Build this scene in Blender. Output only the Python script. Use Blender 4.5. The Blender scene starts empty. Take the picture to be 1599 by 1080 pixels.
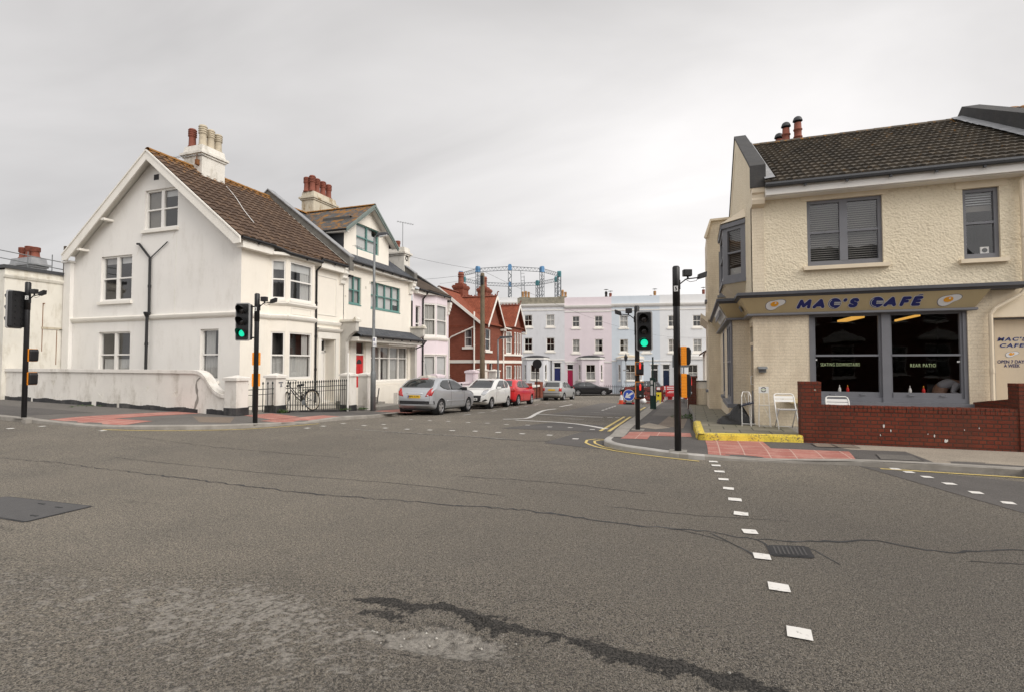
import bpy, bmesh, math, random
from mathutils import Vector, Matrix
from mathutils.bvhtree import BVHTree
R = math.radians
rnd = random.Random(7)
sc = bpy.context.scene
C = sc.collection

# ---------------------------------------------------------------- camera
cd = bpy.data.cameras.new('camera')
cam = bpy.data.objects.new('camera', cd)
C.objects.link(cam)
cd.sensor_fit = 'HORIZONTAL'
cd.sensor_width = 36.0
cd.lens = 815.0 / 1599.0 * 36.0
cd.clip_start = 0.1
cd.clip_end = 1500
PITCH = math.atan(29.0 / 815.0)
cam.location = (0, 0, 1.6)
cam.rotation_euler = (R(90) + PITCH, 0, R(19.3))
sc.camera = cam
sc.view_settings.view_transform = 'Standard'
sc.view_settings.look = 'None'
sc.view_settings.gamma = 1.0
sc.view_settings.exposure = 0.52
sc.cycles.max_bounces = 6
sc.cycles.transparent_max_bounces = 12

# ---------------------------------------------------------------- sky
SUN = Vector((0.80, -0.28, 0.60)).normalized()
world = bpy.data.worlds.new('World')
sc.world = world
world.use_nodes = True
nt = world.node_tree
nt.nodes.clear()
def wn(t, **k):
    n = nt.nodes.new(t)
    for a, b in k.items(): setattr(n, a, b)
    return n
def wl(a, b): nt.links.new(a, b)
tc = wn('ShaderNodeTexCoord')
sky = wn('ShaderNodeTexSky', sky_type='NISHITA', sun_disc=False)
sky.sun_elevation = math.asin(SUN.z)
sky.sun_rotation = math.atan2(SUN.x, SUN.y)
bgs = wn('ShaderNodeBackground'); bgs.inputs['Strength'].default_value = 0.05
wl(sky.outputs[0], bgs.inputs[0])
# a closed layer of cloud: noise laid over a flat ceiling, brighter where the cloud is thin
sep = wn('ShaderNodeSeparateXYZ'); wl(tc.outputs['Generated'], sep.inputs[0])
zc = wn('ShaderNodeMath', operation='MAXIMUM'); wl(sep.outputs[2], zc.inputs[0]); zc.inputs[1].default_value = 0.0
za = wn('ShaderNodeMath', operation='ADD'); wl(zc.outputs[0], za.inputs[0]); za.inputs[1].default_value = 0.22
dv = wn('ShaderNodeVectorMath', operation='DIVIDE'); wl(tc.outputs['Generated'], dv.inputs[0])
cmb = wn('ShaderNodeCombineXYZ')
for i in range(3): wl(za.outputs[0], cmb.inputs[i])
wl(cmb.outputs[0], dv.inputs[1])
mp = wn('ShaderNodeMapping'); mp.inputs['Scale'].default_value = (0.75, 1.5, 0.4); mp.inputs['Location'].default_value = (1.7, 0.4, 0.0)
wl(dv.outputs[0], mp.inputs[0])
n1 = wn('ShaderNodeTexNoise'); n1.inputs['Scale'].default_value = 1.1; n1.inputs['Detail'].default_value = 5; n1.inputs['Roughness'].default_value = 0.5
n1.inputs['Distortion'].default_value = 0.5
wl(mp.outputs[0], n1.inputs['Vector'])
def lobe(d, power, gain):
    v = wn('ShaderNodeVectorMath', operation='DOT_PRODUCT'); wl(tc.outputs['Generated'], v.inputs[0]); v.inputs[1].default_value = Vector(d).normalized()
    m = wn('ShaderNodeMath', operation='MAXIMUM'); wl(v.outputs['Value'], m.inputs[0]); m.inputs[1].default_value = 0.0
    p = wn('ShaderNodeMath', operation='POWER'); wl(m.outputs[0], p.inputs[0]); p.inputs[1].default_value = power
    g = wn('ShaderNodeMath', operation='MULTIPLY'); wl(p.outputs[0], g.inputs[0]); g.inputs[1].default_value = gain
    return g.outputs[0]
def add(a, b):
    n = wn('ShaderNodeMath', operation='ADD'); wl(a, n.inputs[0])
    if isinstance(b, float): n.inputs[1].default_value = b
    else: wl(b, n.inputs[1])
    return n.outputs[0]
cr = wn('ShaderNodeMapRange'); wl(n1.outputs['Fac'], cr.inputs[0])
cr.inputs[1].default_value = 0.3; cr.inputs[2].default_value = 0.72; cr.inputs[3].default_value = -0.075; cr.inputs[4].default_value = 0.105
val = add(add(add(cr.outputs[0], 0.485), lobe((0.06, 0.97, 0.20), 16, 0.25)), add(lobe(SUN, 2.0, 0.75), lobe((-0.6, -0.65, 0.45), 2.0, 0.26)))  # last lobe: unseen fill glow added to brighten the cafe's street side
cc = wn('ShaderNodeCombineColor')
for i, k in enumerate((1.0, 0.975, 0.965)):
    m = wn('ShaderNodeMath', operation='MULTIPLY'); wl(val, m.inputs[0]); m.inputs[1].default_value = k
    wl(m.outputs[0], cc.inputs[i])
bgc = wn('ShaderNodeBackground'); bgc.inputs['Strength'].default_value = 1.0
wl(cc.outputs[0], bgc.inputs[0])
mx = wn('ShaderNodeMixShader'); mx.inputs[0].default_value = 0.94
wl(bgs.outputs[0], mx.inputs[1]); wl(bgc.outputs[0], mx.inputs[2])
wo = wn('ShaderNodeOutputWorld'); wl(mx.outputs[0], wo.inputs[0])

# ---------------------------------------------------------------- sun behind the cloud
sd = bpy.data.lights.new('sun', 'SUN')
sd.energy = 1.5; sd.angle = R(35); sd.color = (1.0, 0.94, 0.86)
so = bpy.data.objects.new('sun', sd); C.objects.link(so)
so.rotation_euler = SUN.to_track_quat('Z', 'Y').to_euler()

# ================================================================= helpers
def gz(X, Y):
    """height of the road: the side street falls away, the main road climbs to the left"""
    Y = min(Y, 64.0)
    k = 1.2; t = (Y - 10.6) / k
    sp = k * (math.log1p(math.exp(t)) if t < 30 else t)
    z = -.0345 * sp
    w_ = max(0, min(1, (Y - 13) / 4)); z -= (.02 + .035 * max(0, min(2.6, -X - 8))) * w_ * w_ * (3 - 2 * w_)      # camber towards the left kerb
    u = -9 - X
    if u > 0: z += .022 * min(u, 40) * max(0, min(1, (24 - Y) / 10))
    return z
PV = 0.10
def pz(X, Y): return gz(X, Y) + PV

MATS = {}
class NB:
    """small node-tree writer"""
    def __init__(s, name):
        s.m = bpy.data.materials.new(name); s.m.use_nodes = True
        s.t = s.m.node_tree; s.t.nodes.clear()
        s.o = s.t.nodes.new('ShaderNodeOutputMaterial')
        s.b = s.t.nodes.new('ShaderNodeBsdfPrincipled')
        s.t.links.new(s.b.outputs[0], s.o.inputs[0])
        s.tc = s.t.nodes.new('ShaderNodeTexCoord')
        MATS[name] = s.m
    def n(s, t, ins=None, **k):
        x = s.t.nodes.new(t)
        for a, b in k.items(): setattr(x, a, b)
        for a, b in (ins or {}).items():
            if hasattr(b, 'is_output'): s.t.links.new(b, x.inputs[a])
            else: x.inputs[a].default_value = b
        return x
    def set(s, **k):
        for a, b in k.items():
            i = s.b.inputs[a.replace('_', ' ')]
            if hasattr(b, 'is_output'): s.t.links.new(b, i)
            else: i.default_value = b
    def noise(s, scale, detail=3, rough=.55, vec=None, sx=(1, 1, 1)):
        v = vec or s.tc.outputs['Object']
        if sx != (1, 1, 1): v = s.n('ShaderNodeMapping', {0: v, 'Scale': sx}).outputs[0]
        return s.n('ShaderNodeTexNoise', {'Vector': v, 'Scale': scale, 'Detail': detail, 'Roughness': rough}).outputs['Fac']
    def ramp(s, f, a, b, lo=0., hi=1.):
        return s.n('ShaderNodeMapRange', {0: f, 1: a, 2: b, 3: lo, 4: hi}).outputs[0]
    def mix(s, f, a, b, mode='MIX'):
        x = s.n('ShaderNodeMix', data_type='RGBA', blend_type=mode)
        for i, v in ((0, f), (6, a), (7, b)):
            if hasattr(v, 'is_output'): s.t.links.new(v, x.inputs[i])
            else: x.inputs[i].default_value = v if i == 0 else (*v[:3], 1)
        return x.outputs[2]
    def math(s, op, a, b):
        return s.n('ShaderNodeMath', {0: a, 1: b}, operation=op).outputs[0]
    def bump(s, h, strength=.5, dist=.01, nrm=None):
        d = {'Height': h, 'Strength': strength, 'Distance': dist}
        if nrm is not None: d['Normal'] = nrm
        return s.n('ShaderNodeBump', d).outputs[0]
def sc_(c, k): return tuple(min(1, x * k) for x in c)

def plain(name, col, rough=.55, var=.08, vs=2.5, bump=0., bs=60, metal=0., spec=.4, dirt=None, dirtamt=.5, streak=False, coat=0.):
    b = NB(name)
    f = b.noise(vs, 4)
    c = b.mix(b.ramp(f, .3, .7), sc_(col, 1 - var), sc_(col, 1 + var * .6))
    if dirt:
        g = b.noise(1.7, 6, .68, sx=(1.6, 1.6, .55) if streak else (1, 1, 1))
        g2 = b.noise(9, 4, .7)
        h = b.math('MULTIPLY', b.ramp(g, .50, .78), b.ramp(g2, .3, .7, .25, 1.))
        c = b.mix(b.math('MULTIPLY', h, dirtamt), c, dirt)
    b.set(Base_Color=c, Roughness=rough, Metallic=metal)
    b.set(**{'Specular_IOR_Level': spec})
    if coat: b.set(Coat_Weight=coat, Coat_Roughness=.04)
    if bump: b.set(Normal=b.bump(b.noise(bs, 4), bump, .02))
    return b.m
def glow(name, col, s):
    b = NB(name); b.set(Base_Color=(*sc_(col, .3), 1), Emission_Color=(*col, 1), Emission_Strength=s, Roughness=.3)
def brick(name, c1, c2, mort, bw=.225, bh=.075, ms=.012, var=.25, bump=.6, squash=.5, sf=2, dirt=None, mortamt=1., rough=.85, off=.5):
    b = NB(name)
    t = b.n('ShaderNodeTexBrick', {'Vector': b.tc.outputs['UV'], 'Color1': (*c1, 1), 'Color2': (*c2, 1), 'Mortar': (*mort, 1), 'Scale': 1.0, 'Mortar Size': ms,
                                   'Mortar Smooth': .3, 'Bias': 0., 'Brick Width': bw, 'Row Height': bh})
    t.squash = squash; t.squash_frequency = sf; t.offset = off
    c = b.mix(b.ramp(b.noise(3, 5), .25, .75), sc_((1, 1, 1), 1 - var), (1, 1, 1))
    col = b.mix(1.0, t.outputs['Color'], c, 'MULTIPLY')
    g = b.ramp(b.noise(45, 3), .3, .75, .82, 1.08)
    col = b.mix(1.0, col, b.n('ShaderNodeCombineColor', {0: g, 1: g, 2: g}).outputs[0], 'MULTIPLY')
    if dirt:
        col = b.mix(b.math('MULTIPLY', b.ramp(b.noise(1.3, 5, .65, sx=(1.5, 1.5, .5)), .45, .75), .6), col, dirt)
    h = b.math('SUBTRACT', b.math('MULTIPLY', b.noise(55, 4), .25), t.outputs['Fac'])
    b.set(Base_Color=col, Roughness=rough, Normal=b.bump(h, bump, .012)); b.set(**{'Specular_IOR_Level': .2})
    return b.m

# ---- materials
def build_materials():
    # road
    b = NB('asphalt')
    P = b.n('ShaderNodeNewGeometry').outputs['Position']
    big = b.noise(.16, 5, .6, P); med = b.noise(.9, 5, .65, P); fine = b.noise(26, 3, .7, P)
    vo = b.n('ShaderNodeTexVoronoi', {'Vector': P, 'Scale': 125.}).outputs
    vo2 = b.n('ShaderNodeTexVoronoi', {'Vector': P, 'Scale': 48.}).outputs
    c = b.mix(b.ramp(big, .35, .65), (.225, .199, .162), (.325, .289, .234))
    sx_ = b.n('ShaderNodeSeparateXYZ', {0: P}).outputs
    c = b.mix(b.math('MULTIPLY', b.ramp(sx_[0], -3.5, 1.5), b.ramp(sx_[1], 9.5, 6.)), c, b.mix(.66, c, (.088, .079, .067)))  # lens vignette put into the colour: nearer asphalt darkens to the right
    c = b.mix(b.ramp(med, .42, .75, 0, .5), c, (.145, .133, .117))
    gs = b.n('ShaderNodeSeparateColor', {0: vo['Color']}).outputs[0]
    c = b.mix(1.0, c, b.mix(gs, (.62, .62, .62), (1.36, 1.34, 1.30)), 'MULTIPLY')
    c = b.mix(b.ramp(fine, .36, .6, .42, 0.), c, (.055, .051, .047))
    gs2 = b.n('ShaderNodeSeparateColor', {0: vo2['Color']}).outputs[1]
    c = b.mix(b.ramp(gs2, .95, .98, 0, .4), c, (.27, .25, .22))
    a = b.n('ShaderNodeAttribute', attribute_name='a').outputs['Fac']
    pit = b.noise(75, 2, .6, P); grit = b.noise(150, 2, .6, P)
    near = b.ramp(a, .0, .35)
    c = b.mix(b.math('MULTIPLY', b.ramp(pit, .48, .40), .85), c, (.035, .032, .029))
    c = b.mix(b.math('MULTIPLY', b.ramp(grit, .56, .64), .7), c, (.36, .33, .29))
    c = b.mix(b.math('MULTIPLY', b.math('MULTIPLY', b.ramp(b.noise(42, 3, .6, P), .52, .42), near), .85), c, (.045, .041, .036))
    rag = b.math('ADD', b.math('ADD', a, b.math('MULTIPLY', b.math('SUBTRACT', b.noise(5.5, 6, .72, P), .5), .9)), b.math('MULTIPLY', b.math('SUBTRACT', b.noise(38, 4, .7, P), .5), 1.1))
    amt_d = b.math('MULTIPLY', b.ramp(rag, -.30, -.55), b.ramp(a, -.04, -.25))
    c = b.mix(b.math('MULTIPLY', amt_d, .92), c, b.mix(b.ramp(pit, .45, .62), (.014, .013, .012), (.075, .069, .062)))
    amt_l = b.math('MULTIPLY', b.ramp(rag, .30, .75), b.ramp(a, .04, .4))
    c = b.mix(b.math('MULTIPLY', amt_l, b.ramp(fine, .3, .62, .25, .85)), c, (.37, .345, .305))
    h = b.math('ADD', b.math('ADD', b.math('MULTIPLY', vo['Distance'], -1.3), b.math('MULTIPLY', fine, 1.3)), b.math('MULTIPLY', pit, 1.6))
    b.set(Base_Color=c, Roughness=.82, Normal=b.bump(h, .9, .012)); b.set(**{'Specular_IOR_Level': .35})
    for nm, col, sp in (('tarmac_dark', (.085, .078, .073), .5), ('tarmac_grey', (.125, .115, .104), .5), ('tarmac_brown', (.19, .15, .115), .4), ('tarmac_pale', (.29, .25, .20), .45)):
        b = NB(nm); P = b.n('ShaderNodeNewGeometry').outputs['Position']
        vo = b.n('ShaderNodeTexVoronoi', {'Vector': P, 'Scale': 110.}).outputs
        c = b.mix(b.ramp(b.noise(.8, 5, .65, P), .3, .7), sc_(col, .82), sc_(col, 1.15))
        g = b.n('ShaderNodeSeparateColor', {0: vo['Color']}).outputs[0]
        c = b.mix(1.0, c, b.mix(g, (.7, .7, .7), (1.25, 1.25, 1.25)), 'MULTIPLY')
        b.set(Base_Color=c, Roughness=.85, Normal=b.bump(b.noise(120, 3, .7, P), .5, .006))
    # worn paint
    for nm, col in (('white_paint', (.72, .70, .66)), ('yellow_paint', (.68, .52, .17))):
        b = NB(nm); P = b.n('ShaderNodeNewGeometry').outputs['Position']
        w = b.ramp(b.noise(16, 6, .75, P), .54, .66)
        w = b.math('MULTIPLY', w, b.ramp(b.noise(1.6, 3, .6, P), .3, .7, .35, 1.))
        c = b.mix(w, b.mix(b.noise(3, 3, .6, P), sc_(col, .85), col), (.12, .11, .10))
        b.set(Base_Color=c, Roughness=.7, Normal=b.bump(b.noise(90, 3, .7, P), .4, .004))
    b = NB('faded_paint'); P = b.n('ShaderNodeNewGeometry').outputs['Position']
    w = b.ramp(b.noise(9, 6, .75, P), .40, .58)
    b.set(Base_Color=b.mix(w, (.5, .48, .45), (.10, .095, .09)), Roughness=.8)
    # yellow kerb paint with chipped edges
    b = NB('yellow_kerb_paint'); P = b.n('ShaderNodeNewGeometry').outputs['Position']
    w = b.ramp(b.noise(30, 6, .75, P), .50, .58); w2 = b.ramp(b.noise(3.0, 4, .6, P), .36, .58, .1, 1)
    b.set(Base_Color=b.mix(b.math('MULTIPLY', w, w2), (.70, .53, .055), (.16, .12, .07)), Roughness=.6, Normal=b.bump(b.noise(40, 4, .6, P), .4, .01))
    # blister paving
    b = NB('blister_paving'); P = b.n('ShaderNodeNewGeometry').outputs['Position']
    t = b.n('ShaderNodeTexBrick', {'Vector': b.tc.outputs['UV'], 'Color1': (.37, .135, .105, 1), 'Color2': (.31, .105, .083, 1), 'Mortar': (.46, .31, .26, 1), 'Scale': 1., 'Mortar Size': .012, 'Mortar Smooth': .2, 'Brick Width': .4, 'Row Height': .4})
    t.offset = 0.
    sep = b.n('ShaderNodeSeparateXYZ', {0: b.tc.outputs['UV']})
    k = 2 * math.pi / .0667
    dots = b.math('MULTIPLY', b.n('ShaderNodeMath', {0: b.math('MULTIPLY', sep.outputs[0], k)}, operation='COSINE').outputs[0], b.n('ShaderNodeMath', {0: b.math('MULTIPLY', sep.outputs[1], k)}, operation='COSINE').outputs[0])
    c = b.mix(b.math('MULTIPLY', b.ramp(dots, -.2, .6), .32), t.outputs['Color'], (.46, .215, .175))
    c = b.mix(b.ramp(b.noise(1.8, 6, .7, P), .48, .72, 0, .6), c, (.56, .34, .28))
    c = b.mix(b.ramp(b.noise(5, 5, .7, P), .55, .75, 0, .5), c, (.2, .10, .08))
    b.set(Base_Color=c, Roughness=.8, Normal=b.bump(b.ramp(dots, .0, .6), .8, .006))
    # paving slabs with moss
    b = NB('paving_slabs'); P = b.n('ShaderNodeNewGeometry').outputs['Position']
    t = b.n('ShaderNodeTexBrick', {'Vector': b.tc.outputs['UV'], 'Color1': (.225, .20, .148, 1), 'Color2': (.165, .15, .112, 1), 'Mortar': (.045, .045, .025, 1), 'Scale': 1., 'Mortar Size': .016, 'Mortar Smooth': .3, 'Brick Width': .6, 'Row Height': .6})
    c = b.mix(b.ramp(b.noise(1.4, 6, .7, P), .45, .68, 0, .5), t.outputs['Color'], (.10, .105, .05))
    c = b.mix(b.ramp(b.noise(30, 4, .7, P), .4, .8, 0, .35), c, (.17, .16, .135))
    b.set(Base_Color=c, Roughness=.85, Normal=b.bump(b.math('SUBTRACT', b.noise(40, 3, .6, P), t.outputs['Fac']), .5, .008))
    plain('kerb_stone', (.30, .28, .25), .8, .2, 4, .3, 70, dirt=(.12, .11, .095), dirtamt=.7)
    plain('kerb_pale', (.40, .385, .36), .8, .15, 4, .3, 70, dirt=(.16, .14, .12), dirtamt=.6)
    # walls
    plain('white_render', (.755, .735, .70), .8, .035, .8, .10, 90, dirt=(.44, .41, .35), dirtamt=.42, streak=True, spec=.25)
    plain('cream_render', (.79, .745, .665), .8, .04, 1.2, .08, 90, dirt=(.50, .45, .36), dirtamt=.28, streak=True, spec=.25)
    plain('stained_render', (.68, .655, .59), .85, .07, 1.2, .15, 70, dirt=(.36, .31, .22), dirtamt=1.2, streak=True, spec=.2)
    plain('garden_wall_render', (.72, .69, .64), .85, .06, 1.6, .35, 35, dirt=(.33, .29, .23), dirtamt=1.15, streak=True, spec=.2)
    plain('white_trim', (.765, .735, .675), .55, .04, 2, dirt=(.42, .38, .30), dirtamt=.3, streak=True)
    plain('upvc', (.77, .75, .71), .35, .02, 2)
    plain('pink_render', (.74, .655, .69), .8, .03, 1.2, .08, 90, dirt=(.5, .45, .46), dirtamt=.2, streak=True)
    plain('grey_bracket', (.52, .50, .46), .85, .1, 3, .2, 60, dirt=(.3, .28, .25), dirtamt=.6, streak=True)
    plain('black_paint', (.018, .018, .020), .35, .2, 6)
    plain('black_plinth', (.028, .028, .030), .6, .3, 5, .3, 40, dirt=(.45, .42, .38), dirtamt=.35)
    plain('black_plastic', (.012, .012, .013), .42, .2, 6)
    plain('iron', (.020, .026, .024), .5, .25, 8, dirt=(.15, .09, .05), dirtamt=.3)
    plain('lead', (.26, .265, .275), .6, .15, 4, .2, 30, dirt=(.50, .50, .50), dirtamt=.8)
    plain('dark_lead', (.05, .052, .057), .6, .15, 4)
    plain('parapet_grey', (.145, .138, .125), .85, .2, 4, .3, 40, dirt=(.07, .065, .05), dirtamt=.7)
    plain('coping_dark', (.048, .047, .047), .8, .2, 5, .3, 40, dirt=(.10, .09, .07), dirtamt=.5)
    plain('teal_paint', (.115, .245, .225), .45, .08, 3)
    plain('sage_paint', (.155, .19, .175), .5, .08, 3)
    plain('red_door_paint', (.52, .022, .024), .35, .06, 3)
    plain('crimson_paint', (.36, .012, .062), .4, .06, 3)
    plain('navy_paint', (.020, .026, .105), .35, .06, 3)
    plain('dark_navy_paint', (.010, .018, .045), .35, .06, 3)
    plain('shop_grey', (.175, .178, .195), .5, .08, 3, dirt=(.1, .1, .1), dirtamt=.3)
    plain('shop_grey_dark', (.075, .078, .088), .55, .12, 3, dirt=(.16, .15, .14), dirtamt=.4)
    plain('fascia_khaki', (.43, .345, .20), .55, .05, 2, dirt=(.28, .21, .12), dirtamt=.4, streak=True)
    plain('cream_paint', (.76, .66, .50), .7, .05, 2, .05, 60, dirt=(.42, .34, .25), dirtamt=.35, streak=True)
    plain('cream_trim', (.72, .62, .47), .55, .05, 3, dirt=(.40, .33, .24), dirtamt=.4)
    plain('panel_cream', (.62, .52, .385), .6, .04, 2, dirt=(.36, .29, .2), dirtamt=.35, streak=True)
    plain('chimney_white', (.66, .635, .58), .85, .08, 3, .35, 30, dirt=(.22, .19, .13), dirtamt=1.1, streak=True)
    plain('chimney_stained', (.52, .47, .37), .85, .14, 3, .3, 30, dirt=(.20, .12, .035), dirtamt=2.2, streak=True)
    plain('terracotta', (.205, .062, .038), .75, .22, 5, .2, 40, dirt=(.13, .05, .03), dirtamt=.5)
    plain('buff_pot', (.46, .40, .30), .8, .15, 5, .2, 40, dirt=(.16, .14, .10), dirtamt=.75)
    plain('orange_pot', (.36, .20, .085), .8, .2, 8, dirt=(.06, .05, .04), dirtamt=.6)
    plain('oak_pole', (.145, .115, .075), .85, .2, 5, .4, 50, dirt=(.06, .05, .03), dirtamt=.6, streak=True)
    plain('galvanised', (.18, .19, .195), .5, .15, 8, metal=.3, dirt=(.16, .15, .14), dirtamt=.4)
    plain('steel_blue', (.085, .21, .38), .5, .12, 3)
    plain('steel_teal', (.045, .17, .19), .5, .12, 3)
    plain('steel_grey', (.13, .145, .16), .6, .2, 4)
    plain('aluminium', (.66, .66, .67), .28, .05, 4, metal=.55)
    plain('white_wire', (.70, .69, .66), .5, .05, 4)
    plain('tarpaulin', (.016, .016, .016), .5, .3, 4, .3, 8)
    plain('signal_board', (.33, .33, .33), .5, .06, 4)
    plain('signal_orange', (.85, .30, .022), .45, .06, 4)
    plain('dark_lens', (.022, .018, .018), .25, .2, 8, spec=.6)
    glow('green_light', (.01, .72, .40), .8)
    glow('red_man', (1.0, .05, .035), .7)
    glow('strip_lamp', (.95, .50, .10), .55)
    plain('label_white', (.72, .72, .70), .5)
    plain('navy_ink', (.016, .022, .125), .5, .05)
    plain('letter_silver', (.56, .57, .60), .5, .05)
    plain('pale_green_ink', (.50, .60, .33), .6, .05)
    plain('egg_white', (.68, .68, .68), .45, .03)
    plain('egg_yolk', (.74, .33, .025), .4, .05)
    plain('chip_white', (.62, .60, .57), .8)
    plain('loose_chipping', (.42, .40, .36), .8, .5, 30)
    plain('curtain_cloth', (.42, .41, .38), .9, .06, 3)
    plain('net_cloth', (.40, .40, .385), .9, .06, 3)
    plain('dark_cloth', (.30, .29, .28), .9, .1, 3)
    plain('blind_slats', (.17, .16, .14), .8, .1, 3)
    plain('blind_white', (.52, .53, .52), .8, .05, 3)
    plain('room_dark', (.085, .08, .075), .9, .2, 2)
    plain('room_black', (.022, .020, .019), .9, .2, 2)
    plain('tyre', (.016, .016, .017), .8, .15, 8)
    plain('alloy', (.50, .50, .51), .3, .05, 8, metal=.6)
    plain('car_silver', (.46, .475, .50), .32, .02, 3, metal=.45, coat=.6)
    plain('car_silver_old', (.42, .425, .42), .38, .03, 3, metal=.4, coat=.5)
    plain('car_white', (.78, .775, .75), .3, .01, 3, coat=.6)
    plain('car_red', (.62, .016, .022), .28, .02, 3, coat=.7)
    plain('car_black', (.013, .013, .015), .25, .05, 3, coat=.7)
    plain('car_blue', (.12, .17, .30), .3, .03, 3, metal=.3, coat=.6)
    plain('car_bright_blue', (.03, .10, .42), .3, .03, 3, metal=.2, coat=.6)
    plain('car_trim', (.022, .022, .024), .55, .1, 6)
    plain('lamp_red', (.42, .014, .014), .2, .05, 6, spec=.6, coat=.5)
    plain('lamp_clear', (.55, .56, .58), .15, .1, 20, metal=.3, coat=.6)
    plain('plate_yellow', (.74, .46, .03), .5, .03)
    plain('plate_white', (.74, .74, .72), .5, .03)
    plain('cone_orange', (.72, .09, .03), .5, .06)
    plain('barrier_red', (.44, .025, .03), .5, .08, 4)
    plain('barrier_maroon', (.20, .040, .032), .6, .12, 4)
    plain('sign_blue', (.035, .085, .46), .4, .04)
    plain('sign_white', (.74, .74, .74), .5, .04)
    plain('sign_yellow', (.72, .58, .04), .5, .06)
    plain('totem_green', (.012, .040, .034), .4, .1)
    plain('skin', (.40, .24, .17), .6, .05)
    plain('shirt', (.42, .42, .45), .8, .08, 6)
    plain('hair_dark', (.022, .016, .012), .7, .2, 12)
    plain('sauce_red', (.55, .018, .012), .3, .05)
    plain('table_top', (.12, .10, .09), .4, .1)
    plain('leaf_green', (.055, .095, .028), .7, .35, 6)
    plain('stem_dark', (.05, .035, .02), .8, .2, 8)
    plain('bark', (.09, .07, .05), .9, .2, 8)
    plain('rust', (.20, .085, .03), .85, .3, 12)
    plain('concrete', (.26, .245, .22), .85, .12, 3, .3, 50)
    plain('iron_cover', (.080, .078, .078), .55, .1, 8, .4, 60, metal=.2)
    plain('yard', (.20, .185, .165), .9, .2, 2, .3, 40)
    plain('terrace_white', (.655, .66, .665), .85, .03, 1.5, .05, 60, dirt=(.5, .5, .5), dirtamt=.3, streak=True)
    plain('terrace_blue_grey', (.59, .595, .615), .85, .03, 1.5, .05, 60, dirt=(.37, .38, .385), dirtamt=.55, streak=True)
    plain('terrace_pink', (.645, .575, .605), .85, .03, 1.5, .05, 60, dirt=(.5, .44, .46), dirtamt=.25, streak=True)
    plain('terrace_blue', (.53, .58, .63), .85, .03, 1.5, .05, 60, dirt=(.42, .47, .51), dirtamt=.25, streak=True)
    plain('terrace_trim', (.70, .685, .655), .7, .04, 2, dirt=(.42, .40, .34), dirtamt=.4, streak=True)
    plain('parapet_stained', (.245, .225, .175), .9, .3, 3, .3, 20, dirt=(.10, .09, .055), dirtamt=.8, streak=True)
    # brickwork
    brick('wall_brick', (.215, .050, .027), (.165, .038, .023), (.085, .045, .032), var=.3, ms=.010, dirt=(.10, .042, .028), bump=.8)
    brick('red_house_brick', (.275, .082, .05), (.22, .062, .038), (.22, .095, .065), squash=1., ms=.010, var=.2)
    brick('painted_brick', (.80, .70, .54), (.78, .68, .52), (.71, .61, .46), ms=.008, var=.06, bump=.4, squash=1., rough=.7, dirt=(.45, .37, .27))
    brick('opposite_brick', (.16, .05, .034), (.13, .04, .03), (.12, .07, .055), var=.2)
    brick('slate', (.115, .122, .135), (.085, .09, .102), (.035, .037, .042), bw=.30, bh=.20, ms=.010, squash=1., var=.3)
    # slate with heavy lichen
    m = brick('lichen_slate', (.135, .135, .135), (.10, .10, .10), (.05, .05, .048), bw=.30, bh=.18, ms=.010, squash=1., var=.3)
    t = m.node_tree; bs = next(n for n in t.nodes if n.type == 'BSDF_PRINCIPLED'); src = bs.inputs['Base Color'].links[0].from_socket
    def add_lichen(lo, hi, col, amt, scale=5.):
        nz = t.nodes.new('ShaderNodeTexNoise'); nz.inputs['Scale'].default_value = scale; nz.inputs['Detail'].default_value = 6; nz.inputs['Roughness'].default_value = .7
        tcn = next(n for n in t.nodes if n.type == 'TEX_COORD'); t.links.new(tcn.outputs['Object'], nz.inputs['Vector'])
        mr = t.nodes.new('ShaderNodeMapRange'); t.links.new(nz.outputs['Fac'], mr.inputs[0]); mr.inputs[1].default_value = lo; mr.inputs[2].default_value = hi; mr.inputs[4].default_value = amt
        mi = t.nodes.new('ShaderNodeMix'); mi.data_type = 'RGBA'; t.links.new(mr.outputs[0], mi.inputs[0]); t.links.new(src, mi.inputs[6]); mi.inputs[7].default_value = (*col, 1)
        return mi.outputs[2]
    src = add_lichen(.47, .60, (.30, .135, .022), .85, 3.2)
    t.links.new(src, bs.inputs['Base Color'])
    brick('red_tile', (.35, .105, .058), (.27, .078, .045), (.11, .03, .02), bw=.17, bh=.14, ms=.008, squash=1., var=.3)
    # pebbledash
    b = NB('pebbledash')
    v1 = b.n('ShaderNodeTexVoronoi', {'Vector': b.tc.outputs['Object'], 'Scale': 24.}, feature='SMOOTH_F1').outputs['Distance']
    hh = b.math('ADD', b.math('MULTIPLY', b.noise(15, 5, .6), 1.2), b.math('MULTIPLY', v1, .8))
    c = b.mix(b.ramp(b.noise(2, 5, .6), .3, .7), (.72, .635, .475), (.78, .69, .525))
    c = b.mix(b.ramp(hh, .62, .85, .30, 0), c, (.46, .36, .25))
    b.set(Base_Color=c, Roughness=.85, Normal=b.bump(hh, .62, .030))
    # tiles: 'a' is 0 at the eaves and 1 at the ridge, where the lichen is thickest
    for nm, c1, c2, li, lam in (('brown_tiles', (.070, .041, .026), (.118, .073, .046), (.27, .125, .025), .26), ('grey_tiles', (.052, .044, .034), (.110, .090, .066), (.34, .16, .02), .06), ('dark_tiles', (.060, .042, .030), (.10, .072, .05), (.12, .09, .03), .2)):
        b = NB(nm)
        t = b.n('ShaderNodeAttribute', attribute_name='tint').outputs['Fac']
        a = b.n('ShaderNodeAttribute', attribute_name='a').outputs['Fac']
        c = b.mix(t, c1, c2)
        g = b.ramp(b.noise(30, 4, .7), .3, .75, .75, 1.15)
        c = b.mix(1., c, b.n('ShaderNodeCombineColor', {0: g, 1: g, 2: g}).outputs[0], 'MULTIPLY')
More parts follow.
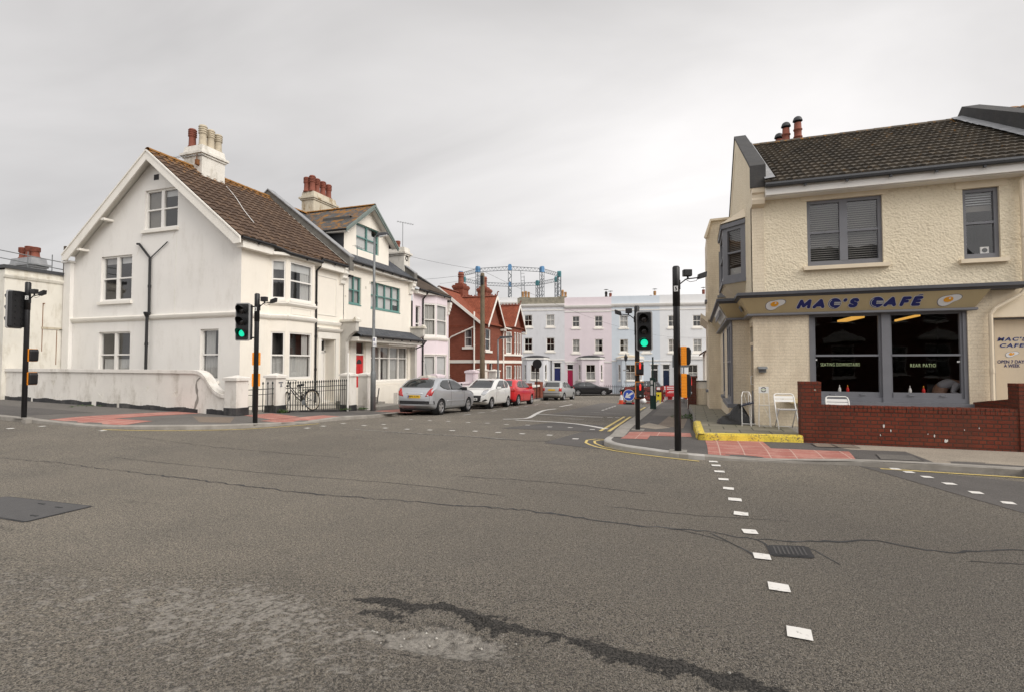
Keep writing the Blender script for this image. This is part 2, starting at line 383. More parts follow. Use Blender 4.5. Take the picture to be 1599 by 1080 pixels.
        f = b.math('ADD', b.noise(6.5, 6, .75), b.math('MULTIPLY', b.math('POWER', a, 9.), lam))
        c = b.mix(b.ramp(f, .62, .70, 0, .9), c, li)
        b.set(Base_Color=c, Roughness=.85, Normal=b.bump(b.noise(60, 3), .4, .006))
    # glass
    for nm, ior, tint in (('glass', .085, .93), ('shop_glass', .030, .95)):
        b = NB(nm); b.t.nodes.remove(b.b)
        g = b.n('ShaderNodeNewGeometry').outputs
        dt = b.n('ShaderNodeVectorMath', {0: g['Normal'], 1: g['Incoming']}, operation='DOT_PRODUCT').outputs['Value']
        fr = b.n('ShaderNodeMath', {0: b.math('MULTIPLY', b.math('POWER', b.math('SUBTRACT', 1., b.n('ShaderNodeMath', {0: dt}, operation='ABSOLUTE').outputs[0]), 5.), 1 - ior), 1: ior}, operation='ADD')
        wav = b.bump(b.noise(1.1, 2), .06, .05)
        gl = b.n('ShaderNodeBsdfGlossy', {'Color': (1, 1, 1, 1), 'Roughness': .015, 'Normal': wav})
        tr = b.n('ShaderNodeBsdfTransparent', {'Color': (tint, tint, tint, 1)})
        ms = b.n('ShaderNodeMixShader', {0: fr.outputs[0], 1: tr.outputs[0], 2: gl.outputs[0]})
        b.t.links.new(ms.outputs[0], b.o.inputs[0])
    b = NB('car_glass'); b.set(Base_Color=(.018, .021, .023, 1), Roughness=.04, IOR=1.7); b.set(**{'Specular_IOR_Level': .7})
build_materials()
def MT(n): return MATS[n] if isinstance(n, str) else n

# ---- mesh builder
FR = {}                        # thing -> (location, rotation) used to store children in local space
SPLIT = {'lintel', 'fascia_board', 'bargeboard', 'cornice', 'string_course', 'soffit', 'door_pillar', 'chipped_spot', 'sticker', 'post', 'dormer_cheek', 'keyhole', 'reflector', 'wall_bracket', 'rust_streak', 'iron_post', 'door_surround'}
class MB:
    def __init__(s): s.v = []; s.f = []; s.a = None; s.tint = None; s.uv = None
    def add(s, vs, fs):
        o = len(s.v); s.v += [tuple(v) for v in vs]; s.f += [tuple(i + o for i in f) for f in fs]; return s
    def quad(s, a, b, c, d): return s.add([a, b, c, d], [(0, 1, 2, 3)])
    def box(s, x0, x1, y0, y1, z0, z1):
        return s.add([(x, y, z) for z in (z0, z1) for y in (y0, y1) for x in (x0, x1)],
                     [(0, 2, 3, 1), (4, 5, 7, 6), (0, 1, 5, 4), (2, 6, 7, 3), (0, 4, 6, 2), (1, 3, 7, 5)])
    def prism(s, poly, p0, p1):
        """poly: list of 3D points; extruded by the vector p1-p0"""
        d = Vector(p1) - Vector(p0); n = len(poly)
        a = [Vector(p) for p in poly]; b = [p + d for p in a]
        return s.add(a + b, [tuple(range(n))[::-1], tuple(range(n, 2 * n))] + [(i, (i + 1) % n, n + (i + 1) % n, n + i) for i in range(n)])
    def tube(s, pts, r, n=8, caps=True):
        pts = [Vector(p) for p in pts]; rr = r if isinstance(r, (list, tuple)) else [r] * len(pts)
        o = len(s.v); up = None
        for i, p in enumerate(pts):
            t = (pts[min(i + 1, len(pts) - 1)] - pts[max(i - 1, 0)]).normalized()
            if up is None: up = Vector((0, 0, 1)) if abs(t.z) < .9 else Vector((1, 0, 0))
            x = t.cross(up).normalized(); y = x.cross(t).normalized(); up = y
            for k in range(n):
                a = 2 * math.pi * k / n
                s.v.append(tuple(p + (x * math.cos(a) + y * math.sin(a)) * rr[i]))
        for i in range(len(pts) - 1):
            for k in range(n):
                s.f.append((o + i * n + k, o + i * n + (k + 1) % n, o + (i + 1) * n + (k + 1) % n, o + (i + 1) * n + k))
        if caps:
            s.f.append(tuple(o + k for k in range(n))[::-1]); s.f.append(tuple(o + (len(pts) - 1) * n + k for k in range(n)))
        return s
    def lathe(s, prof, c=(0, 0, 0), n=20, axis='z', caps=True):
        o = len(s.v)
        for r, h in prof:
            for k in range(n):
                a = 2 * math.pi * k / n; x, y = r * math.cos(a), r * math.sin(a)
                q = (x, y, h) if axis == 'z' else (x, h, y) if axis == 'y' else (h, x, y)
                s.v.append((c[0] + q[0], c[1] + q[1], c[2] + q[2]))
        for i in range(len(prof) - 1):
            for k in range(n): s.f.append((o + i * n + k, o + i * n + (k + 1) % n, o + (i + 1) * n + (k + 1) % n, o + (i + 1) * n + k))
        if caps:
            s.f.append(tuple(o + k for k in range(n))[::-1]); s.f.append(tuple(o + (len(prof) - 1) * n + k for k in range(n)))
        return s
    def rbox(s, c, sx, sy, sz, ang=0., r=.0):
        """box centred in x, y with its foot at c, turned about z; r chamfers the upright edges"""
        ca, sa = math.cos(ang), math.sin(ang); hx, hy = sx / 2, sy / 2
        pl = [(-hx, -hy), (hx, -hy), (hx, hy), (-hx, hy)] if r <= 0 else [(-hx + r, -hy), (hx - r, -hy), (hx, -hy + r), (hx, hy - r), (hx - r, hy), (-hx + r, hy), (-hx, hy - r), (-hx, -hy + r)]
        return s.prism([(c[0] + x * ca - y * sa, c[1] + x * sa + y * ca, c[2]) for x, y in pl], (0, 0, 0), (0, 0, sz))
    def build(s, name, mat, parent=None, smooth=False, local=False, bevel=0.):
        if name in SPLIT and s.f and s.a is None:                  # loose pieces become objects of their own
            par = list(range(len(s.v)))
            def root(i):
                while par[i] != i: par[i] = par[par[i]]; i = par[i]
                return i
            for f in s.f:
                for i in f[1:]: par[root(i)] = root(f[0])
            isl = {}
            for f in s.f: isl.setdefault(root(f[0]), []).append(f)
            if len(isl) > 1:
                for fs in isl.values():
                    ids = sorted({i for f in fs for i in f}); mp = {i: k for k, i in enumerate(ids)}; q = MB(); q.v = [s.v[i] for i in ids]; q.f = [tuple(mp[i] for i in f) for f in fs]; o = q.build(name, mat, parent, smooth, local, bevel)
                return o
        vs = s.v
        if parent is not None and not local:
            L, a = FR[parent.name]; ca, sa = math.cos(-a), math.sin(-a)
            vs = [((x - L[0]) * ca - (y - L[1]) * sa, (x - L[0]) * sa + (y - L[1]) * ca, z - L[2]) for x, y, z in vs]
        me = bpy.data.meshes.new(name); me.from_pydata(vs, [], s.f)
        uvl = me.uv_layers.new(name='UVMap')
        W = s.v
        for p in me.polygons:
            if s.uv is None:
                pts = [Vector(W[i]) for i in p.vertices]
                n = Vector((0, 0, 0))
                for i in range(len(pts)):
                    a_, b_ = pts[i], pts[(i + 1) % len(pts)]
                    n += Vector(((a_.y - b_.y) * (a_.z + b_.z), (a_.z - b_.z) * (a_.x + b_.x), (a_.x - b_.x) * (a_.y + b_.y)))
                n.normalize() if n.length > 1e-12 else None
                az, ay, ax = abs(n.z), abs(n.y), abs(n.x)
                for li, q in zip(p.loop_indices, pts):
                    if az > .9: uvl.data[li].uv = (q.x, q.y)
                    elif ay > ax: uvl.data[li].uv = (q.x / max(.3, math.sqrt(max(1e-6, 1 - n.x * n.x))) if az < .3 else q.x, q.z / max(.3, math.sqrt(max(1e-6, 1 - az * az))))
                    else: uvl.data[li].uv = (q.y, q.z / max(.3, math.sqrt(max(1e-6, 1 - az * az))))
            else:
                for li, vi in zip(p.loop_indices, p.vertices): uvl.data[li].uv = s.uv[vi]
            p.use_smooth = smooth
        for nm, dat in (('a', s.a), ('tint', s.tint)):
            if dat is not None:
                at = me.attributes.new(nm, 'FLOAT', 'POINT'); at.data.foreach_set('value', dat)
        me.materials.append(MT(mat))
        o = bpy.data.objects.new(name, me); C.objects.link(o)
        if parent is not None:
            o.parent = parent; FR[o.name] = FR[parent.name]
        else: FR[o.name] = ((0, 0, 0), 0.)
        if bevel:
            m = o.modifiers.new('bevel', 'BEVEL'); m.width = bevel; m.segments = 2; m.limit_method = 'ANGLE'; m.angle_limit = R(40)
        return o
def tag(o, label=None, cat=None, group=None, kind=None):
    if label: o['label'] = label
    if cat: o['category'] = cat
    if group: o['group'] = group
    if kind: o['kind'] = kind
    return o
def thing(name, label, cat, loc=(0, 0, 0), rot=0., group=None):
    o = bpy.data.objects.new(name, None); C.objects.link(o); o.empty_display_size = .3
    o.location = loc; o.rotation_euler = (0, 0, rot); FR[o.name] = (tuple(loc), rot)
    return tag(o, label, cat, group)
def solo(name, mb, mat, label, cat, group=None, loc=None, **k):
    """a thing that is one mesh; stored about its own foot"""
    if loc is not None: mb.v = [(x - loc[0], y - loc[1], z - loc[2]) for x, y, z in mb.v]
    o = mb.build(name, mat, None, **k)
    if loc is not None: o.location = loc; FR[o.name] = (tuple(loc), 0.)
    return tag(o, label, cat, group)
def kids(o): return list(o.children)
def dup(root, loc, rot=None, label=None, group=None):
    r = root.copy(); C.objects.link(r); r.location = loc
    if rot is not None: r.rotation_euler = (0, 0, rot)
    if label: r['label'] = label
    if group: r['group'] = group
    for ch in kids(root):
        c = ch.copy(); C.objects.link(c); c.parent = r
        for g in kids(ch):
            d = g.copy(); C.objects.link(d); d.parent = c
    return r
def catmull(P, step=.3):
    P = [Vector(p) for p in P]; out = []
    for i in range(len(P) - 1):
        a, b, c, d = P[max(i - 1, 0)], P[i], P[i + 1], P[min(i + 2, len(P) - 1)]
        n = max(1, int((c - b).length / step))
        for k in range(n):
            t = k / n
            out.append(.5 * ((2 * b) + (c - a) * t + (2 * a - 5 * b + 4 * c - d) * t * t + (3 * b - a - 3 * c + d) * t ** 3))
    out.append(P[-1]); return out
def text_mb(body, size, ext=.004, offset=0., shear=0., spacing=1., align='CENTER'):
    cu = bpy.data.curves.new('lettering', 'FONT'); cu.body = body; cu.size = size; cu.extrude = ext; cu.offset = offset; cu.shear = shear
    cu.space_character = spacing; cu.align_x = align; cu.align_y = 'CENTER'; cu.resolution_u = 4
    o = bpy.data.objects.new('lettering', cu); C.objects.link(o)
    me = bpy.data.meshes.new_from_object(o.evaluated_get(bpy.context.evaluated_depsgraph_get()))
    mb = MB(); mb.v = [tuple(v.co) for v in me.vertices]; mb.f = [tuple(p.vertices) for p in me.polygons]
    bpy.data.objects.remove(o); bpy.data.curves.remove(cu); bpy.data.meshes.remove(me)
    return mb
def stretch(mb, w, h):
    xs = [v[0] for v in mb.v]; ys = [v[1] for v in mb.v]
    cx, cy = (max(xs) + min(xs)) / 2, (max(ys) + min(ys)) / 2
    kx = w / (max(xs) - min(xs)) if w else None; ky = h / (max(ys) - min(ys)); kx = kx or ky
    mb.v = [((x - cx) * kx, (y - cy) * ky, z) for x, y, z in mb.v]; return mb

# ---- a vertical frame: u along the wall, z up, d outwards
class Fr:
    def __init__(s, o, U, N): s.o = o; s.U = U; s.N = N
    def p(s, u, z, d=0.): return (s.o[0] + s.U[0] * u + s.N[0] * d, s.o[1] + s.U[1] * u + s.N[1] * d, z)
    def box(s, mb, u0, u1, z0, z1, d0, d1):
        return mb.prism([s.p(u0, z0, d0), s.p(u1, z0, d0), s.p(u1, z1, d0), s.p(u0, z1, d0)], s.p(0, 0, 0), s.p(0, 0, d1 - d0))
    def prof(s, mb, u0, u1, pr):
        """profile [(d, z)...] swept from u0 to u1"""
        return mb.prism([s.p(u0, z, d) for d, z in pr], s.p(u0, 0), s.p(u1, 0))
    def poly(s, mb, pts, d0, d1): return mb.prism([s.p(u, z, d0) for u, z in pts], s.p(0, 0, 0), s.p(0, 0, d1 - d0))
    def sub(s, u, ang):
        c, n = math.cos(ang), math.sin(ang)
        U = (s.U[0] * c + s.N[0] * n, s.U[1] * c + s.N[1] * n); N = (s.N[0] * c - s.U[0] * n, s.N[1] * c - s.U[1] * n)
        return Fr(s.p(u, 0)[:2], U, N)
def facing_south(y): return Fr((0, y), (1, 0), (0, -1))       # towards the main road: u = X
def facing_east(x): return Fr((x, 0), (0, 1), (1, 0))         # left row, towards the street: u = Y
def facing_west(x): return Fr((x, 0), (0, 1), (-1, 0))        # cafe side: u = Y
def clip_poly(P, a, b, c):
    out = []
    for i in range(len(P)):
        p, q = P[i], P[(i + 1) % len(P)]
        dp = a * p[0] + b * p[1] - c; dq = a * q[0] + b * q[1] - c
        if dp <= 0: out.append(p)
        if (dp < 0 < dq) or (dq < 0 < dp):
            t = dp / (dp - dq); out.append((p[0] + (q[0] - p[0]) * t, p[1] + (q[1] - p[1]) * t))
    return out
def wall(mb, fr, u0, u1, z0, z1, holes=(), clips=(), rev=.14, d=0.):
    us = sorted({u0, u1, *[h[0] for h in holes], *[h[1] for h in holes]}); zs = sorted({z0, z1, *[h[2] for h in holes], *[h[3] for h in holes]})
    for i in range(len(us) - 1):
        for j in range(len(zs) - 1):
            cu, cz = (us[i] + us[i + 1]) / 2, (zs[j] + zs[j + 1]) / 2
            if any(h[0] < cu < h[1] and h[2] < cz < h[3] for h in holes): continue
            P = [(us[i], zs[j]), (us[i + 1], zs[j]), (us[i + 1], zs[j + 1]), (us[i], zs[j + 1])]
            for c in clips:
                P = clip_poly(P, *c)
                if len(P) < 3: break
            if len(P) >= 3: mb.add([fr.p(u, z, d) for u, z in P], [tuple(range(len(P)))])
    for a, b, c, e in [h[:4] for h in holes]:
        for (p, q), (r_, s_) in (((a, c), (b, c)), ((b, c), (b, e)), ((b, e), (a, e)), ((a, e), (a, c))):
            mb.quad(fr.p(p, q, d), fr.p(r_, s_, d), fr.p(r_, s_, d - rev), fr.p(p, q, d - rev))
    return mb
def drape(fr, u0, u1, z0, z1, d, amp=.025, per=.14):
    mb = MB(); n = max(6, int((u1 - u0) / per * 6))
    ph = rnd.random() * 6
    for i in range(n + 1):
        u = u0 + (u1 - u0) * i / n; w = amp * math.sin(ph + (u - u0) / per * 6.283 + .7 * math.sin(u * 9))
        mb.v += [fr.p(u, z0, d + w), fr.p(u, z1, d + w * .7)]
    mb.f = [(2 * i, 2 * i + 2, 2 * i + 3, 2 * i + 1) for i in range(n)]
    return mb
def room(mb, fr, u0, u1, z0, z1, d0, depth=1.6, pad=.25, tp=0.):
    """dark inside of a house seen through a window"""
    a, b, c, e = u0 - pad, u1 + pad, z0 - pad, z1 + pad; D0, D1 = d0 - .06, d0 - depth
    q = lambda *P: mb.quad(*[fr.p(*p) for p in P])
    A, B = a + tp, b - tp
    q((A, c, D1), (B, c, D1), (B, e, D1), (A, e, D1))
    q((a, c, D0), (A, c, D1), (A, e, D1), (a, e, D0)); q((b, c, D0), (B, c, D1), (B, e, D1), (b, e, D0))
    q((a, c, D0), (b, c, D0), (B, c, D1), (A, c, D1)); q((a, e, D0), (b, e, D0), (B, e, D1), (A, e, D1))
def window(house, fr, u0, u1, z0, z1, mat='upvc', rooms=None, lights=1, rail=True, vbars=0, rec=.10, fw=.055, mull=.09, sill='white_trim', sillh=.09, silld=.09, silld_u=.07, cover=(), glass='glass', railz=None, tops=(), botcap=.03, bay=False):
    """sash or casement window: frame mesh with its pane, sill and what hangs behind it as sub-parts"""
    mb = MB(); d1, d0 = -rec + .03, -rec - .05
    fr.box(mb, u0, u0 + fw, z0, z1, d0, d1); fr.box(mb, u1 - fw, u1, z0, z1, d0, d1)
    fr.box(mb, u0 + fw, u1 - fw, z1 - fw, z1, d0, d1); fr.box(mb, u0 + fw, u1 - fw, z0, z0 + fw + botcap, d0, d1)
    iu0, iu1, iz0, iz1 = u0 + fw, u1 - fw, z0 + fw + botcap, z1 - fw
    zr = railz if railz is not None else (iz0 + iz1) / 2
    lw = (iu1 - iu0 - mull * (lights - 1)) / lights
    for k in range(lights):
        a = iu0 + k * (lw + mull)
        if k: fr.box(mb, a - mull, a, iz0, iz1, d0 + .004, d1 + .006)
        if rail: fr.box(mb, a, a + lw, zr - .025, zr + .025, d0 + .006, d1 - .006)
        for j in range(vbars):
            c = a + lw * (j + 1) / (vbars + 1); fr.box(mb, c - .012, c + .012, iz0, iz1, d0 + .02, d1 - .015)
        for t in tops: fr.box(mb, a, a + lw, t - .02, t + .02, d0 + .006, d1 - .006)
    w = mb.build('window', mat, house)
    g = MB(); g.quad(fr.p(iu0 - .01, iz0 - .01, -rec - .012), fr.p(iu1 + .01, iz0 - .01, -rec - .012), fr.p(iu1 + .01, iz1 + .01, -rec - .012), fr.p(iu0 - .01, iz1 + .01, -rec - .012))
    g.build('pane', glass, w)
    if sill:
        s = MB(); fr.box(s, u0 - silld_u, u1 + silld_u, z0 - sillh, z0 - .002, -rec - .02, silld); s.build('sill', sill, w)
    for cv in cover:
        k, a, b, lo, hi, m = cv[:6]
        A, B = iu0 + (iu1 - iu0) * a, iu0 + (iu1 - iu0) * b; Z0, Z1 = iz0 + (iz1 - iz0) * lo, iz0 + (iz1 - iz0) * hi
        if k == 'drape': drape(fr, A, B, Z0, Z1, -rec - .10).build('curtain', m, w, smooth=True)
        elif k == 'blind': 
            q = MB(); q.quad(fr.p(A, Z0, -rec - .08), fr.p(B, Z0, -rec - .08), fr.p(B, Z1, -rec - .08), fr.p(A, Z1, -rec - .08)); q.build('blind', m, w)
        elif k == 'slats':
            q = MB(); n = int((Z1 - Z0) / .05)
            for i in range(n):
                z = Z0 + (i + .5) * (Z1 - Z0) / n
                q.quad(fr.p(A, z - .016, -rec - .07), fr.p(B, z - .016, -rec - .07), fr.p(B, z + .012, -rec - .095), fr.p(A, z + .012, -rec - .095))
            q.build('blind', m, w)
    if rooms is not None: room(rooms, fr, u0, u1, z0, z1, -rec, *((.5, .0, .2) if bay else ()))
    return w
def tiled(mb, A, B, Cc, D, row=.30, tile=.30, amp=.030, lift=.036):
    """roof slope A-B eaves, D-C ridge, covered in rows of profiled tiles"""
    A, B, Cc, D = map(Vector, (A, B, Cc, D))
    n = (B - A).cross(D - A).normalized()
    if n.z < 0: n = -n
    nr = max(2, round(((D - A).length + (Cc - B).length) / 2 / row)); nc = max(2, round((B - A).length / tile)); sub = 6
    if mb.a is None: mb.a = []; mb.tint = []
    for r in range(nr):
        v0, v1 = r / nr, (r + 1.12) / nr
        v1 = min(v1, 1.0)
        o = len(mb.v); cols = nc * sub
        tn = [rnd.random() for _ in range(nc + 1)]
        for i in range(cols + 1):
            u = i / cols; ph = (i % sub) / sub
            w = amp * abs(math.sin(ph * math.pi)) ** .55
            for v, l in ((v0, 0.), (v0, lift), (v1, .004)):
                p = (A.lerp(B, u)).lerp(D.lerp(Cc, u), v)
                mb.v.append(tuple(p + n * (l + (w if l else 0)))); mb.a.append(v); mb.tint.append(tn[min(i // sub, nc)])
        for i in range(cols):
            k = o + i * 3
            mb.f.append((k, k + 3, k + 4, k + 1)); mb.f.append((k + 1, k + 4, k + 5, k + 2))
    return mb
def ridge_tiles(mb, P, Q, r=.13, seg=.45):
    P, Q = Vector(P), Vector(Q); n = max(1, round((Q - P).length / seg))
    t = (Q - P).normalized(); side = t.cross(Vector((0, 0, 1))).normalized()
    for i in range(n):
        a = P + t * ((Q - P).length * i / n); b = P + t * ((Q - P).length * (i + 1) / n + .02)
        o = len(mb.v)
        for q, rr in ((a, r), (b, r * .93)):
            for k in range(7):
                th = math.pi * k / 6
                mb.v.append(tuple(q + side * math.cos(th) * rr + Vector((0, 0, math.sin(th) * rr * .8 - .02))))
        mb.f += [(o + k, o + k + 1, o + 8 + k, o + 7 + k) for k in range(6)]
        if mb.a is not None:
            x = rnd.random(); mb.a += [1.03] * 14; mb.tint += [x] * 14
    return mb
def pot(par, c, h=.75, r=.13, mat='terracotta', rings=4):
    pr = [(r * 1.12, 0), (r * 1.12, .06), (r * .92, .1), (r * .86, h * .55)]
    z = h * .58
    for k in range(rings): pr += [(r * .9, z), (r * 1.08, z + .015), (r * 1.08, z + .045), (r * .9, z + .06)]; z += (h * .40) / rings
    pr += [(r * .85, h * .99), (r * .6, h), (r * .55, h * .8)]
    mb = MB().lathe(pr, c, 14); return mb.build('chimney_pot', mat, par, smooth=True)
# ================================================================= ground
def span(*segs):
    out = []
    for a, b, st in segs:
        n = max(1, round((b - a) / st)); out += [a + (b - a) * i / n for i in range(n)]
    return out + [segs[-1][1]]
def seg_d(p, pl):
    best = 9e9; side = 0
    for i in range(len(pl) - 1):
        ax, ay = pl[i]; bx, by = pl[i + 1]; dx, dy = bx - ax, by - ay
        t = max(0, min(1, ((p[0] - ax) * dx + (p[1] - ay) * dy) / (dx * dx + dy * dy)))
        qx, qy = ax + dx * t - p[0], ay + dy * t - p[1]; d = math.hypot(qx, qy)
        if d < best: best = d; side = -1 if qy > 0 else 1
    return best, side
RIDGE = [(-2.35, 3.02), (-2.1, 3.12), (-1.85, 3.14), (-1.58, 3.20), (-1.35, 3.14), (-1.08, 3.07), (-0.68, 3.05), (-0.40, 3.0), (-0.1, 2.98), (.25, 2.9), (.7, 2.75)]
CRACK = [(-14, 5.55), (-11.0, 5.48), (-9.7, 5.62), (-8.2, 5.55), (-6.66, 5.47), (-5.5, 5.40), (-4.42, 5.36), (-3.5, 5.42), (-2.69, 5.46), (-1.8, 5.53), (-1.2, 5.45), (-.54, 5.40), (.07, 5.40), (.45, 5.33), (.89, 5.38), (1.25, 5.52), (1.56, 5.66), (1.8, 5.52), (2.01, 5.50), (2.4, 5.66), (2.75, 5.78), (4, 5.9), (7, 6.1)]
def hsh(x, y):
    n = math.sin(x * 12.9898 + y * 78.233) * 43758.5453; return n - math.floor(n)
def vn(x, y):
    i, j = math.floor(x), math.floor(y); u, v = x - i, y - j; u = u * u * (3 - 2 * u); v = v * v * (3 - 2 * v)
    return (hsh(i, j) * (1 - u) + hsh(i + 1, j) * u) * (1 - v) + (hsh(i, j + 1) * (1 - u) + hsh(i + 1, j + 1) * u) * v
def fbm(x, y): return .5 * vn(x, y) + .3 * vn(2.1 * x, 2.1 * y) + .2 * vn(4.3 * x, 4.3 * y)
gx = span((-220, -60, 20), (-60, -24, 3), (-24, -9, .5), (-9, -6, .12), (-6, -3.4, .045), (-3.4, 1.3, .021), (1.3, 3, .045), (3, 6, .12), (6, 16, .6), (16, 60, 4), (60, 220, 20))
gy = span((-60, -12, 6), (-12, 1.2, .8), (1.2, 2.3, .03), (2.3, 3.4, .018), (3.4, 4.2, .045), (4.2, 6.2, .06), (6.2, 22, .4), (22, 70, 1.2), (70, 330, 20))
g = MB(); g.a = []
for y in gy:
    for x in gx:
        z = gz(x, y); a = 0.
        if -6.5 < x < 3.2 and 1.1 < y < 4.4:
            f1, f2, f3 = fbm(x * 5, y * 5) - .45, fbm(x * 15 + 7, y * 15) - .45, vn(x * 48, y * 48) - .5
            d, s = seg_d((x + .10 * f1 + .05 * f2, y + .14 * f1 + .09 * f2 + .018 * f3), RIDGE)
            fade = max(0, min(1, (x + 2.5) / .5)) * max(0, min(1, (1.3 - x) / .7))
            wid = .055 + .022 * max(0, x + .9) + .07 * max(0, f1 + .1)
            k = math.exp(-(d / wid) ** 2.6) * fade
            halo = math.exp(-(d / .22) ** 2) * fade
            a -= 1.1 * k + halo * max(0, f2 * 2.2 + f3 * .9)  # lip band: its shade is put into the attribute along with darker asphalt
            hol = math.exp(-(((x + 1.42) / .44) ** 2 + ((y - 2.80 - .09 * (x + 1.42)) / .165) ** 2) ** 1.7)
            a += hol * (.72 + 1.5 * f2 + .9 * f3) * (1 - k)
            a -= 1.0 * math.exp(-(((x + 1.86 + .3 * f2) / .22) ** 2 + ((y - 2.90 + .08 * f2) / .085) ** 2) ** 1.1) * (1 + 1.6 * f3 + 2 * f2)
            a -= .8 * math.exp(-(((x + 1.35) / .45) ** 2 + ((y - 2.59 + .05 * f2) / .045) ** 2))
            pale = math.exp(-(((x + 2.75) / 1.1) ** 2 + ((y - 2.78) / .40) ** 2))
            a += (.44 + .5 * f2 + 1.0 * f3) * pale * (1 - k) * (1 - hol) + (.24 + .7 * f2 + .6 * f3) * max(0, min(1, (3.05 - y) / .5)) * max(0, min(1, (.5 - x) / 1.2)) * (1 - k)
            z -= .035 * hol * (1 - .4 * f2)
            z += (-.026 * math.exp(-(d / .30) ** 2) if s > 0 else .014 * math.exp(-(d / .10) ** 2)) * fade
            z += (.010 * f2 + .006 * f3) * max(0, min(1, (3.6 - y))) * (.5 + halo + hol)
        # dark worn streaks of the wheel tracks and around the cover on the left
        a -= .34 * math.exp(-(((x + 6.2) / .8) ** 2 + ((y - 4.35) / .10) ** 2)) + .40 * math.exp(-(((x + 6.8) / .9) ** 2 + ((y - 3.25) / .10) ** 2))
        a -= .30 * math.exp(-(((x + 3.6) / 1.1) ** 2 + ((y - 3.6) / .16) ** 2))
        g.v.append((x, y, z)); g.a.append(a)
nx = len(gx)
g.f = [(j * nx + i, j * nx + i + 1, (j + 1) * nx + i + 1, (j + 1) * nx + i) for j in range(len(gy) - 1) for i in range(nx - 1)]
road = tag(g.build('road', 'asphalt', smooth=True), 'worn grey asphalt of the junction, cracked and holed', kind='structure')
def ribbon(mb, pts, w, h, zf=gz, step=.3, smooth=False, ragged=0.):
    pts = [(p[0], p[1], 0) for p in pts]
    P = catmull(pts, step) if smooth else [q for i in range(len(pts) - 1) for q in [Vector(pts[i]).lerp(Vector(pts[i + 1]), k / max(1, int((Vector(pts[i + 1]) - Vector(pts[i])).length / step + .999))) for k in range(max(1, int((Vector(pts[i + 1]) - Vector(pts[i])).length / step + .999)))]] + [Vector(pts[-1])]
    o = len(mb.v)
    for i, p in enumerate(P):
        t = (P[min(i + 1, len(P) - 1)] - P[max(i - 1, 0)]).normalized(); n = Vector((-t.y, t.x, 0))
        ww = w(i / max(1, len(P) - 1)) if callable(w) else w
        wl_ = ww / 2 * (1 + ragged * rnd.uniform(-1, 1)); wr_ = ww / 2 * (1 + ragged * rnd.uniform(-1, 1))
        for q in (p + n * wl_, p - n * wr_): mb.v.append((q.x, q.y, zf(q.x, q.y) + h))
    mb.f += [(o + 2 * i, o + 2 * i + 2, o + 2 * i + 3, o + 2 * i + 1) for i in range(len(P) - 1)]
    return mb
def sheet(mb, quad, h, zf=gz, n=10):
    """four-cornered patch laid over the ground"""
    a, b, c, d = [Vector((*p, 0)) for p in quad]; o = len(mb.v)
    for j in range(n + 1):
        for i in range(n + 1):
            p = (a.lerp(b, i / n)).lerp(d.lerp(c, i / n), j / n); mb.v.append((p.x, p.y, zf(p.x, p.y) + h))
    mb.f += [(o + j * (n + 1) + i, o + j * (n + 1) + i + 1, o + (j + 1) * (n + 1) + i + 1, o + (j + 1) * (n + 1) + i) for j in range(n) for i in range(n)]
    return mb
# cracks: thin open seams in the asphalt
def jag(pts, amp=.03, step=.10):
    P = catmull([(x, y, 0) for x, y in pts], step); o = []
    for p in P: o.append((p.x + rnd.uniform(-amp, amp) * .4, p.y + rnd.uniform(-amp, amp)))
    return o
m = MB()
ribbon(m, jag(CRACK, .030, .07), lambda t: (.012 + .034 * fbm(t * 90, 3)) * (.6 if t < .3 else .9), .003, ragged=.8)
for pl, w in (([(.12, 5.36), (.30, 5.12), (.40, 4.98), (.46, 4.86)], .022), ([(.52, 5.32), (.58, 5.2), (.58, 5.10)], .014), ([(.92, 5.24), (1.0, 5.05), (1.08, 4.88)], .018), ([(-.2, 5.40), (.1, 5.25), (.28, 5.15)], .012), ([(2.1, 5.3), (2.6, 5.36), (3.2, 5.3)], .012),
              ([(-9.5, 6.3), (-6, 6.15), (-3.8, 6.2), (-2.2, 6.05)], .012), ([(-3.2, 6.9), (-1.8, 6.95), (-.6, 6.75)], .012), ([(-12, 8.05), (-8, 7.7), (-5.8, 7.6)], .014), ([(-1.0, 6.0), (0, 5.95), (.9, 6.05)], .010),
              ([(-7.8, 11.2), (-6.4, 11.05), (-4.9, 10.95), (-3.6, 10.75), (-2.9, 10.9)], .03), ([(-3.1, 10.8), (-2.7, 11.6), (-2.6, 12.8)], .02)):
    ribbon(m, jag(pl, .018), w, .003, ragged=.6)
tag(m.build('crack', 'black_plinth', road), kind='structure')
# loose chippings thrown out of the hole
m = MB()
for k in range(64):
    t = rnd.random(); x, y = (rnd.gauss(-1.45, .45), rnd.gauss(2.80, .14)) if k < 36 else (-2.2 + 3 * t, rnd.gauss(2.92 - .1 * t, .08))
    r = rnd.uniform(.004, .011) * (1.5 if k < 6 else 1); z = gz(x, y) - (.03 if math.hypot((x + 1.45) / .5, (y - 2.83) / .2) < .8 else .012) + r * .5
    v = [(x + r * rnd.uniform(.6, 1.2) * sx, y + r * rnd.uniform(.6, 1.2) * sy, z + r * sz) for sx, sy, sz in ((1, 0, 0), (0, 1, 0), (-1, 0, 0), (0, -1, 0), (0, 0, .8), (0, 0, -1))]
    m.add(v, [(0, 1, 4), (1, 2, 4), (2, 3, 4), (3, 0, 4), (1, 0, 5), (2, 1, 5), (3, 2, 5), (0, 3, 5)])
tag(m.build('gravel', 'loose_chipping'), 'pale loose chippings scattered round the broken hole in the road', 'stones', kind='stuff')
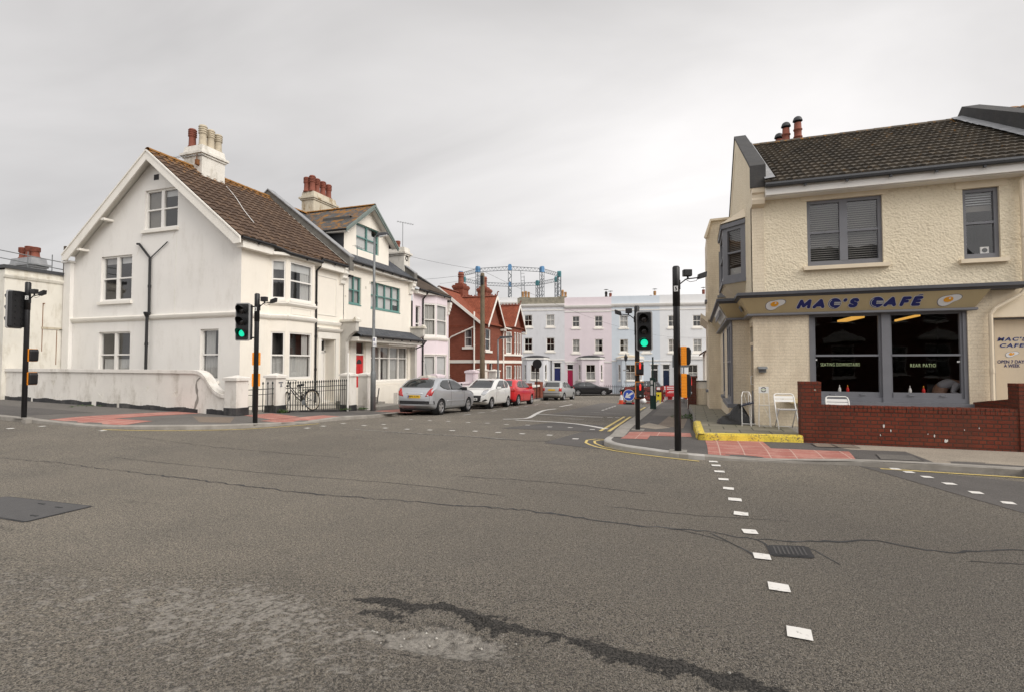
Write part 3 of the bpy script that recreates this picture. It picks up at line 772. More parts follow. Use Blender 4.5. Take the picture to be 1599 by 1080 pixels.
# laid asphalt patches
for q, mt in ((((2.45, 9.78), (4.9, 8.95), (3.45, 6.9), (3.05, 8.0)), 'tarmac_dark'), (((-4.9, 13.1), (-1.95, 13.3), (-1.85, 15.4), (-4.2, 15.9)), 'tarmac_dark'), (((-3.0, 10.55), (-1.75, 10.1), (-1.9, 13.3), (-2.7, 13.2)), 'tarmac_dark'), (((-5.4, 20.2), (-2.2, 20.1), (-2.2, 33), (-5.6, 33)), 'tarmac_grey')):
    tag(sheet(MB(), q, .004).build('road_patch', mt, road), kind='structure')
def mark(name, pts, w, mat='white_paint', smooth=False, h=.008, zf=gz): return tag(ribbon(MB(), pts, w, h, zf, smooth=smooth).build(name, mat, road), kind='structure')
# crossing studs
studs = [(0.57, 3.55), (0.55, 4.23), (0.51, 4.85), (0.48, 5.53), (0.45, 6.16), (0.43, 6.78), (0.39, 7.36), (0.36, 7.93), (0.33, 8.5), (0.3, 9.0), (0.27, 9.36),
         (3.41, 7.67), (3.31, 8.16), (3.22, 8.66), (3.12, 9.09), (3.01, 9.42), (2.91, 9.66), (3.52, 7.1), (3.62, 6.5),
         (-14.93, 7.6), (-14.8, 8.15), (-12.9, 8.3), (-9.41, 10.97), (-9.39, 11.56), (-9.4, 12.41), (-8.57, 12.22), (-8.29, 12.75), (-7.66, 11.85), (-6.99, 11.82), (-6.37, 11.88), (-5.79, 11.98), (-5.2, 12.08), (-4.57, 12.03), (-3.94, 11.99), (-3.25, 11.96), (-2.52, 11.48),
         (-8.64, 14.85), (-7.86, 14.65), (-7.22, 14.66), (-6.48, 14.5), (-5.88, 14.55), (-5.2, 14.36), (-4.57, 14.42), (-3.83, 14.1), (-3.26, 14.14), (-2.59, 13.84)]
for x, y in studs:
    s = .062 + .006 * rnd.random(); a = rnd.uniform(-.12, .12); m = MB()
    if y < 7: s += .004
    pl = [(x + s * (cx * math.cos(a) - cy * math.sin(a)) * (1 + rnd.uniform(-.08, .08)), y + s * (cx * math.sin(a) + cy * math.cos(a)) * (1 + rnd.uniform(-.08, .08))) for cx, cy in ((-1, -1), (0, -1.03), (1, -1), (1, 1), (0, 1.03), (-1, 1))]
    m.add([(px, py, gz(px, py) + .009) for px, py in pl], [(0, 1, 2, 3, 4, 5)]); tag(m.build('crossing_stud', 'white_paint', road), kind='structure')
mark('lane_line', [(-6.1, 16.5), (-5.53, 17.16), (-5.65, 18.3), (-5.9, 19.6), (-6.25, 21.6), (-6.37, 22.87), (-6.25, 24.2)], .16, smooth=True)
mark('lane_line', [(-6.62, 26.4), (-6.66, 29.4)], .14)
mark('lane_line', [(-5.96, 19.82), (-4.9, 19.5), (-3.95, 19.25), (-3.2, 19.2)], .16, smooth=True)
for a, b in (((-3.05, 19.2), (-2.85, 19.2)), ((-2.75, 19.2), (-2.6, 19.2)), ((-2.5, 19.22), (-2.4, 19.22))): mark('lane_line', [a, b], .14)
mark('stop_line', [(-5.6, 16.3), (-4.8, 16.15), (-4.11, 16.02), (-3.44, 15.65), (-2.8, 14.95), (-2.28, 14.2)], .17, 'white_paint', smooth=True)
mark('lane_line', [(-4.3, 17.8), (-3.6, 17.7)], .2, 'faded_paint'); mark('lane_line', [(-3.3, 17.6), (-2.9, 17.6)], .12, 'faded_paint')
for k in range(5): mark('lane_line', [(-4.02 - .03 * k, 23.9 + k * 1.15), (-4.04 - .03 * k, 24.6 + k * 1.15)], .10)
mark('lane_line', [(-4.2, 22.2), (-3.4, 21.9), (-2.6, 21.6)], .10, 'faded_paint')
for x0, y0, x1, y1 in ((-8.2, 17.9, -8.15, 18.5), (-8.2, 19.3, -8.15, 19.9), (-8.25, 20.9, -8.25, 21.5), (-8.3, 22.4, -8.3, 23.1), (-8.35, 24.1, -8.35, 24.8), (-8.4, 25.9, -8.4, 26.6), (-8.5, 28, -8.5, 28.8), (-8.5, 30.4, -8.5, 31.2), (-8.3, 34, -8.3, 34.8), (-8.3, 36, -8.3, 36.8)):
    mark('parking_bay_line', [(x0, y0), (x1, y1)], .09)
for off in (0, .22):
    mark('double_yellow_line', [(-2.32 + off, 13.5), (-2.42 + off, 16.5), (-2.52 + off, 20)], .085, 'yellow_paint', True)
    mark('double_yellow_line', [(-2.45 + off, 25.0), (-2.5 + off, 28.5)], .09, 'yellow_paint')
mark('double_yellow_line', [(-1.86, 11.62), (-2.1, 11.62), (-2.24, 11.35), (-2.18, 10.9), (-1.85, 10.35), (-1.45, 9.98), (-.98, 9.72), (-.30, 9.44), (.05, 9.32)], .055, 'yellow_paint', True)
mark('double_yellow_line', [(-1.84, 11.45), (-1.98, 11.45), (-2.06, 11.25), (-1.98, 10.88), (-1.72, 10.42), (-1.35, 10.08), (-.93, 9.83)], .05, 'yellow_paint', True)
mark('double_yellow_line', [(2.7, 9.60), (4.5, 9.50), (9, 9.48), (30, 9.48)], .06, 'yellow_paint')
mark('double_yellow_line', [(-13.1, 8.42), (-12.2, 8.72), (-11.3, 9.25), (-10.5, 10.0), (-10.1, 11.0), (-9.9, 12.0)], .06, 'yellow_paint', True)
mark('worn_seam', jag([(-8.2, 11.25), (-6.6, 11.05), (-5.0, 10.98), (-3.7, 10.82)], .02), .04, 'faded_paint')

# ---- kerbs and pavements
KL = [(-60, 8.48), (-30, 8.48), (-17.1, 8.47), (-15.7, 8.44), (-13.6, 8.60), (-12.1, 9.02), (-10.95, 9.80), (-10.45, 10.8), (-10.2, 12.2), (-10.15, 14.6), (-10.6, 16.4), (-10.85, 19), (-10.85, 30), (-10.75, 36), (-10.7, 42), (-10.9, 44.6), (-11.5, 46.2), (-14, 46.8), (-26, 47)]
IL = [(-60, 11.9), (-30, 11.9), (-20, 11.9), (-18, 11.9), (-14.4, 11.9), (-13.6, 11.9), (-12.7, 12.1), (-12.55, 12.5), (-12.52, 13), (-12.52, 14.8), (-12.52, 16.2), (-12.5, 22), (-12.5, 30), (-12.5, 36), (-12.5, 41), (-12.6, 42), (-13, 43), (-15, 44), (-26, 44)]
KR = [(70, 9.72), (20, 9.72), (6, 9.70), (4.5, 9.70), (2.5, 9.80), (1.2, 9.66), (.14, 9.54), (-.28, 9.56), (-.96, 9.85), (-1.47, 10.2), (-1.76, 10.75), (-1.84, 11.6), (-1.88, 13), (-1.98, 17), (-2.05, 21), (-2.2, 28), (-2.25, 36), (-2.3, 46)]
IR = [(70, 12), (20, 12), (6, 12), (4.5, 12), (2.5, 12), (1.4, 11.75), (.10, 11.5), (.06, 11.5), (.05, 11.6), (.03, 11.8), (.02, 12.2), (0, 12.8), (-.1, 14), (-.15, 17), (-.22, 21), (-.32, 28), (-.32, 36), (-.32, 46)]
def strip(outer, inner, zf, n=8, step=.6):
    A = catmull([(*p, 0) for p in outer], 1e9); mb = MB()
    oo, ii = [], []
    for k in range(len(outer) - 1):
        m_ = max(1, int(math.dist(outer[k], outer[k + 1]) / step)) if math.dist(outer[k], outer[k + 1]) < 15 else 10
        for j in range(m_):
            t = j / m_; oo.append(Vector(outer[k]).lerp(Vector(outer[k + 1]), t)); ii.append(Vector(inner[k]).lerp(Vector(inner[k + 1]), t))
    oo.append(Vector(outer[-1])); ii.append(Vector(inner[-1]))
    for a, b in zip(oo, ii):
        for k in range(n + 1):
            p = a.lerp(b, k / n); mb.v.append((p.x, p.y, zf(p.x, p.y)))
    mb.f = [(i * (n + 1) + k, i * (n + 1) + k + 1, (i + 1) * (n + 1) + k + 1, (i + 1) * (n + 1) + k) for i in range(len(oo) - 1) for k in range(n)]
    return mb
def lower(x, y):                         # pavement dips where the dropped kerbs are
    return .06 * math.exp(-((x - 1.2) / 1.3) ** 2 - ((y - 9.7) / .5) ** 2) + .05 * math.exp(-((x + 1.8) / .5) ** 2 - ((y - 12.2) / 1.0) ** 2) + .05 * math.exp(-((x + 13.6) / 1.6) ** 2 - ((y - 8.6) / .5) ** 2) + .05 * math.exp(-((x + 10.3) / .5) ** 2 - ((y - 11.8) / .9) ** 2)
def pvz(x, y): return pz(x, y) - lower(x, y)
pav = tag(strip(KL, IL, pvz).build('pavement', 'tarmac_grey', smooth=True), 'grey tarmac pavement round the white house corner', kind='structure')
pav2 = tag(strip(KR, IR, pvz).build('pavement', 'tarmac_dark', smooth=True), 'dark tarmac pavement outside the cafe', kind='structure')
def kerb(pts, w, mat, par, a=0, b=None, seg=.9):
    P = catmull([(*p, 0) for p in pts[a:b]], .15); mb = MB(); o = len(mb.v)
    acc = 0
    for i, p in enumerate(P):
        t = (P[min(i + 1, len(P) - 1)] - P[max(i - 1, 0)]).normalized(); n = Vector((-t.y, t.x, 0))
        if par == 'R': n = -n
        # n points inland
        for d, h in ((-.015, -.2), (-.012, PV - .012), (.01, PV + .006), (w, PV + .006), (w, -.05)):
            q = p + n * d; mb.v.append((q.x, q.y, gz(q.x, q.y) + h - (lower(q.x, q.y) if h > 0 else 0)))
    for i in range(len(P) - 1):
        for k in range(4): mb.f.append((o + i * 5 + k, o + i * 5 + k + 1, o + (i + 1) * 5 + k + 1, o + (i + 1) * 5 + k))
    return mb
tag(kerb(KL, .14, 'kerb_stone', 'L').build('kerb', 'kerb_stone'), kind='structure')
tag(kerb(KR, .14, 'kerb_stone', 'R', 0, 8).build('kerb', 'kerb_stone'), kind='structure')
tag(kerb(KR, .14, 'kerb_pale', 'R', 6, 12).build('kerb', 'kerb_pale'), kind='structure')
tag(kerb(KR, .34, 'kerb_pale', 'R', 11).build('kerb', 'kerb_stone'), kind='structure')
def lay(name, quad, mat, h=.005, zf=pvz, par=None, n=8): return tag(sheet(MB(), quad, h, zf, n).build(name, mat, par), kind='structure')
# tactile paving and patches
lay('tactile_paving', ((.20, 9.72), (2.45, 9.90), (2.55, 10.72), (.20, 10.62)), 'blister_paving', par=pav2)
lay('tactile_paving', ((.20, 10.624), (1.30, 10.68), (1.27, 11.75), (.18, 11.45)), 'blister_paving', par=pav2)
lay('tactile_paving', ((-1.50, 11.2), (-.95, 11.2), (-.95, 12.8), (-1.50, 12.8)), 'blister_paving', par=pav2)
lay('tactile_paving', ((-.946, 11.9), (-.08, 12.0), (-.12, 12.85), (-.946, 12.8)), 'blister_paving', par=pav2)
lay('tactile_paving', ((-15.4, 8.62), (-13.0, 8.86), (-13.0, 9.55), (-15.4, 9.4)), 'blister_paving', par=pav)
lay('tactile_paving', ((-15.4, 9.404), (-14.3, 9.47), (-13.9, 11.66), (-14.9, 11.66)), 'blister_paving', par=pav)
lay('tactile_paving', ((-11.0, 11.0), (-10.32, 11.1), (-10.12, 13.4), (-10.9, 13.4)), 'blister_paving', par=pav)
lay('tactile_paving', ((-12.5, 11.9), (-11.004, 11.4), (-11.004, 12.5), (-12.48, 12.95)), 'blister_paving', par=pav)
lay('tactile_paving', ((-11.9, 17.6), (-10.2, 17.4), (-10.15, 19.8), (-11.9, 19.9)), 'blister_paving', par=pav)
lay('pavement_patch', ((2.55, 9.92), (3.5, 9.84), (3.5, 11.1), (2.2, 11.0)), 'tarmac_dark', .004, par=pav2)
lay('pavement_patch', ((3.3, 9.85), (30, 9.87), (30, 11.85), (2.2, 11.85)), 'tarmac_pale', .002, par=pav2)
lay('pavement_patch', ((-1.0, 14.8), (-.3, 14.2), (-.25, 18.5), (-.9, 19.5)), 'tarmac_brown', .003, par=pav2)
lay('pavement_patch', ((-1.45, 14.1), (-.95, 13.6), (-.6, 14.2), (-1.3, 15.9)), 'tarmac_pale', .003, par=pav2)
lay('pavement_patch', ((-1.5, 19.6), (-.3, 19.6), (-.35, 27), (-1.6, 27)), 'tarmac_grey', .003, par=pav2)
lay('pavement_patch', ((-11.9, 9.95), (-11.2, 10.25), (-12.2, 11.3), (-13.3, 10.9)), 'tarmac_brown', .003, par=pav)
lay('pavement_patch', ((-30, 8.75), (-16.8, 8.75), (-16.2, 10.2), (-30, 10.4)), 'tarmac_dark', .003, par=pav)
lay('pavement_patch', ((-12.4, 13.0), (-10.95, 13.0), (-10.4, 17), (-12.4, 17)), 'tarmac_dark', .003, par=pav)
def platz(x, y): return .180 - .012 * max(0, y - 11.6) if y < 15 else .14 - .034 * (y - 15)
# raised slab apron along the cafe
m = MB(); ys = span((11.5, 26, .6)); cols = 6
for y in ys:
    t = (y - 11.5) / 14.5; xl = .05 - .35 * t + .06 * math.sin(t * 3)
    for k in range(cols + 1):
        x = xl + (2.03 - xl) * k / cols; yy = y + (.36 * (x - .05) / 1.98 if y < 11.6 else 0)
        m.v.append((x, yy, platz(x, yy)))
m.f = [(j * (cols + 1) + i, j * (cols + 1) + i + 1, (j + 1) * (cols + 1) + i + 1, (j + 1) * (cols + 1) + i) for j in range(len(ys) - 1) for i in range(cols)]
apron = tag(m.build('path', 'paving_slabs'), 'raised path of mossy grey slabs beside the cafe', kind='structure')
m = MB()
prv = None
for y in ys:                              # its bare side wall towards the street
    t = (y - 11.5) / 14.5; x = .05 - .35 * t + .06 * math.sin(t * 3)
    m.v += [(x - .002, y, platz(x, y)), (x - .03, y, pvz(x, y) - .05)]
m.f = [(2 * i, 2 * i + 2, 2 * i + 3, 2 * i + 1) for i in range(len(ys) - 1)]
m.build('path_edge', 'concrete', apron)
m = MB()
yk = [(2.03, 11.86), (1.5, 11.76), (1.0, 11.67), (.5, 11.58), (.18, 11.52), (.06, 11.56), (.035, 11.75), (.02, 12.3), (0, 13.2), (-.03, 14.4)]
P = catmull([(*p, 0) for p in yk], .1)
for i, p in enumerate(P):
    t = (P[min(i + 1, len(P) - 1)] - P[max(i - 1, 0)]).normalized(); n = Vector((t.y, -t.x, 0))
    jw = .008 * math.sin(i * 1.7) + .006 * math.sin(i * .6)
    for d, z in ((.02 + jw, -1), (.012 + jw, platz(p.x, p.y) - .018), (-.03, platz(p.x, p.y) + .012), (-.14, platz(p.x, p.y) + .010), (-.15, platz(p.x, p.y) - .02)):
        q = p - n * d if False else p + n * (-d)
        m.v.append((q.x, q.y, pvz(q.x, q.y) - .04 if z == -1 else z))
m.f = [(i * 5 + k, i * 5 + k + 1, (i + 1) * 5 + k + 1, (i + 1) * 5 + k) for i in range(len(P) - 1) for k in range(4)]
m.build('painted_kerb', 'yellow_kerb_paint', apron, smooth=False)
# yards behind the walls
tag(sheet(MB(), ((2.03, 11.9), (7, 11.9), (7, 14.2), (2.03, 14.2)), .15, lambda x, y: 0).build('ground', 'concrete'), kind='structure')
tag(sheet(MB(), ((-30, 11.8), (-12.6, 11.95), (-12.55, 46), (-30, 46)), .0, lambda x, y: pz(x, y) - .01, 24).build('ground', 'yard'), kind='structure')
m = strip([(-26, 50.2), (-20, 51.2), (-14, 52.3), (0, 55.0), (14, 57.5)], [(-27, 56), (-20, 57.3), (-14, 58.4), (0, 61), (14, 63.6)], pz)
tag(m.build('pavement', 'tarmac_grey'), 'far pavement in front of the pastel terrace', kind='structure')

# ---- covers let into the ground
def cover(name, quad, mat, zf, label, cat, ridges=0, h=.007):
    t = thing(name, label, cat, (*quad[0], zf(*quad[0])))
    sheet(MB(), quad, h, zf, 3).build('lid', mat, t)
    m = MB()
    for i in range(4):
        a, b = quad[i], quad[(i + 1) % 4]; ribbon(m, [a, b], .045, h - .0025, zf)
    m.build('frame', 'black_plinth', t)
    if ridges:
        m = MB(); a, b, c, d = [Vector(p) for p in quad]
        for k in range(1, ridges):
            p = a.lerp(b, k / ridges); q = d.lerp(c, k / ridges); ribbon(m, [p.lerp(q, .1), p.lerp(q, .9)], .014, h + .004, zf)
        m.build('bars', 'iron_cover', t)
    return t
cv = cover('manhole_cover', ((-7.9, 3.46), (-6.46, 3.44), (-6.46, 4.05), (-7.9, 4.0)), 'iron_cover', gz, 'wide flat iron inspection cover in the road, opposite the long white wall', 'manhole cover')
m = MB()
for x, y in ((-7.6, 3.56), (-6.75, 3.9), (-7.1, 3.93), (-6.62, 3.6)): m.box(x - .05, x + .05, y - .012, y + .012, gz(x, y) + .006, gz(x, y) + .011)
m.build('keyhole', 'black_plinth', cv)
cover('drain_cover', ((.60, 4.92), (.90, 4.97), (.90, 5.24), (.60, 5.16)), 'black_plinth', gz, 'small rusty iron drain grate in the road beside the white studs', 'drain cover', 9)
cover('inspection_cover', ((2.15, 11.2), (2.48, 11.25), (2.46, 11.72), (2.15, 11.68)), 'tarmac_brown', pvz, 'brown recessed paving cover at the brick pier foot, nearer the cafe corner', 'inspection cover', h=.010)
cover('inspection_cover', ((2.52, 11.26), (2.86, 11.3), (2.84, 11.78), (2.50, 11.72)), 'tarmac_brown', pvz, 'brown recessed paving cover in front of the low brick wall', 'inspection cover', h=.010)
cover('inspection_cover', ((2.82, 9.98), (3.38, 9.98), (3.42, 10.55), (2.90, 10.5)), 'tarmac_grey', pvz, 'square dark utility cover on the dark tarmac patch by the kerb', 'inspection cover', h=.010)
# ================================================================= corner house (white, gable to the main road)
GX, RZ = -18.52, 9.30                                   # ridge
EZ = 5.83
H1 = thing('house', 'white corner house with a broad gable and lichened brown tiled roof', 'house', (-18.6, 16.2, 0.1))
S_ = facing_south(13.5); E_ = facing_east(-14.4)
sl = (RZ - EZ) / 4.42
rooms = MB(); w = MB()
hs = [(-21.33, -19.66, 3.96, 5.68), (-19.06, -17.40, 6.50, 7.98), (-21.36, -19.66, 1.1, 2.82), (-16.2, -15.36, 1.05, 2.82)]
clips = [(sl, 1, RZ - .12 + sl * GX), (-sl, 1, RZ - .12 - sl * GX)]
wall(w, S_, -22.85, -14.4, -.2, 9.4, hs, clips, rev=.16)
wall(w, facing_west(-22.85), 13.5, 18.9, -.2, 5.7)
w.build('wall', 'white_render', H1)
w = MB(); fh = [(17.5, 18.36, .05, 2.64)]
wall(w, E_, 13.5, 18.92, -.4, 5.85, fh + [(14.75, 16.95, -.4, 5.6)], rev=.55)
w.build('wall', 'cream_render', H1)
wc = ('slats', 0, 1, .62, 1, 'blind_white')
window(H1, S_, *hs[0], lights=2, rooms=rooms, mull=.13, sillh=.11, fw=.06, cover=[('blind', .55, 1, .86, 1, 'blind_white'), ('blind', 0, .45, .86, 1, 'dark_cloth')])
window(H1, S_, *hs[1], lights=2, rooms=rooms, mull=.14, sillh=.11, fw=.06, cover=[('blind', 0, .47, 0, 1, 'blind_slats'), ('blind', .53, 1, .84, 1, 'blind_white')])
window(H1, S_, *hs[2], lights=2, rooms=rooms, mull=.13, cover=[('drape', 0, 1, 0, .40, 'net_cloth')])
window(H1, S_, *hs[3], rooms=rooms, cover=[('drape', 0, 1, 0, .46, 'net_cloth'), ('drape', 0, .62, .46, 1, 'net_cloth')])
m = MB(); S_.box(m, -18.62, -18.38, 8.33, 8.53, -.02, .012); m.build('air_vent', 'black_plastic', H1)
# string course round the corner
pr = [(0, 3.19), (.07, 3.24), (.09, 3.27), (.11, 3.33), (.11, 3.36), (0, 3.40)]
m = MB(); S_.prof(m, -22.95, -14.30, pr); E_.prof(m, 13.4, 14.72, pr); E_.prof(m, 16.98, 18.7, pr); m.build('string_course', 'white_trim', H1)
# shallow corner pier with its own cap at the back edge of the gable
m = MB(); m.box(-23.25, -22.86, 13.36, 13.9, 0, 5.55); m.box(-23.33, -22.80, 13.30, 13.95, 5.55, 5.62); m.build('corner_pier', 'white_render', H1)
# cracks and old wiring on the gable
m = MB()
for pl in ([(-17.42, 6.3), (-17.44, 5.2), (-17.46, 4.2), (-17.44, 3.4)], [(-19.12, 6.4), (-19.2, 6.1), (-19.32, 5.85), (-19.42, 5.6)], [(-17.5, 6.36), (-17.62, 6.1)]):
    P = catmull([(*p, 0) for p in pl], .12)
    m.tube([S_.p(p.x + rnd.uniform(-.008, .008), p.y, .002) for p in P], .006, 4)
m.build('crack', 'stained_render', H1)
# roof
m = MB()
x1, x0 = GX + 4.42, GX - 4.42; ya, yb = 13.16, 18.80
tiled(m, (x1, ya, EZ), (x1, yb, EZ), (GX, yb, RZ), (GX, ya, RZ), .31, .31, .05, .05)
tiled(m, (x0, yb, EZ), (x0, ya, EZ), (GX, ya, RZ), (GX, yb, RZ), .30, .29)
ridge_tiles(m, (GX, ya - .02, RZ + .03), (GX, yb, RZ + .03))
# tiles run down over the flat-topped bay
tiled(m, (-13.80, 15.05, 5.62), (-13.80, 16.75, 5.62), (-14.08, 17.05, 5.84), (-14.08, 14.65, 5.84), .30, .29)
roof = m.build('roof', 'brown_tiles', H1)
m = MB()                                                   # closed underside
for s in (-1, 1):
    xe = GX + s * 4.36
    m.quad((xe, ya + .05, EZ - .04), (xe, yb, EZ - .04), (GX, yb, RZ - .05), (GX, ya + .05, RZ - .05))
m.build('soffit', 'white_trim', roof)
m = MB()                                                   # bargeboards, 0.27 m deep
for s in (-1, 1):
    xe = GX + s * 4.44
    top = lambda x: RZ + .01 - sl * abs(x - GX)
    m.prism([(GX, ya - .05, top(GX)), (xe, ya - .05, top(xe)), (xe + s * .02, ya - .05, top(xe) - .22), (xe - s * .25, ya - .05, top(xe) - .24), (GX, ya - .05, top(GX) - .36)], (0, 0, 0), (0, .045, 0))
    m.prism([(GX, ya - .08, top(GX) + .012), (xe, ya - .08, top(xe) + .012), (xe, ya - .08, top(xe) - .05), (GX, ya - .08, top(GX) - .05)], (0, 0, 0), (0, .03, 0))
    for u in (.52, .82):
        x = GX + s * 4.42 * u
        if s < 0: m.box(x - .10, x + .10, ya + .0, 13.5, top(x) - .52, top(x) - .44)
m.build('bargeboard', 'white_trim', roof)
def gutter(par, pts, r=.06, mat='black_plastic', brk=True):
    mb = MB().tube(pts, r, 8)
    if brk:
        for i in range(len(pts) - 1):
            a, b = Vector(pts[i]), Vector(pts[i + 1]); n = int((b - a).length / .9)
            for k in range(1, n + 1):
                p = a.lerp(b, k / (n + 1)); mb.rbox((p.x, p.y, p.z - .10), .05, .05, .12)
    return mb.build('gutter', mat, par)
gutter(H1, [(-14.06, 13.2, 5.80), (-14.06, 14.62, 5.80), (-13.74, 15.05, 5.60), (-13.74, 16.75, 5.60), (-14.02, 17.08, 5.74)])
gutter(H1, [(-14.06, 17.1, 5.80), (-14.06, 18.75, 5.80)])
m = MB(); E_.box(m, 13.3, 14.66, 5.50, 5.80, .0, .27); E_.box(m, 17.04, 18.62, 5.50, 5.80, .0, .27); m.build('fascia_board', 'white_trim', H1)
def pipe(par, pts, r=.042, mat='black_plastic', hops=()):
    mb = MB().tube(pts, r, 8)
    for i in range(len(pts) - 1):
        a, b = Vector(pts[i]), Vector(pts[i + 1]); n = int((b - a).length / 1.4)
        for k in range(1, n + 1):
            p = a.lerp(b, k / (n + 1)); d = (b - a).normalized() * .05; mb.tube([p - d, p + d], r * 1.25, 8)
    for h in hops: mb.lathe([(r * 1.1, -.12), (r * 2.2, .0), (r * 2.3, .06)], h, 8)
    return mb.build('drainpipe', mat, par)
pipe(H1, [(-18.64, 13.43, 5.50), (-18.62, 13.43, 3.35)], .045); pipe(H1, [(-18.62, 13.36, 3.45), (-18.62, 13.36, 0.1)], .05, hops=[(-18.62, 13.36, 3.42)])
pipe(H1, [(-19.32, 13.43, 6.02), (-19.22, 13.43, 6.02), (-18.64, 13.43, 5.46)], .04); pipe(H1, [(-17.80, 13.45, 5.99), (-18.64, 13.45, 5.46)], .018)
pipe(H1, [(-14.02, 17.02, 5.70), (-14.12, 17.10, 5.52), (-14.32, 17.12, 5.36), (-14.32, 17.12, .1)], .04)
# two-storey canted bay
bay = MB(); BU = [(-14.4, 14.75), (-13.95, 15.12), (-13.95, 16.58), (-14.4, 16.95)]
bz = [(-.3, 1.08), (2.78, 3.95), (5.42, 5.62)]
bframes = []
for i in range(3):
    a, b = BU[i], BU[i + 1]; L = math.dist(a, b); U = ((b[0] - a[0]) / L, (b[1] - a[1]) / L); bframes.append((Fr(a, U, (U[1], -U[0])), L))
for fr, L in bframes:
    ins = .06 if L < 1 else .14
    wall(bay, fr, 0, L, -.3, 5.62, [(ins, L - ins, 1.08, 2.78), (ins, L - ins, 3.95, 5.38)], rev=.10)
bayo = bay.build('bay_window', 'cream_render', H1)
for fr, L in bframes:
    m = MB(); fr.prof(m, -.03, L + .03, pr); fr.prof(m, -.03, L + .03, [(0, 3.72), (.05, 3.74), (.10, 3.80), (.10, 3.86), (0, 3.88)]); m.build('string_course', 'white_trim', bayo)
    if L > 1:
        m = MB()
        for q in ((.2, L - .2, 3.44, 3.47), (.2, L - .2, 3.66, 3.69), (.2, .23, 3.47, 3.66), (L - .23, L - .2, 3.47, 3.66)): fr.box(m, *q, 0, .015)
        m.build('panel_moulding', 'white_trim', bayo)
for k, (fr, L) in enumerate(bframes):
    ins = .06 if L < 1 else .14
    cov = [('drape', 0, 1, 0, .49, 'net_cloth')] + ([('drape', .66, .98, .49, 1, 'net_cloth')] if k == 1 else [])
    window(H1, fr, ins, L - ins, 1.08, 2.78, rooms=rooms, sill=None, rec=.05, fw=.05, cover=cov, bay=True)
    window(H1, fr, ins, L - ins, 3.95, 5.38, rooms=rooms, sill='white_trim', sillh=.07, silld=.05, silld_u=.02, rec=.05, fw=.05, bay=True, cover=[('blind', 0, 1, .78, 1, 'blind_white')] + ([('drape', .55, 1, 0, .9, 'net_cloth')] if k == 1 else []))
m = MB(); m.prism([(-14.4, 14.6, 5.52), (-14.1, 14.6, 5.52), (-13.78, 15.02, 5.52), (-13.78, 16.78, 5.52), (-14.05, 17.1, 5.52), (-14.4, 17.1, 5.52)], (0, 0, 0), (0, 0, .10)); m.build('eaves_board', 'white_trim', bayo)
# front door in its recess
m = MB(); E_.box(m, 17.30, 17.48, 0, 2.66, 0, .06); E_.box(m, 18.38, 18.58, 0, 2.66, 0, .06); E_.box(m, 17.26, 18.62, 2.66, 2.92, 0, .07); E_.prof(m, 17.18, 18.70, [(0, 2.92), (.10, 2.95), (.16, 3.02), (.18, 3.08), (0, 3.10)]); m.build('door_surround', 'white_trim', H1)
dr = MB(); E_.box(dr, 17.52, 18.34, .12, 2.10, -.55, -.50); d = dr.build('door', 'upvc', H1)
m = MB(); E_.box(m, 17.50, 18.36, 2.12, 2.20, -.56, -.46); E_.box(m, 17.50, 17.56, .05, 2.64, -.56, -.46); E_.box(m, 18.30, 18.36, .05, 2.64, -.56, -.46); E_.box(m, 17.5, 18.36, .02, .12, -.56, -.2); m.build('door_frame', 'upvc', d)
m = MB(); m.quad(*[E_.p(*q) for q in ((17.75, .55, -.495), (18.1, .55, -.495), (18.1, 1.95, -.495), (17.75, 1.95, -.495))]); m.quad(*[E_.p(*q) for q in ((17.56, 2.2, -.5), (18.3, 2.2, -.5), (18.3, 2.6, -.5), (17.56, 2.6, -.5))]); m.build('pane', 'car_glass', d)
m = MB()                                                   # raised panel lines on the wall beside the bay
for q in ((17.3, 18.45, 5.20, 5.24), (17.3, 18.45, 3.62, 3.65)): E_.box(m, *q, 0, .02)
E_.box(m, 18.42, 18.45, 3.65, 5.20, 0, .02); m.build('wall_moulding', 'white_trim', H1)
rooms.build('interior', 'room_dark', H1)
def console(par, fr, u0, u1, z, mat='white_trim', k=1.):
    m = MB(); fr.prof(m, u0, u1, [(0, z), (.34 * k, z), (.34 * k, z - .12), (.30 * k, z - .18), (.30 * k, z - .30), (.22 * k, z - .38), (.22 * k, z - .48), (.12 * k, z - .58), (.10 * k, z - .72), (0, z - .78)]); return m.build('console_bracket', mat, par)
console(H1, E_, 18.62, 18.92, 5.80)
def wing(par, y0, y1, top, out, foot, cap='stained_render', body='grey_bracket'):
    """wing wall carried out over the front garden between two houses"""
    m = MB(); m.prism([(-14.4, y0, foot), (-14.12, y0, foot), (-14.12, y0, top - .85), (-13.98, y0, top - .62), (-13.86, y0, top - .52), (-14.4 + out, y0, top - .40), (-14.4 + out, y0, top), (-14.4, y0, top)], (0, 0, 0), (0, y1 - y0, 0))
    w_ = m.build('wing_wall', body, par)
    m = MB(); m.box(-14.4, -14.4 + out + .08, y0 - .07, y1 + .07, top, top + .07); m.prism([(-14.4, y0 - .05, top + .07), (-14.4 + out + .05, y0 - .05, top + .07), (-14.4 + out + .05, y1 + .05, top + .07), (-14.4, y1 + .05, top + .07)], (0, 0, 0), (0, 0, .03))
    m.prism([(-14.4 + out - .1, y0 - .05, top + .10), (-14.4 + out + .06, y0 - .05, top + .10), (-14.4 + out - .02, y0 - .05, top + .20)], (0, 0, 0), (0, y1 - y0 + .1, 0)); m.build('coping', cap, w_); return w_
wing(H1, 18.74, 18.96, 3.42, .78, 0)
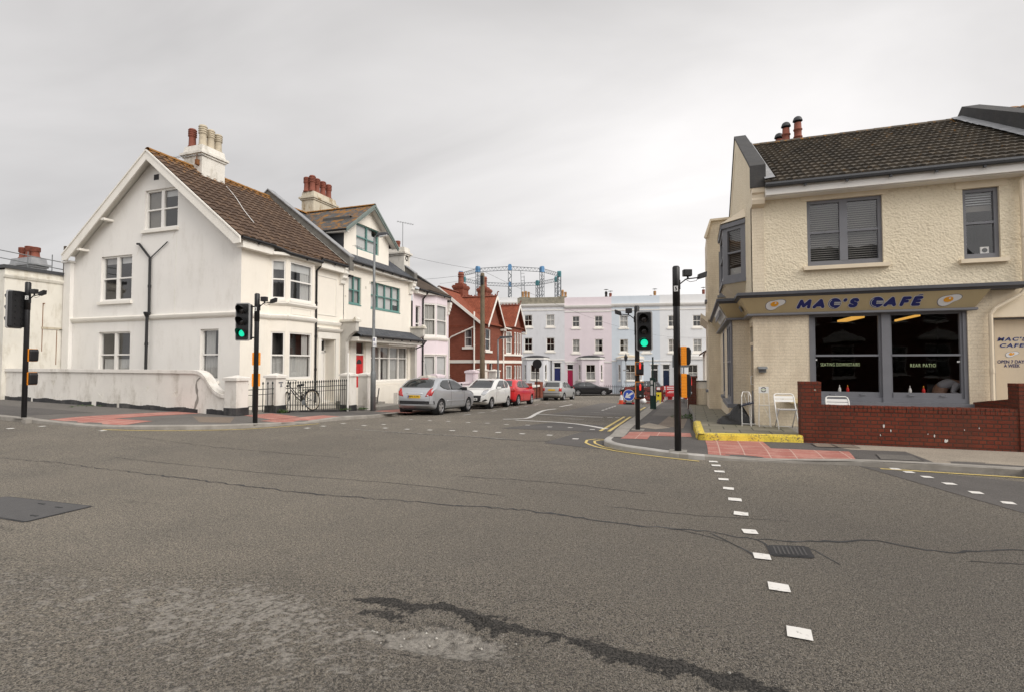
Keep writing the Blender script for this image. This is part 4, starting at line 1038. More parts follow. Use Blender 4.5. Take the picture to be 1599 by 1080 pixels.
# parapet between the two houses: flaunched coping climbing the slope
def parapet(par, y0, y1, xe, ze, xr, zr, h=.30, mat='lead', body='parapet_grey', back=True):
    m = MB(); m.prism([(xe, y0, ze - .3), (xe, y0, ze + h), (xr, y0, zr + h), (2 * xr - xe, y0, ze + h), (2 * xr - xe, y0, ze - .3), (xr, y0, zr - .4)], (0, 0, 0), (0, y1 - y0, 0)); p_ = m.build('party_parapet', body, par)
    m = MB()
    for s in (0, 1):
        f = lambda x: x if not s else 2 * xr - x
        m.prism([(f(xe), y0 - .05, ze + h), (f(xr), y0 - .05, zr + h), (f(xr), y0 - .05, zr + h + .05), (f(xe), y0 - .05, ze + h + .05)], (0, 0, 0), (0, y1 - y0 + .10, 0))
    m.build('coping', mat, p_); return p_
parapet(H1, 18.80, 19.08, -14.0, 5.95, GX, RZ + .06)
m = MB(); o = Vector((-14.05, 18.76, 5.92)); q = Vector((GX, 18.76, RZ + .05)); m.quad(o, o + Vector((0, -.14, .035)), q + Vector((0, -.14, .035)), q); m.build('flashing', 'chimney_white', H1)
def chimney(par, x0, x1, y0, y1, zb, zt, mat, pots, cap='chimney_white', band=.16):
    m = MB(); m.box(x0, x1, y0, y1, zb, zt - .5); ch = m.build('chimney', mat, par)
    m = MB(); m.box(x0 - .05, x1 + .05, y0 - .05, y1 + .05, zt - .5, zt - .42); m.box(x0 - .11, x1 + .11, y0 - .11, y1 + .11, zt - .42, zt - .33)
    o = len(m.v); a = .02
    m.v += [(x0 - .02, y0 - .02, zt - .33), (x1 + .02, y0 - .02, zt - .33), (x1 + .02, y1 + .02, zt - .33), (x0 - .02, y1 + .02, zt - .33), (x0 + .02, y0 + .02, zt - .05), (x1 - .02, y0 + .02, zt - .05), (x1 - .02, y1 - .02, zt - .05), (x0 + .02, y1 - .02, zt - .05), (x0 + .2, y0 + .2, zt), (x1 - .2, y0 + .2, zt), (x1 - .2, y1 - .2, zt), (x0 + .2, y1 - .2, zt)]
    for k in (0, 4): m.f += [(o + k + i, o + k + (i + 1) % 4, o + k + 4 + (i + 1) % 4, o + k + 4 + i) for i in range(4)]
    m.f.append((o + 8, o + 9, o + 10, o + 11)); m.build('chimney_cap', cap, ch)
    for x, y, h, r, mt in pots: pot(ch, (x, y, zt - .06), h, r, mt)
    return ch
c1 = chimney(H1, -18.95, -17.98, 14.90, 15.95, 8.4, 10.22, 'chimney_white', [(-18.75, 15.1, .78, .145, 'terracotta'), (-18.22, 15.12, .86, .15, 'buff_pot'), (-18.22, 15.47, .82, .15, 'buff_pot'), (-18.2, 15.80, .76, .15, 'buff_pot')])
def aerial(par, c, L=1.0, n=9, ang=0., mast=0., mat='galvanised', el=.24):
    m = MB()
    if mast: m.tube([(c[0], c[1], c[2] - mast), c], .016, 6)
    d = Vector((math.cos(ang), math.sin(ang), 0)); s = Vector((-d.y, d.x, 0)); c = Vector(c)
    m.tube([c - d * L * .35, c + d * L * .65], .010, 5)
    for k in range(n):
        p = c - d * L * .3 + d * (L * .93 * k / (n - 1)); m.tube([p - s * el / 2, p + s * el / 2], .006, 4); m.tube([p - Vector((0, 0, .07)), p + Vector((0, 0, .07))], .005, 4)
    return m.build('aerial', mat, par)
aerial(c1, (-18.3, 14.72, 9.66), 1.7, 11, R(188), el=.2)
m = MB(); m.tube([(-18.2, 14.86, 9.40), (-18.15, 14.82, 9.75)], .02, 6); m.rbox((-18.15, 14.84, 9.34), .12, .12, .2); m.build('aerial_bracket', 'rust', c1)
# loose cable lying over the tiles
P = [(GX + .55, 15.9, RZ - .42), (GX + 1.6, 15.5, RZ - 1.2), (GX + 2.6, 15.0, RZ - 1.98), (GX + 3.4, 14.7, RZ - 2.6)]
MB().tube([(p.x, p.y, p.z + .06) for p in catmull(P, .2)], .012, 5).build('cable', 'white_wire', roof)

# ================================================================= flat-roofed neighbour on the far left
HB = thing('building', 'stained white flat-roofed block beyond the gabled house, with three red pots', 'building', (-27, 13, .3))
rooms = MB(); F_ = facing_east(-23.3)
w = MB(); wall(w, F_, 11.55, 20, -.2, 5.05); wall(w, facing_south(11.55), -34, -23.3, -.2, 5.0, [(-24.35, -23.72, 2.9, 4.3)], rev=.15); w.build('wall', 'stained_render', HB)
window(HB, facing_south(11.55), -24.35, -23.72, 2.9, 4.3, rooms=rooms)
window(HB, facing_south(11.55), -24.35, -23.72, .9, 2.2, rooms=rooms)
m = MB(); F_.prof(m, 11.5, 20, [(0, 4.70), (.05, 4.72), (.09, 4.80), (.09, 4.84), (0, 4.86)]); m.build('string_course', 'stained_render', HB)
m = MB(); F_.box(m, 11.48, 20, 5.05, 5.17, -.35, .08); facing_south(11.55).box(m, -34, -23.3, 5.05, 5.17, -.3, .02); m.build('coping', 'dark_lead', HB)
m = MB(); F_.box(m, 12.7, 13.52, 2.94, 3.02, 0, .03); m.build('stain_ledge', 'chimney_stained', HB)
m = MB(); F_.box(m, 12.725, 12.745, 2.1, 3.9, 0, .012); F_.box(m, 13.20, 13.22, 1.6, 2.92, 0, .012); m.tube([F_.p(12.735, 3.9, 0), F_.p(12.735, 3.9, .1)], .02, 6); m.build('rust_streak', 'rust', HB)
m = MB(); m.tube([F_.p(13.42, 3.24, 0), F_.p(13.42, 3.24, .14)], .02, 5); m.rbox((-23.12, 13.42, 3.20), .12, .07, .07); m.tube([F_.p(13.3, 2.94, 0), F_.p(13.3, 2.94, .14)], .016, 5); m.rbox((-23.22, 13.55, 2.8), .08, .06, .1); m.build('wall_light', 'black_plastic', HB)
chimney(HB, -29.3, -27.8, 14.7, 15.3, 4.6, 6.44, 'lead', [(-28.95, 15, .55, .17, 'terracotta'), (-28.5, 15, .58, .17, 'terracotta'), (-28.08, 15, .5, .17, 'terracotta')], cap='lead')
m = MB(); rooms.build('interior', 'room_dark', HB)
SC = thing('scaffold_rail', 'scaffold tubes running along the flat roof of the stained block', 'scaffolding', (-25, 13, 5.2))
m = MB()
for z in (5.30, 5.58): m.tube([(-24.3, 11.0, z + .30), (-23.35, 13.5, z)], .018, 6)
m.build('rail', 'galvanised', SC)
for x, y in ((-23.75, 12.45), (-23.5, 13.1)):
    m = MB().tube([(x, y, 5.0), (x, y, 5.85)], .018, 6); m.build('standard', 'galvanised', SC)
m = MB().box(-23.44, -23.32, 13.44, 13.54, 5.1, 6.25); m.build('timber_post', 'bark', SC)
m = MB()
for k in range(9): m.tube([(-23.28 + k * .06, 13.5, 5.9), (-23.28 + k * .06 + .03, 13.5, 6.05 + .05 * k + rnd.uniform(-.05, .06))], .014, 5)
m.build('lath', 'bark', SC)

# ================================================================= second house (cream, teal windows, big dormer)
H2 = thing('house', 'cream terraced house with teal windows and a large slated gable dormer', 'house', (-17, 21.8, -.2))
rooms = MB(); w = MB()
hs = [(19.28, 20.20, 4.30, 5.55), (20.95, 23.56, 4.26, 5.52), (20.98, 24.38, .80, 2.50), (19.85, 20.45, -.3, 2.60)]
wall(w, E_, 18.96, 24.66, -.6, 6.15, hs, rev=.14); w.build('wall', 'cream_render', H2)
window(H2, E_, *hs[0], mat='teal_paint', lights=2, mull=.05, fw=.045, rooms=rooms, sill='teal_paint', sillh=.05, silld=.02, silld_u=0., cover=[('blind', 0, 1, .52, 1, 'blind_white'), ('blind', 0, 1, 0, .5, 'dark_cloth')])
window(H2, E_, *hs[1], mat='teal_paint', lights=4, mull=.05, fw=.045, rooms=rooms, sill='teal_paint', sillh=.05, silld=.02, silld_u=0., cover=[('blind', 0, .75, 0, 1, 'blind_white'), ('blind', .78, 1, .25, 1, 'blind_white')])
window(H2, E_, *hs[2], lights=4, mull=.08, rooms=rooms, railz=1.92, sillh=.10, silld=.10, cover=[('drape', 0, .35, 0, 1, 'dark_cloth'), ('drape', .38, 1, 0, 1, 'net_cloth')])
# red front door
dr = MB(); E_.box(dr, 19.88, 20.44, .55, 2.02, -.08, -.04)
d = dr.build('door', 'red_door_paint', H2)
m = MB()
for u0, u1, z0, z1 in ((19.95, 20.12, .65, 1.05), (20.18, 20.35, .65, 1.05), (19.95, 20.12, 1.12, 1.55), (20.18, 20.35, 1.12, 1.55)): E_.box(m, u0, u1, z0, z1, -.05, -.025)
m.build('door_panel', 'red_door_paint', d)
m = MB(); n = 14; m.add([E_.p(20.15 + .19 * math.cos(math.pi * k / n), 1.64 + .20 * math.sin(math.pi * k / n), -.036) for k in range(n + 1)], [tuple(range(n + 1))]); m.build('pane', 'car_glass', d)
m = MB(); E_.box(m, 20.06, 20.24, 1.07, 1.10, -.05, -.015); m.build('letterbox', 'galvanised', d)
m = MB(); E_.box(m, 19.82, 19.88, -.1, 2.6, -.12, .0); E_.box(m, 20.44, 20.50, -.1, 2.6, -.12, .0); E_.box(m, 19.88, 20.44, 2.03, 2.10, -.12, -.02); E_.box(m, 19.85, 20.45, .42, .54, -.12, .04); m.build('door_frame', 'white_trim', d)
m = MB(); m.quad(*[E_.p(*q) for q in ((19.88, 2.1, -.07), (20.44, 2.1, -.07), (20.44, 2.6, -.07), (19.88, 2.6, -.07))]); m.build('fanlight', 'car_glass', d)
m = MB(); E_.box(m, 20.52, 20.94, -.3, 2.6, .0, .05); E_.box(m, 19.4, 19.80, -.3, 2.7, 0, .03); m.build('door_pillar', 'white_trim', H2)
m = MB(); E_.box(m, 20.62, 20.82, 1.12, 1.22, .05, .06); m.tube([E_.p(20.74, .98, .05), E_.p(20.74, .98, .10)], .06, 8); m.build('wall_plate', 'rust', H2)
m = MB()
for k in range(3): E_.box(m, 19.9, 20.45, -.45 + k * .2, -.25 + k * .2, -.1, 1.5 - k * .35)
m.build('doorstep', 'concrete', H2)
m = MB().tube([(-13.4, 20.2, .55), (-12.7, 19.0, -.0)], .025, 6); m.build('handrail', 'black_paint', H2)
# lean-to slated hood over door and bay
m = MB(); ze, zt_ = 2.86, 3.30; y0, y1 = 19.02, 25.0
m.quad((-13.55, y0, ze), (-13.55, 24.62, ze), (-14.36, 24.55, zt_), (-14.36, y0, zt_)); m.quad((-13.55, y0, ze - .05), (-14.4, y0, ze - .05), (-14.4, 24.62, ze - .05), (-13.55, 24.62, ze - .05)); m.box(-13.56, -13.53, y0, 24.62, ze - .05, ze + .004)
hood = m.build('porch_roof', 'slate', H2)
gutter(H2, [(-13.50, 19.05, ze - .02), (-13.50, 24.7, ze - .02)], .05)
pipe(H2, [(-13.52, 24.66, 2.82), (-13.7, 24.75, 2.62), (-14.3, 24.72, 2.38), (-14.3, 24.72, -.3)], .04)
m = MB(); E_.box(m, 19.0, 24.6, 2.62, 2.80, .02, .72); m.build('fascia_board', 'white_trim', hood)
m = MB(); E_.box(m, 21.6, 24.3, 2.53, 2.61, .02, .6); m.build('blind_box', 'white_trim', hood)
m = MB(); E_.box(m, 20.9, 24.4, -.5, .70, .02, .12); m.build('bay_base', 'cream_render', H2)
# main roof and dormer
m = MB()
m.quad((-14.08, 19.05, 6.14), (-14.08, 24.6, 6.14), (GX, 24.6, 9.20), (GX, 19.05, 9.20)); m.quad((-23, 24.6, 6.14), (-23, 19.05, 6.14), (GX, 19.05, 9.20), (GX, 24.6, 9.20)); m.quad((-14.08, 19.05, 6.10), (-14.4, 19.05, 6.10), (-14.4, 24.6, 6.10), (-14.08, 24.6, 6.10))
r2 = m.build('roof', 'slate', H2)
m = MB(); m.a = []; m.tint = []; ridge_tiles(m, (GX, 19.1, 9.22), (GX, 24.6, 9.22)); m.build('ridge', 'brown_tiles', r2)
m = MB(); E_.box(m, 19.1, 24.6, 5.95, 6.08, .0, .30); m.build('fascia_board', 'white_trim', H2)
gutter(H2, [(-14.03, 19.0, 6.10), (-14.03, 24.62, 6.10)], .06)
D_ = facing_east(-14.86); dz, dr_ = 7.62, 9.27; yc = 21.34; hw = 2.12; dsl = (dr_ - dz) / hw
w = MB(); dh = [(20.42, 22.28, 7.0, 8.24)]
wall(w, D_, 19.52, 23.16, 6.3, 9.2, dh, [(dsl, 1, dr_ - .06 + dsl * yc), (-dsl, 1, dr_ - .06 - dsl * yc)], rev=.12)
dorm = w.build('dormer', 'cream_render', H2)
window(H2, D_, *dh[0], mat='teal_paint', lights=2, mull=.06, fw=.045, rooms=rooms, sill=None, cover=[('blind', 0, .5, 0, 1, 'blind_white'), ('blind', .5, 1, 0, .75, 'blind_white'), ('blind', .53, .80, .75, 1, 'blind_white')])
m = MB(); m.quad((-14.87, 19.52, 6.3), (-19, 19.52, 6.3), (-19, 19.52, 7.7), (-14.87, 19.52, 7.7)); m.quad((-14.87, 23.16, 6.3), (-19, 23.16, 6.3), (-19, 23.16, 7.7), (-14.87, 23.16, 7.7)); m.build('dormer_cheek', 'dark_lead', dorm)
m = MB()
for s in (-1, 1): m.quad((-14.50, yc + s * hw, dz), (-19.2, yc + s * hw, dz), (-19.2, yc, dr_), (-14.50, yc, dr_))
m.build('dormer_roof', 'lichen_slate', dorm)
m = MB(); m.a = []; m.tint = []; ridge_tiles(m, (-14.46, yc, dr_ + .01), (-19.2, yc, dr_ + .01), .10); m.build('dormer_ridge', 'brown_tiles', dorm)
m = MB()
for s in (-1, 1):
    e = yc + s * (hw + .03)
    for d0, d1, t0, t1 in ((-.02, .03, .02, -.16), (.03, .06, .03, -.07)):
        m.prism([(-14.5 + d0, yc, dr_ + t0), (-14.5 + d0, e, dz + t0), (-14.5 + d0, e, dz + t1), (-14.5 + d0, yc, dr_ + t1 * 1.3)], (0, 0, 0), (d1 - d0, 0, 0))
m.build('bargeboard', 'sage_paint', dorm)
m = MB()
for s in (-1, 1): m.quad((-14.52, yc + s * hw, dz - .05), (-14.86, yc + s * hw, dz - .05), (-14.86, yc, dr_ - .05), (-14.52, yc, dr_ - .05))
m.build('soffit', 'white_trim', dorm)
m = MB(); m.tube([(-14.5, yc - hw - .03, dz - .03), (-18.5, yc - hw - .03, dz - .03)], .05, 8); m.build('gutter', 'black_plastic', dorm)
m = MB(); m.box(-18.5, -14.52, yc - hw + .0, yc - hw + .22, dz - .12, dz - .07); m.build('eaves_board', 'white_trim', dorm)
chimney(H2, -18.95, -18.2, 21.45, 23.2, 8.6, 10.48, 'chimney_stained', [(-18.72, 21.55, .78, .16, 'terracotta'), (-18.42, 21.6, .85, .16, 'terracotta'), (-18.42, 21.95, .8, .16, 'terracotta'), (-18.42, 22.4, .8, .16, 'terracotta'), (-18.42, 22.85, .78, .16, 'terracotta')], cap='chimney_stained')
m = MB(); m.box(-19.0, -18.16, 21.4, 23.26, 8.6, 9.18); m.build('flashing', 'parapet_grey', H2)
aerial(H2, (-14.0, 19.32, 6.78), .7, 4, R(100), mast=.55)
m = MB(); m.tube([E_.p(19.12, 5.45, 0), E_.p(19.12, 5.45, .22)], .02, 6); m.rbox((-14.18, 19.06, 5.41), .12, .09, .09); m.rbox((-14.14, 19.2, 5.42), .07, .07, .07); m.build('security_light', 'black_plastic', H2)
m = MB(); E_.box(m, 20.52, 20.60, 5.10, 5.22, 0, .02); E_.box(m, 19.02, 19.08, 4.55, 4.62, 0, .03); E_.box(m, 20.83, 20.9, 5.42, 5.50, 0, .05); m.build('wall_bracket', 'stained_render', H2)
console(H2, E_, 24.36, 24.66, 6.08)
wing(H2, 24.62, 24.84, 3.52, .75, 0)
parapet(H2, 24.58, 24.86, -14.15, 6.15, GX, 9.25, .34)
c3 = chimney(H2, -15.95, -14.75, 24.5, 25.1, 6.2, 8.0, 'chimney_white', [(-15.3, 24.75, .40, .13, 'terracotta')])
aerial(c3, (-15.0, 24.75, 9.35), 1.0, 7, R(60), mast=1.7)
m = MB(); m.tube([(-15.97, 24.75, 7.9 + .12 * math.sin(k * .7)) if False else (-14.73, 24.75 + .12 * math.cos(k * .7), 7.35 + .12 * math.sin(k * .7)) for k in range(10)], .025, 5); m.build('cable_coil', 'black_plastic', c3)
rooms.build('interior', 'room_dark', H2)

# ================================================================= third house (pink)
H3 = thing('house', 'pale pink terraced house with a canted bay and dark tiled roof', 'house', (-17, 27, -.4))
rooms = MB(); w = MB()
hs = [(25.15, 25.68, 3.50, 4.82)]
wall(w, E_, 24.84, 29.2, -.8, 5.75, hs + [(25.95, 28.55, -.8, 5.5)], rev=.14); wall(w, facing_south(29.2), -23, -14.4, -.8, 5.6); w.build('wall', 'pink_render', H3)
window(H3, E_, *hs[0], lights=1, rooms=rooms, sill=None, railz=3.85)
bay = MB(); BU = [(-14.4, 25.95), (-13.85, 26.55), (-13.85, 27.9), (-14.4, 28.55)]
bfr = []
for i in range(3):
    a, b = BU[i], BU[i + 1]; L = math.dist(a, b); U = ((b[0] - a[0]) / L, (b[1] - a[1]) / L); bfr.append((Fr(a, U, (U[1], -U[0])), L))
for fr, L in bfr: wall(bay, fr, 0, L, -.8, 5.55, [(.03, L - .03, .3, 2.15), (.03, L - .03, 3.18, 5.05)], rev=.1)
bo = bay.build('bay_window', 'pink_render', H3)
for k, (fr, L) in enumerate(bfr):
    window(H3, fr, .03, L - .03, .3, 2.15, rooms=rooms, sill=None, rec=.05, fw=.08, railz=1.0, bay=True, cover=[('blind', 0, 1, 0, 1, 'blind_white')])
    window(H3, fr, .03, L - .03, 3.18, 5.05, rooms=rooms, sill=None, rec=.05, fw=.08, bay=True, cover=[('drape', 0, 1, 0, 1, 'net_cloth')])
    m = MB(); fr.prof(m, -.04, L + .04, [(0, 2.95), (.06, 2.98), (.10, 3.06), (.10, 3.14), (0, 3.16)]); fr.box(m, -.02, L + .02, 2.15, 2.20, 0, .04); m.build('cornice', 'white_trim', bo)
m = MB(); m.prism([(-14.4, 25.8, 5.5), (-14.1, 25.8, 5.5), (-13.7, 26.5, 5.5), (-13.7, 28.0, 5.5), (-14.05, 28.7, 5.5), (-14.4, 28.7, 5.5)], (0, 0, 0), (0, 0, .12)); m.build('eaves_board', 'white_trim', bo)
m = MB(); tiled(m, (-14.02, 24.86, 5.72), (-14.02, 29.0, 5.72), (GX, 29.0, 8.1), (GX, 24.86, 8.1), .2, .2, .006, .02); tiled(m, (-13.72, 26.4, 5.6), (-13.72, 28.0, 5.6), (-14.1, 28.6, 5.78), (-14.1, 25.8, 5.78), .2, .2, .006); m.quad((-23, 29, 5.72), (-23, 24.86, 5.72), (GX, 24.86, 8.1), (GX, 29, 8.1)); m.a += [.5] * 4; m.tint += [.5] * 4
m.build('roof', 'dark_tiles', H3)
gutter(H3, [(-14.0, 24.9, 5.66), (-14.0, 25.85, 5.66), (-13.68, 26.45, 5.56), (-13.68, 28.0, 5.56), (-13.98, 28.6, 5.62)], .055)
pipe(H3, [(-14.0, 25.82, 5.6), (-14.2, 25.86, 5.4), (-14.33, 25.86, 5.25), (-14.33, 25.86, -.5)], .045)
m = MB(); E_.box(m, 24.9, 25.9, 5.45, 5.64, 0, .3); m.build('fascia_board', 'white_trim', H3)
parapet(H3, 28.98, 29.24, -14.25, 5.45, GX, 8.2, .28, 'coping_dark', 'coping_dark')
console(H3, E_, 28.94, 29.22, 5.4, 'white_trim', .7)
rooms.build('interior', 'room_dark', H3)

# ================================================================= red brick villa
RV = thing('house', 'red brick house with orange tiled gables and white bargeboards', 'house', (-17.5, 38, -.8))
rooms = MB(); V_ = facing_east(-14.2); W_ = facing_south(33.8); rx, rz, re = -17.3, 7.15, 4.55
w = MB(); rs = (rz - re) / 3.25
sh = [(-15.42, -14.86, 2.85, 4.1), (-17.35, -16.72, 2.7, 4.25), (-16.9, -16.45, -.0, .7)]
wall(w, W_, -20.5, -14.2, -1.2, 7.2, sh, [(rs, 1, rz - .1 + rs * rx), (-rs, 1, rz - .1 - rs * rx)], rev=.1)
vh = [(34.75, 35.85, 2.62, 4.20), (34.7, 35.1, -.55, 1.75), (35.55, 36.25, .0, 1.75)]
wall(w, V_, 33.8, 42.7, -1.4, 6.7, vh + [(38.6, 42.2, -1.4, 4.5)], [(0, 1, 4.55)], rev=.1)
wall(w, facing_south(42.7), -20.5, -14.2, -1.4, 5)
for yc_, hw_, top in ((36.25, 1.62, 6.68), (41.65, 1.52, 6.58)):
    s_ = (top - 4.55) / hw_
    wall(w, V_, yc_ - hw_, yc_ + hw_, 4.4, 6.8, (), [(s_, 1, top - .08 + s_ * yc_), (-s_, 1, top - .08 - s_ * yc_)], d=.004)
vb = w.build('wall', 'red_house_brick', RV)
bay = MB(); BU = [(-14.2, 38.6), (-13.65, 39.4), (-13.65, 41.4), (-14.2, 42.2)]
for i in range(3):
    a, b = BU[i], BU[i + 1]; L = math.dist(a, b); U = ((b[0] - a[0]) / L, (b[1] - a[1]) / L); fr = Fr(a, U, (U[1], -U[0]))
    lo = [(.2, L - .2, -.5, 1.55)] if L < 1.5 else [(.14, .60, -.5, 1.55), (.78, 1.22, -.5, 1.55), (1.40, 1.86, -.5, 1.55)]
    hi = [(q[0], q[1], 2.45, 4.2) for q in lo]
    wall(bay, fr, 0, L, -1.4, 4.55, lo + hi, rev=.1)
    for q in lo + hi: window(RV, fr, *q, rooms=rooms, sill=None, rec=.05, fw=.07, bay=True, cover=[('drape', 0, 1, 0, 1, 'dark_cloth' if L > 1.5 else 'net_cloth')])
    m = MB(); fr.box(m, -.03, L + .03, 2.30, 2.44, -.02, .09); fr.box(m, -.03, L + .03, 1.72, 1.94, -.02, .05); m.build('string_course', 'white_trim', RV)
bay.prism([(-14.2, 38.4, 4.55), (-13.5, 39.2, 4.55), (-13.5, 41.6, 4.55), (-14.2, 42.4, 4.55)], (0, 0, 0), (0, 0, .06)); bay.build('bay_window', 'red_house_brick', RV)
for q in sh[:2]: window(RV, W_, *q, rooms=rooms, sillh=.16, silld=.09, silld_u=.14, cover=[('drape', 0, .4, 0, 1, 'dark_cloth')])
window(RV, W_, *sh[2], rooms=rooms, sill=None)
window(RV, V_, *vh[0], rooms=rooms, sillh=.16, silld=.09, silld_u=.10, cover=[('drape', 0, .45, 0, 1, 'net_cloth')])
window(RV, V_, *vh[2], rooms=rooms, sillh=.1)
d = MB(); V_.box(d, *vh[1], -.09, -.04); d.build('door', 'upvc', RV)
m = MB(); W_.box(m, -20.5, -14.15, 1.72, 1.94, 0, .05); V_.box(m, 33.75, 38.62, 1.72, 1.94, 0, .05); V_.box(m, 42.18, 42.75, 1.72, 1.94, 0, .05); m.build('string_course', 'white_trim', RV)
m = MB(); W_.box(m, -20, -14.2, 4.28, 4.36, 0, .03); m.build('brick_band', 'red_tile', RV)
m = MB(); ro = .28
for s in (-1, 1): m.quad((rx + s * 3.35, 33.8 - ro, re - .07), (rx + s * 3.35, 42.7, re - .07), (rx, 42.7, rz), (rx, 33.8 - ro, rz))
for yc_, hw_, top in ((36.25, 1.75, 6.7), (41.65, 1.65, 6.6)):
    for s in (-1, 1): m.quad((-13.88, yc_ + s * hw_, 4.42), (rx, yc_ + s * hw_, 4.42), (rx, yc_, top), (-13.88, yc_, top))
rv = m.build('roof', 'red_tile', RV)
m = MB(); m.a = []; m.tint = []
ridge_tiles(m, (rx, 33.5, rz + .02), (rx, 42.7, rz + .02)); m.build('ridge', 'terracotta', rv)
for yc_, top in ((36.25, 6.7), (41.65, 6.6)):
    m = MB(); ridge_tiles(m, (-13.86, yc_, top), (rx, yc_, top), .10)
    for k in range(12): m.rbox((-14 - k * .28, yc_, top + .06), .10, .03, .09)
    m.tube([(-13.86, yc_, top), (-13.86, yc_, top + .22), (-13.80, yc_, top + .32), (-13.72, yc_, top + .30)], .04, 6); m.build('ridge', 'terracotta', rv)
m = MB()
for s in (-1, 1): m.prism([(rx, 33.47, rz + .02), (rx + s * 3.38, 33.47, re - .05), (rx + s * 3.38, 33.47, re - .26), (rx, 33.47, rz - .26)], (0, 0, 0), (0, .05, 0))
for yc_, hw_, top in ((36.25, 1.75, 6.7), (41.65, 1.65, 6.6)):
    for s in (-1, 1): m.prism([(-13.86, yc_, top + .02), (-13.86, yc_ + s * (hw_ + .02), 4.42), (-13.86, yc_ + s * (hw_ + .02), 4.22), (-13.86, yc_, top - .24)], (0, 0, 0), (.05, 0, 0))
    m.box(-14.2, -13.85, yc_ + hw_ - .2, yc_ + hw_ + .25, 4.2, 4.34)
m.build('bargeboard', 'white_trim', rv)
m = MB()
for s in (-1, 1): m.quad((rx, 33.5, rz - .05), (rx + s * 3.35, 33.5, re - .12), (rx + s * 3.35, 33.8, re - .12), (rx, 33.8, rz - .05))
m.build('soffit', 'white_trim', rv)
def brick_chimney(x0, x1, y0, y1, zb, zt):
    m = MB(); m.box(x0, x1, y0, y1, zb, zt - .5); 
    for k, g_ in enumerate((.04, .08, .10, .05)): m.box(x0 - g_, x1 + g_, y0 - g_, y1 + g_, zt - .5 + k * .08, zt - .5 + (k + 1) * .08)
    m.box(x0 + .1, x1 - .1, y0 + .1, y1 - .1, zt - .2, zt - .02)
    ch = m.build('chimney', 'red_house_brick', RV)
    pot(ch, ((x0 + x1) / 2, (y0 + y1) / 2, zt - .05), .95, .24, 'terracotta', 2)
brick_chimney(-17.7, -16.9, 36.7, 37.8, 6.4, 7.95); brick_chimney(-17.7, -16.9, 41.5, 42.7, 6.4, 8.35)
pipe(RV, [(-14.62, 33.7, 5.3), (-14.62, 33.7, -.6)], .06, 'white_trim'); pipe(RV, [(-14.62, 33.66, 4.25), (-16.4, 33.66, 3.55), (-16.55, 33.66, 3.4), (-16.55, 33.66, -.4)], .05, 'white_trim')
pipe(RV, [(-14.0, 38.2, 4.3), (-14.12, 38.3, 4.0), (-14.12, 38.3, -.8)], .06, 'white_trim'); pipe(RV, [(-14.12, 42.62, 4.3), (-14.12, 42.62, -.8)], .06, 'white_trim')
gutter(RV, [(-13.8, 37.8, 4.4), (-13.8, 40.1, 4.4)], .06, 'white_trim')
rooms.build('interior', 'room_dark', RV)

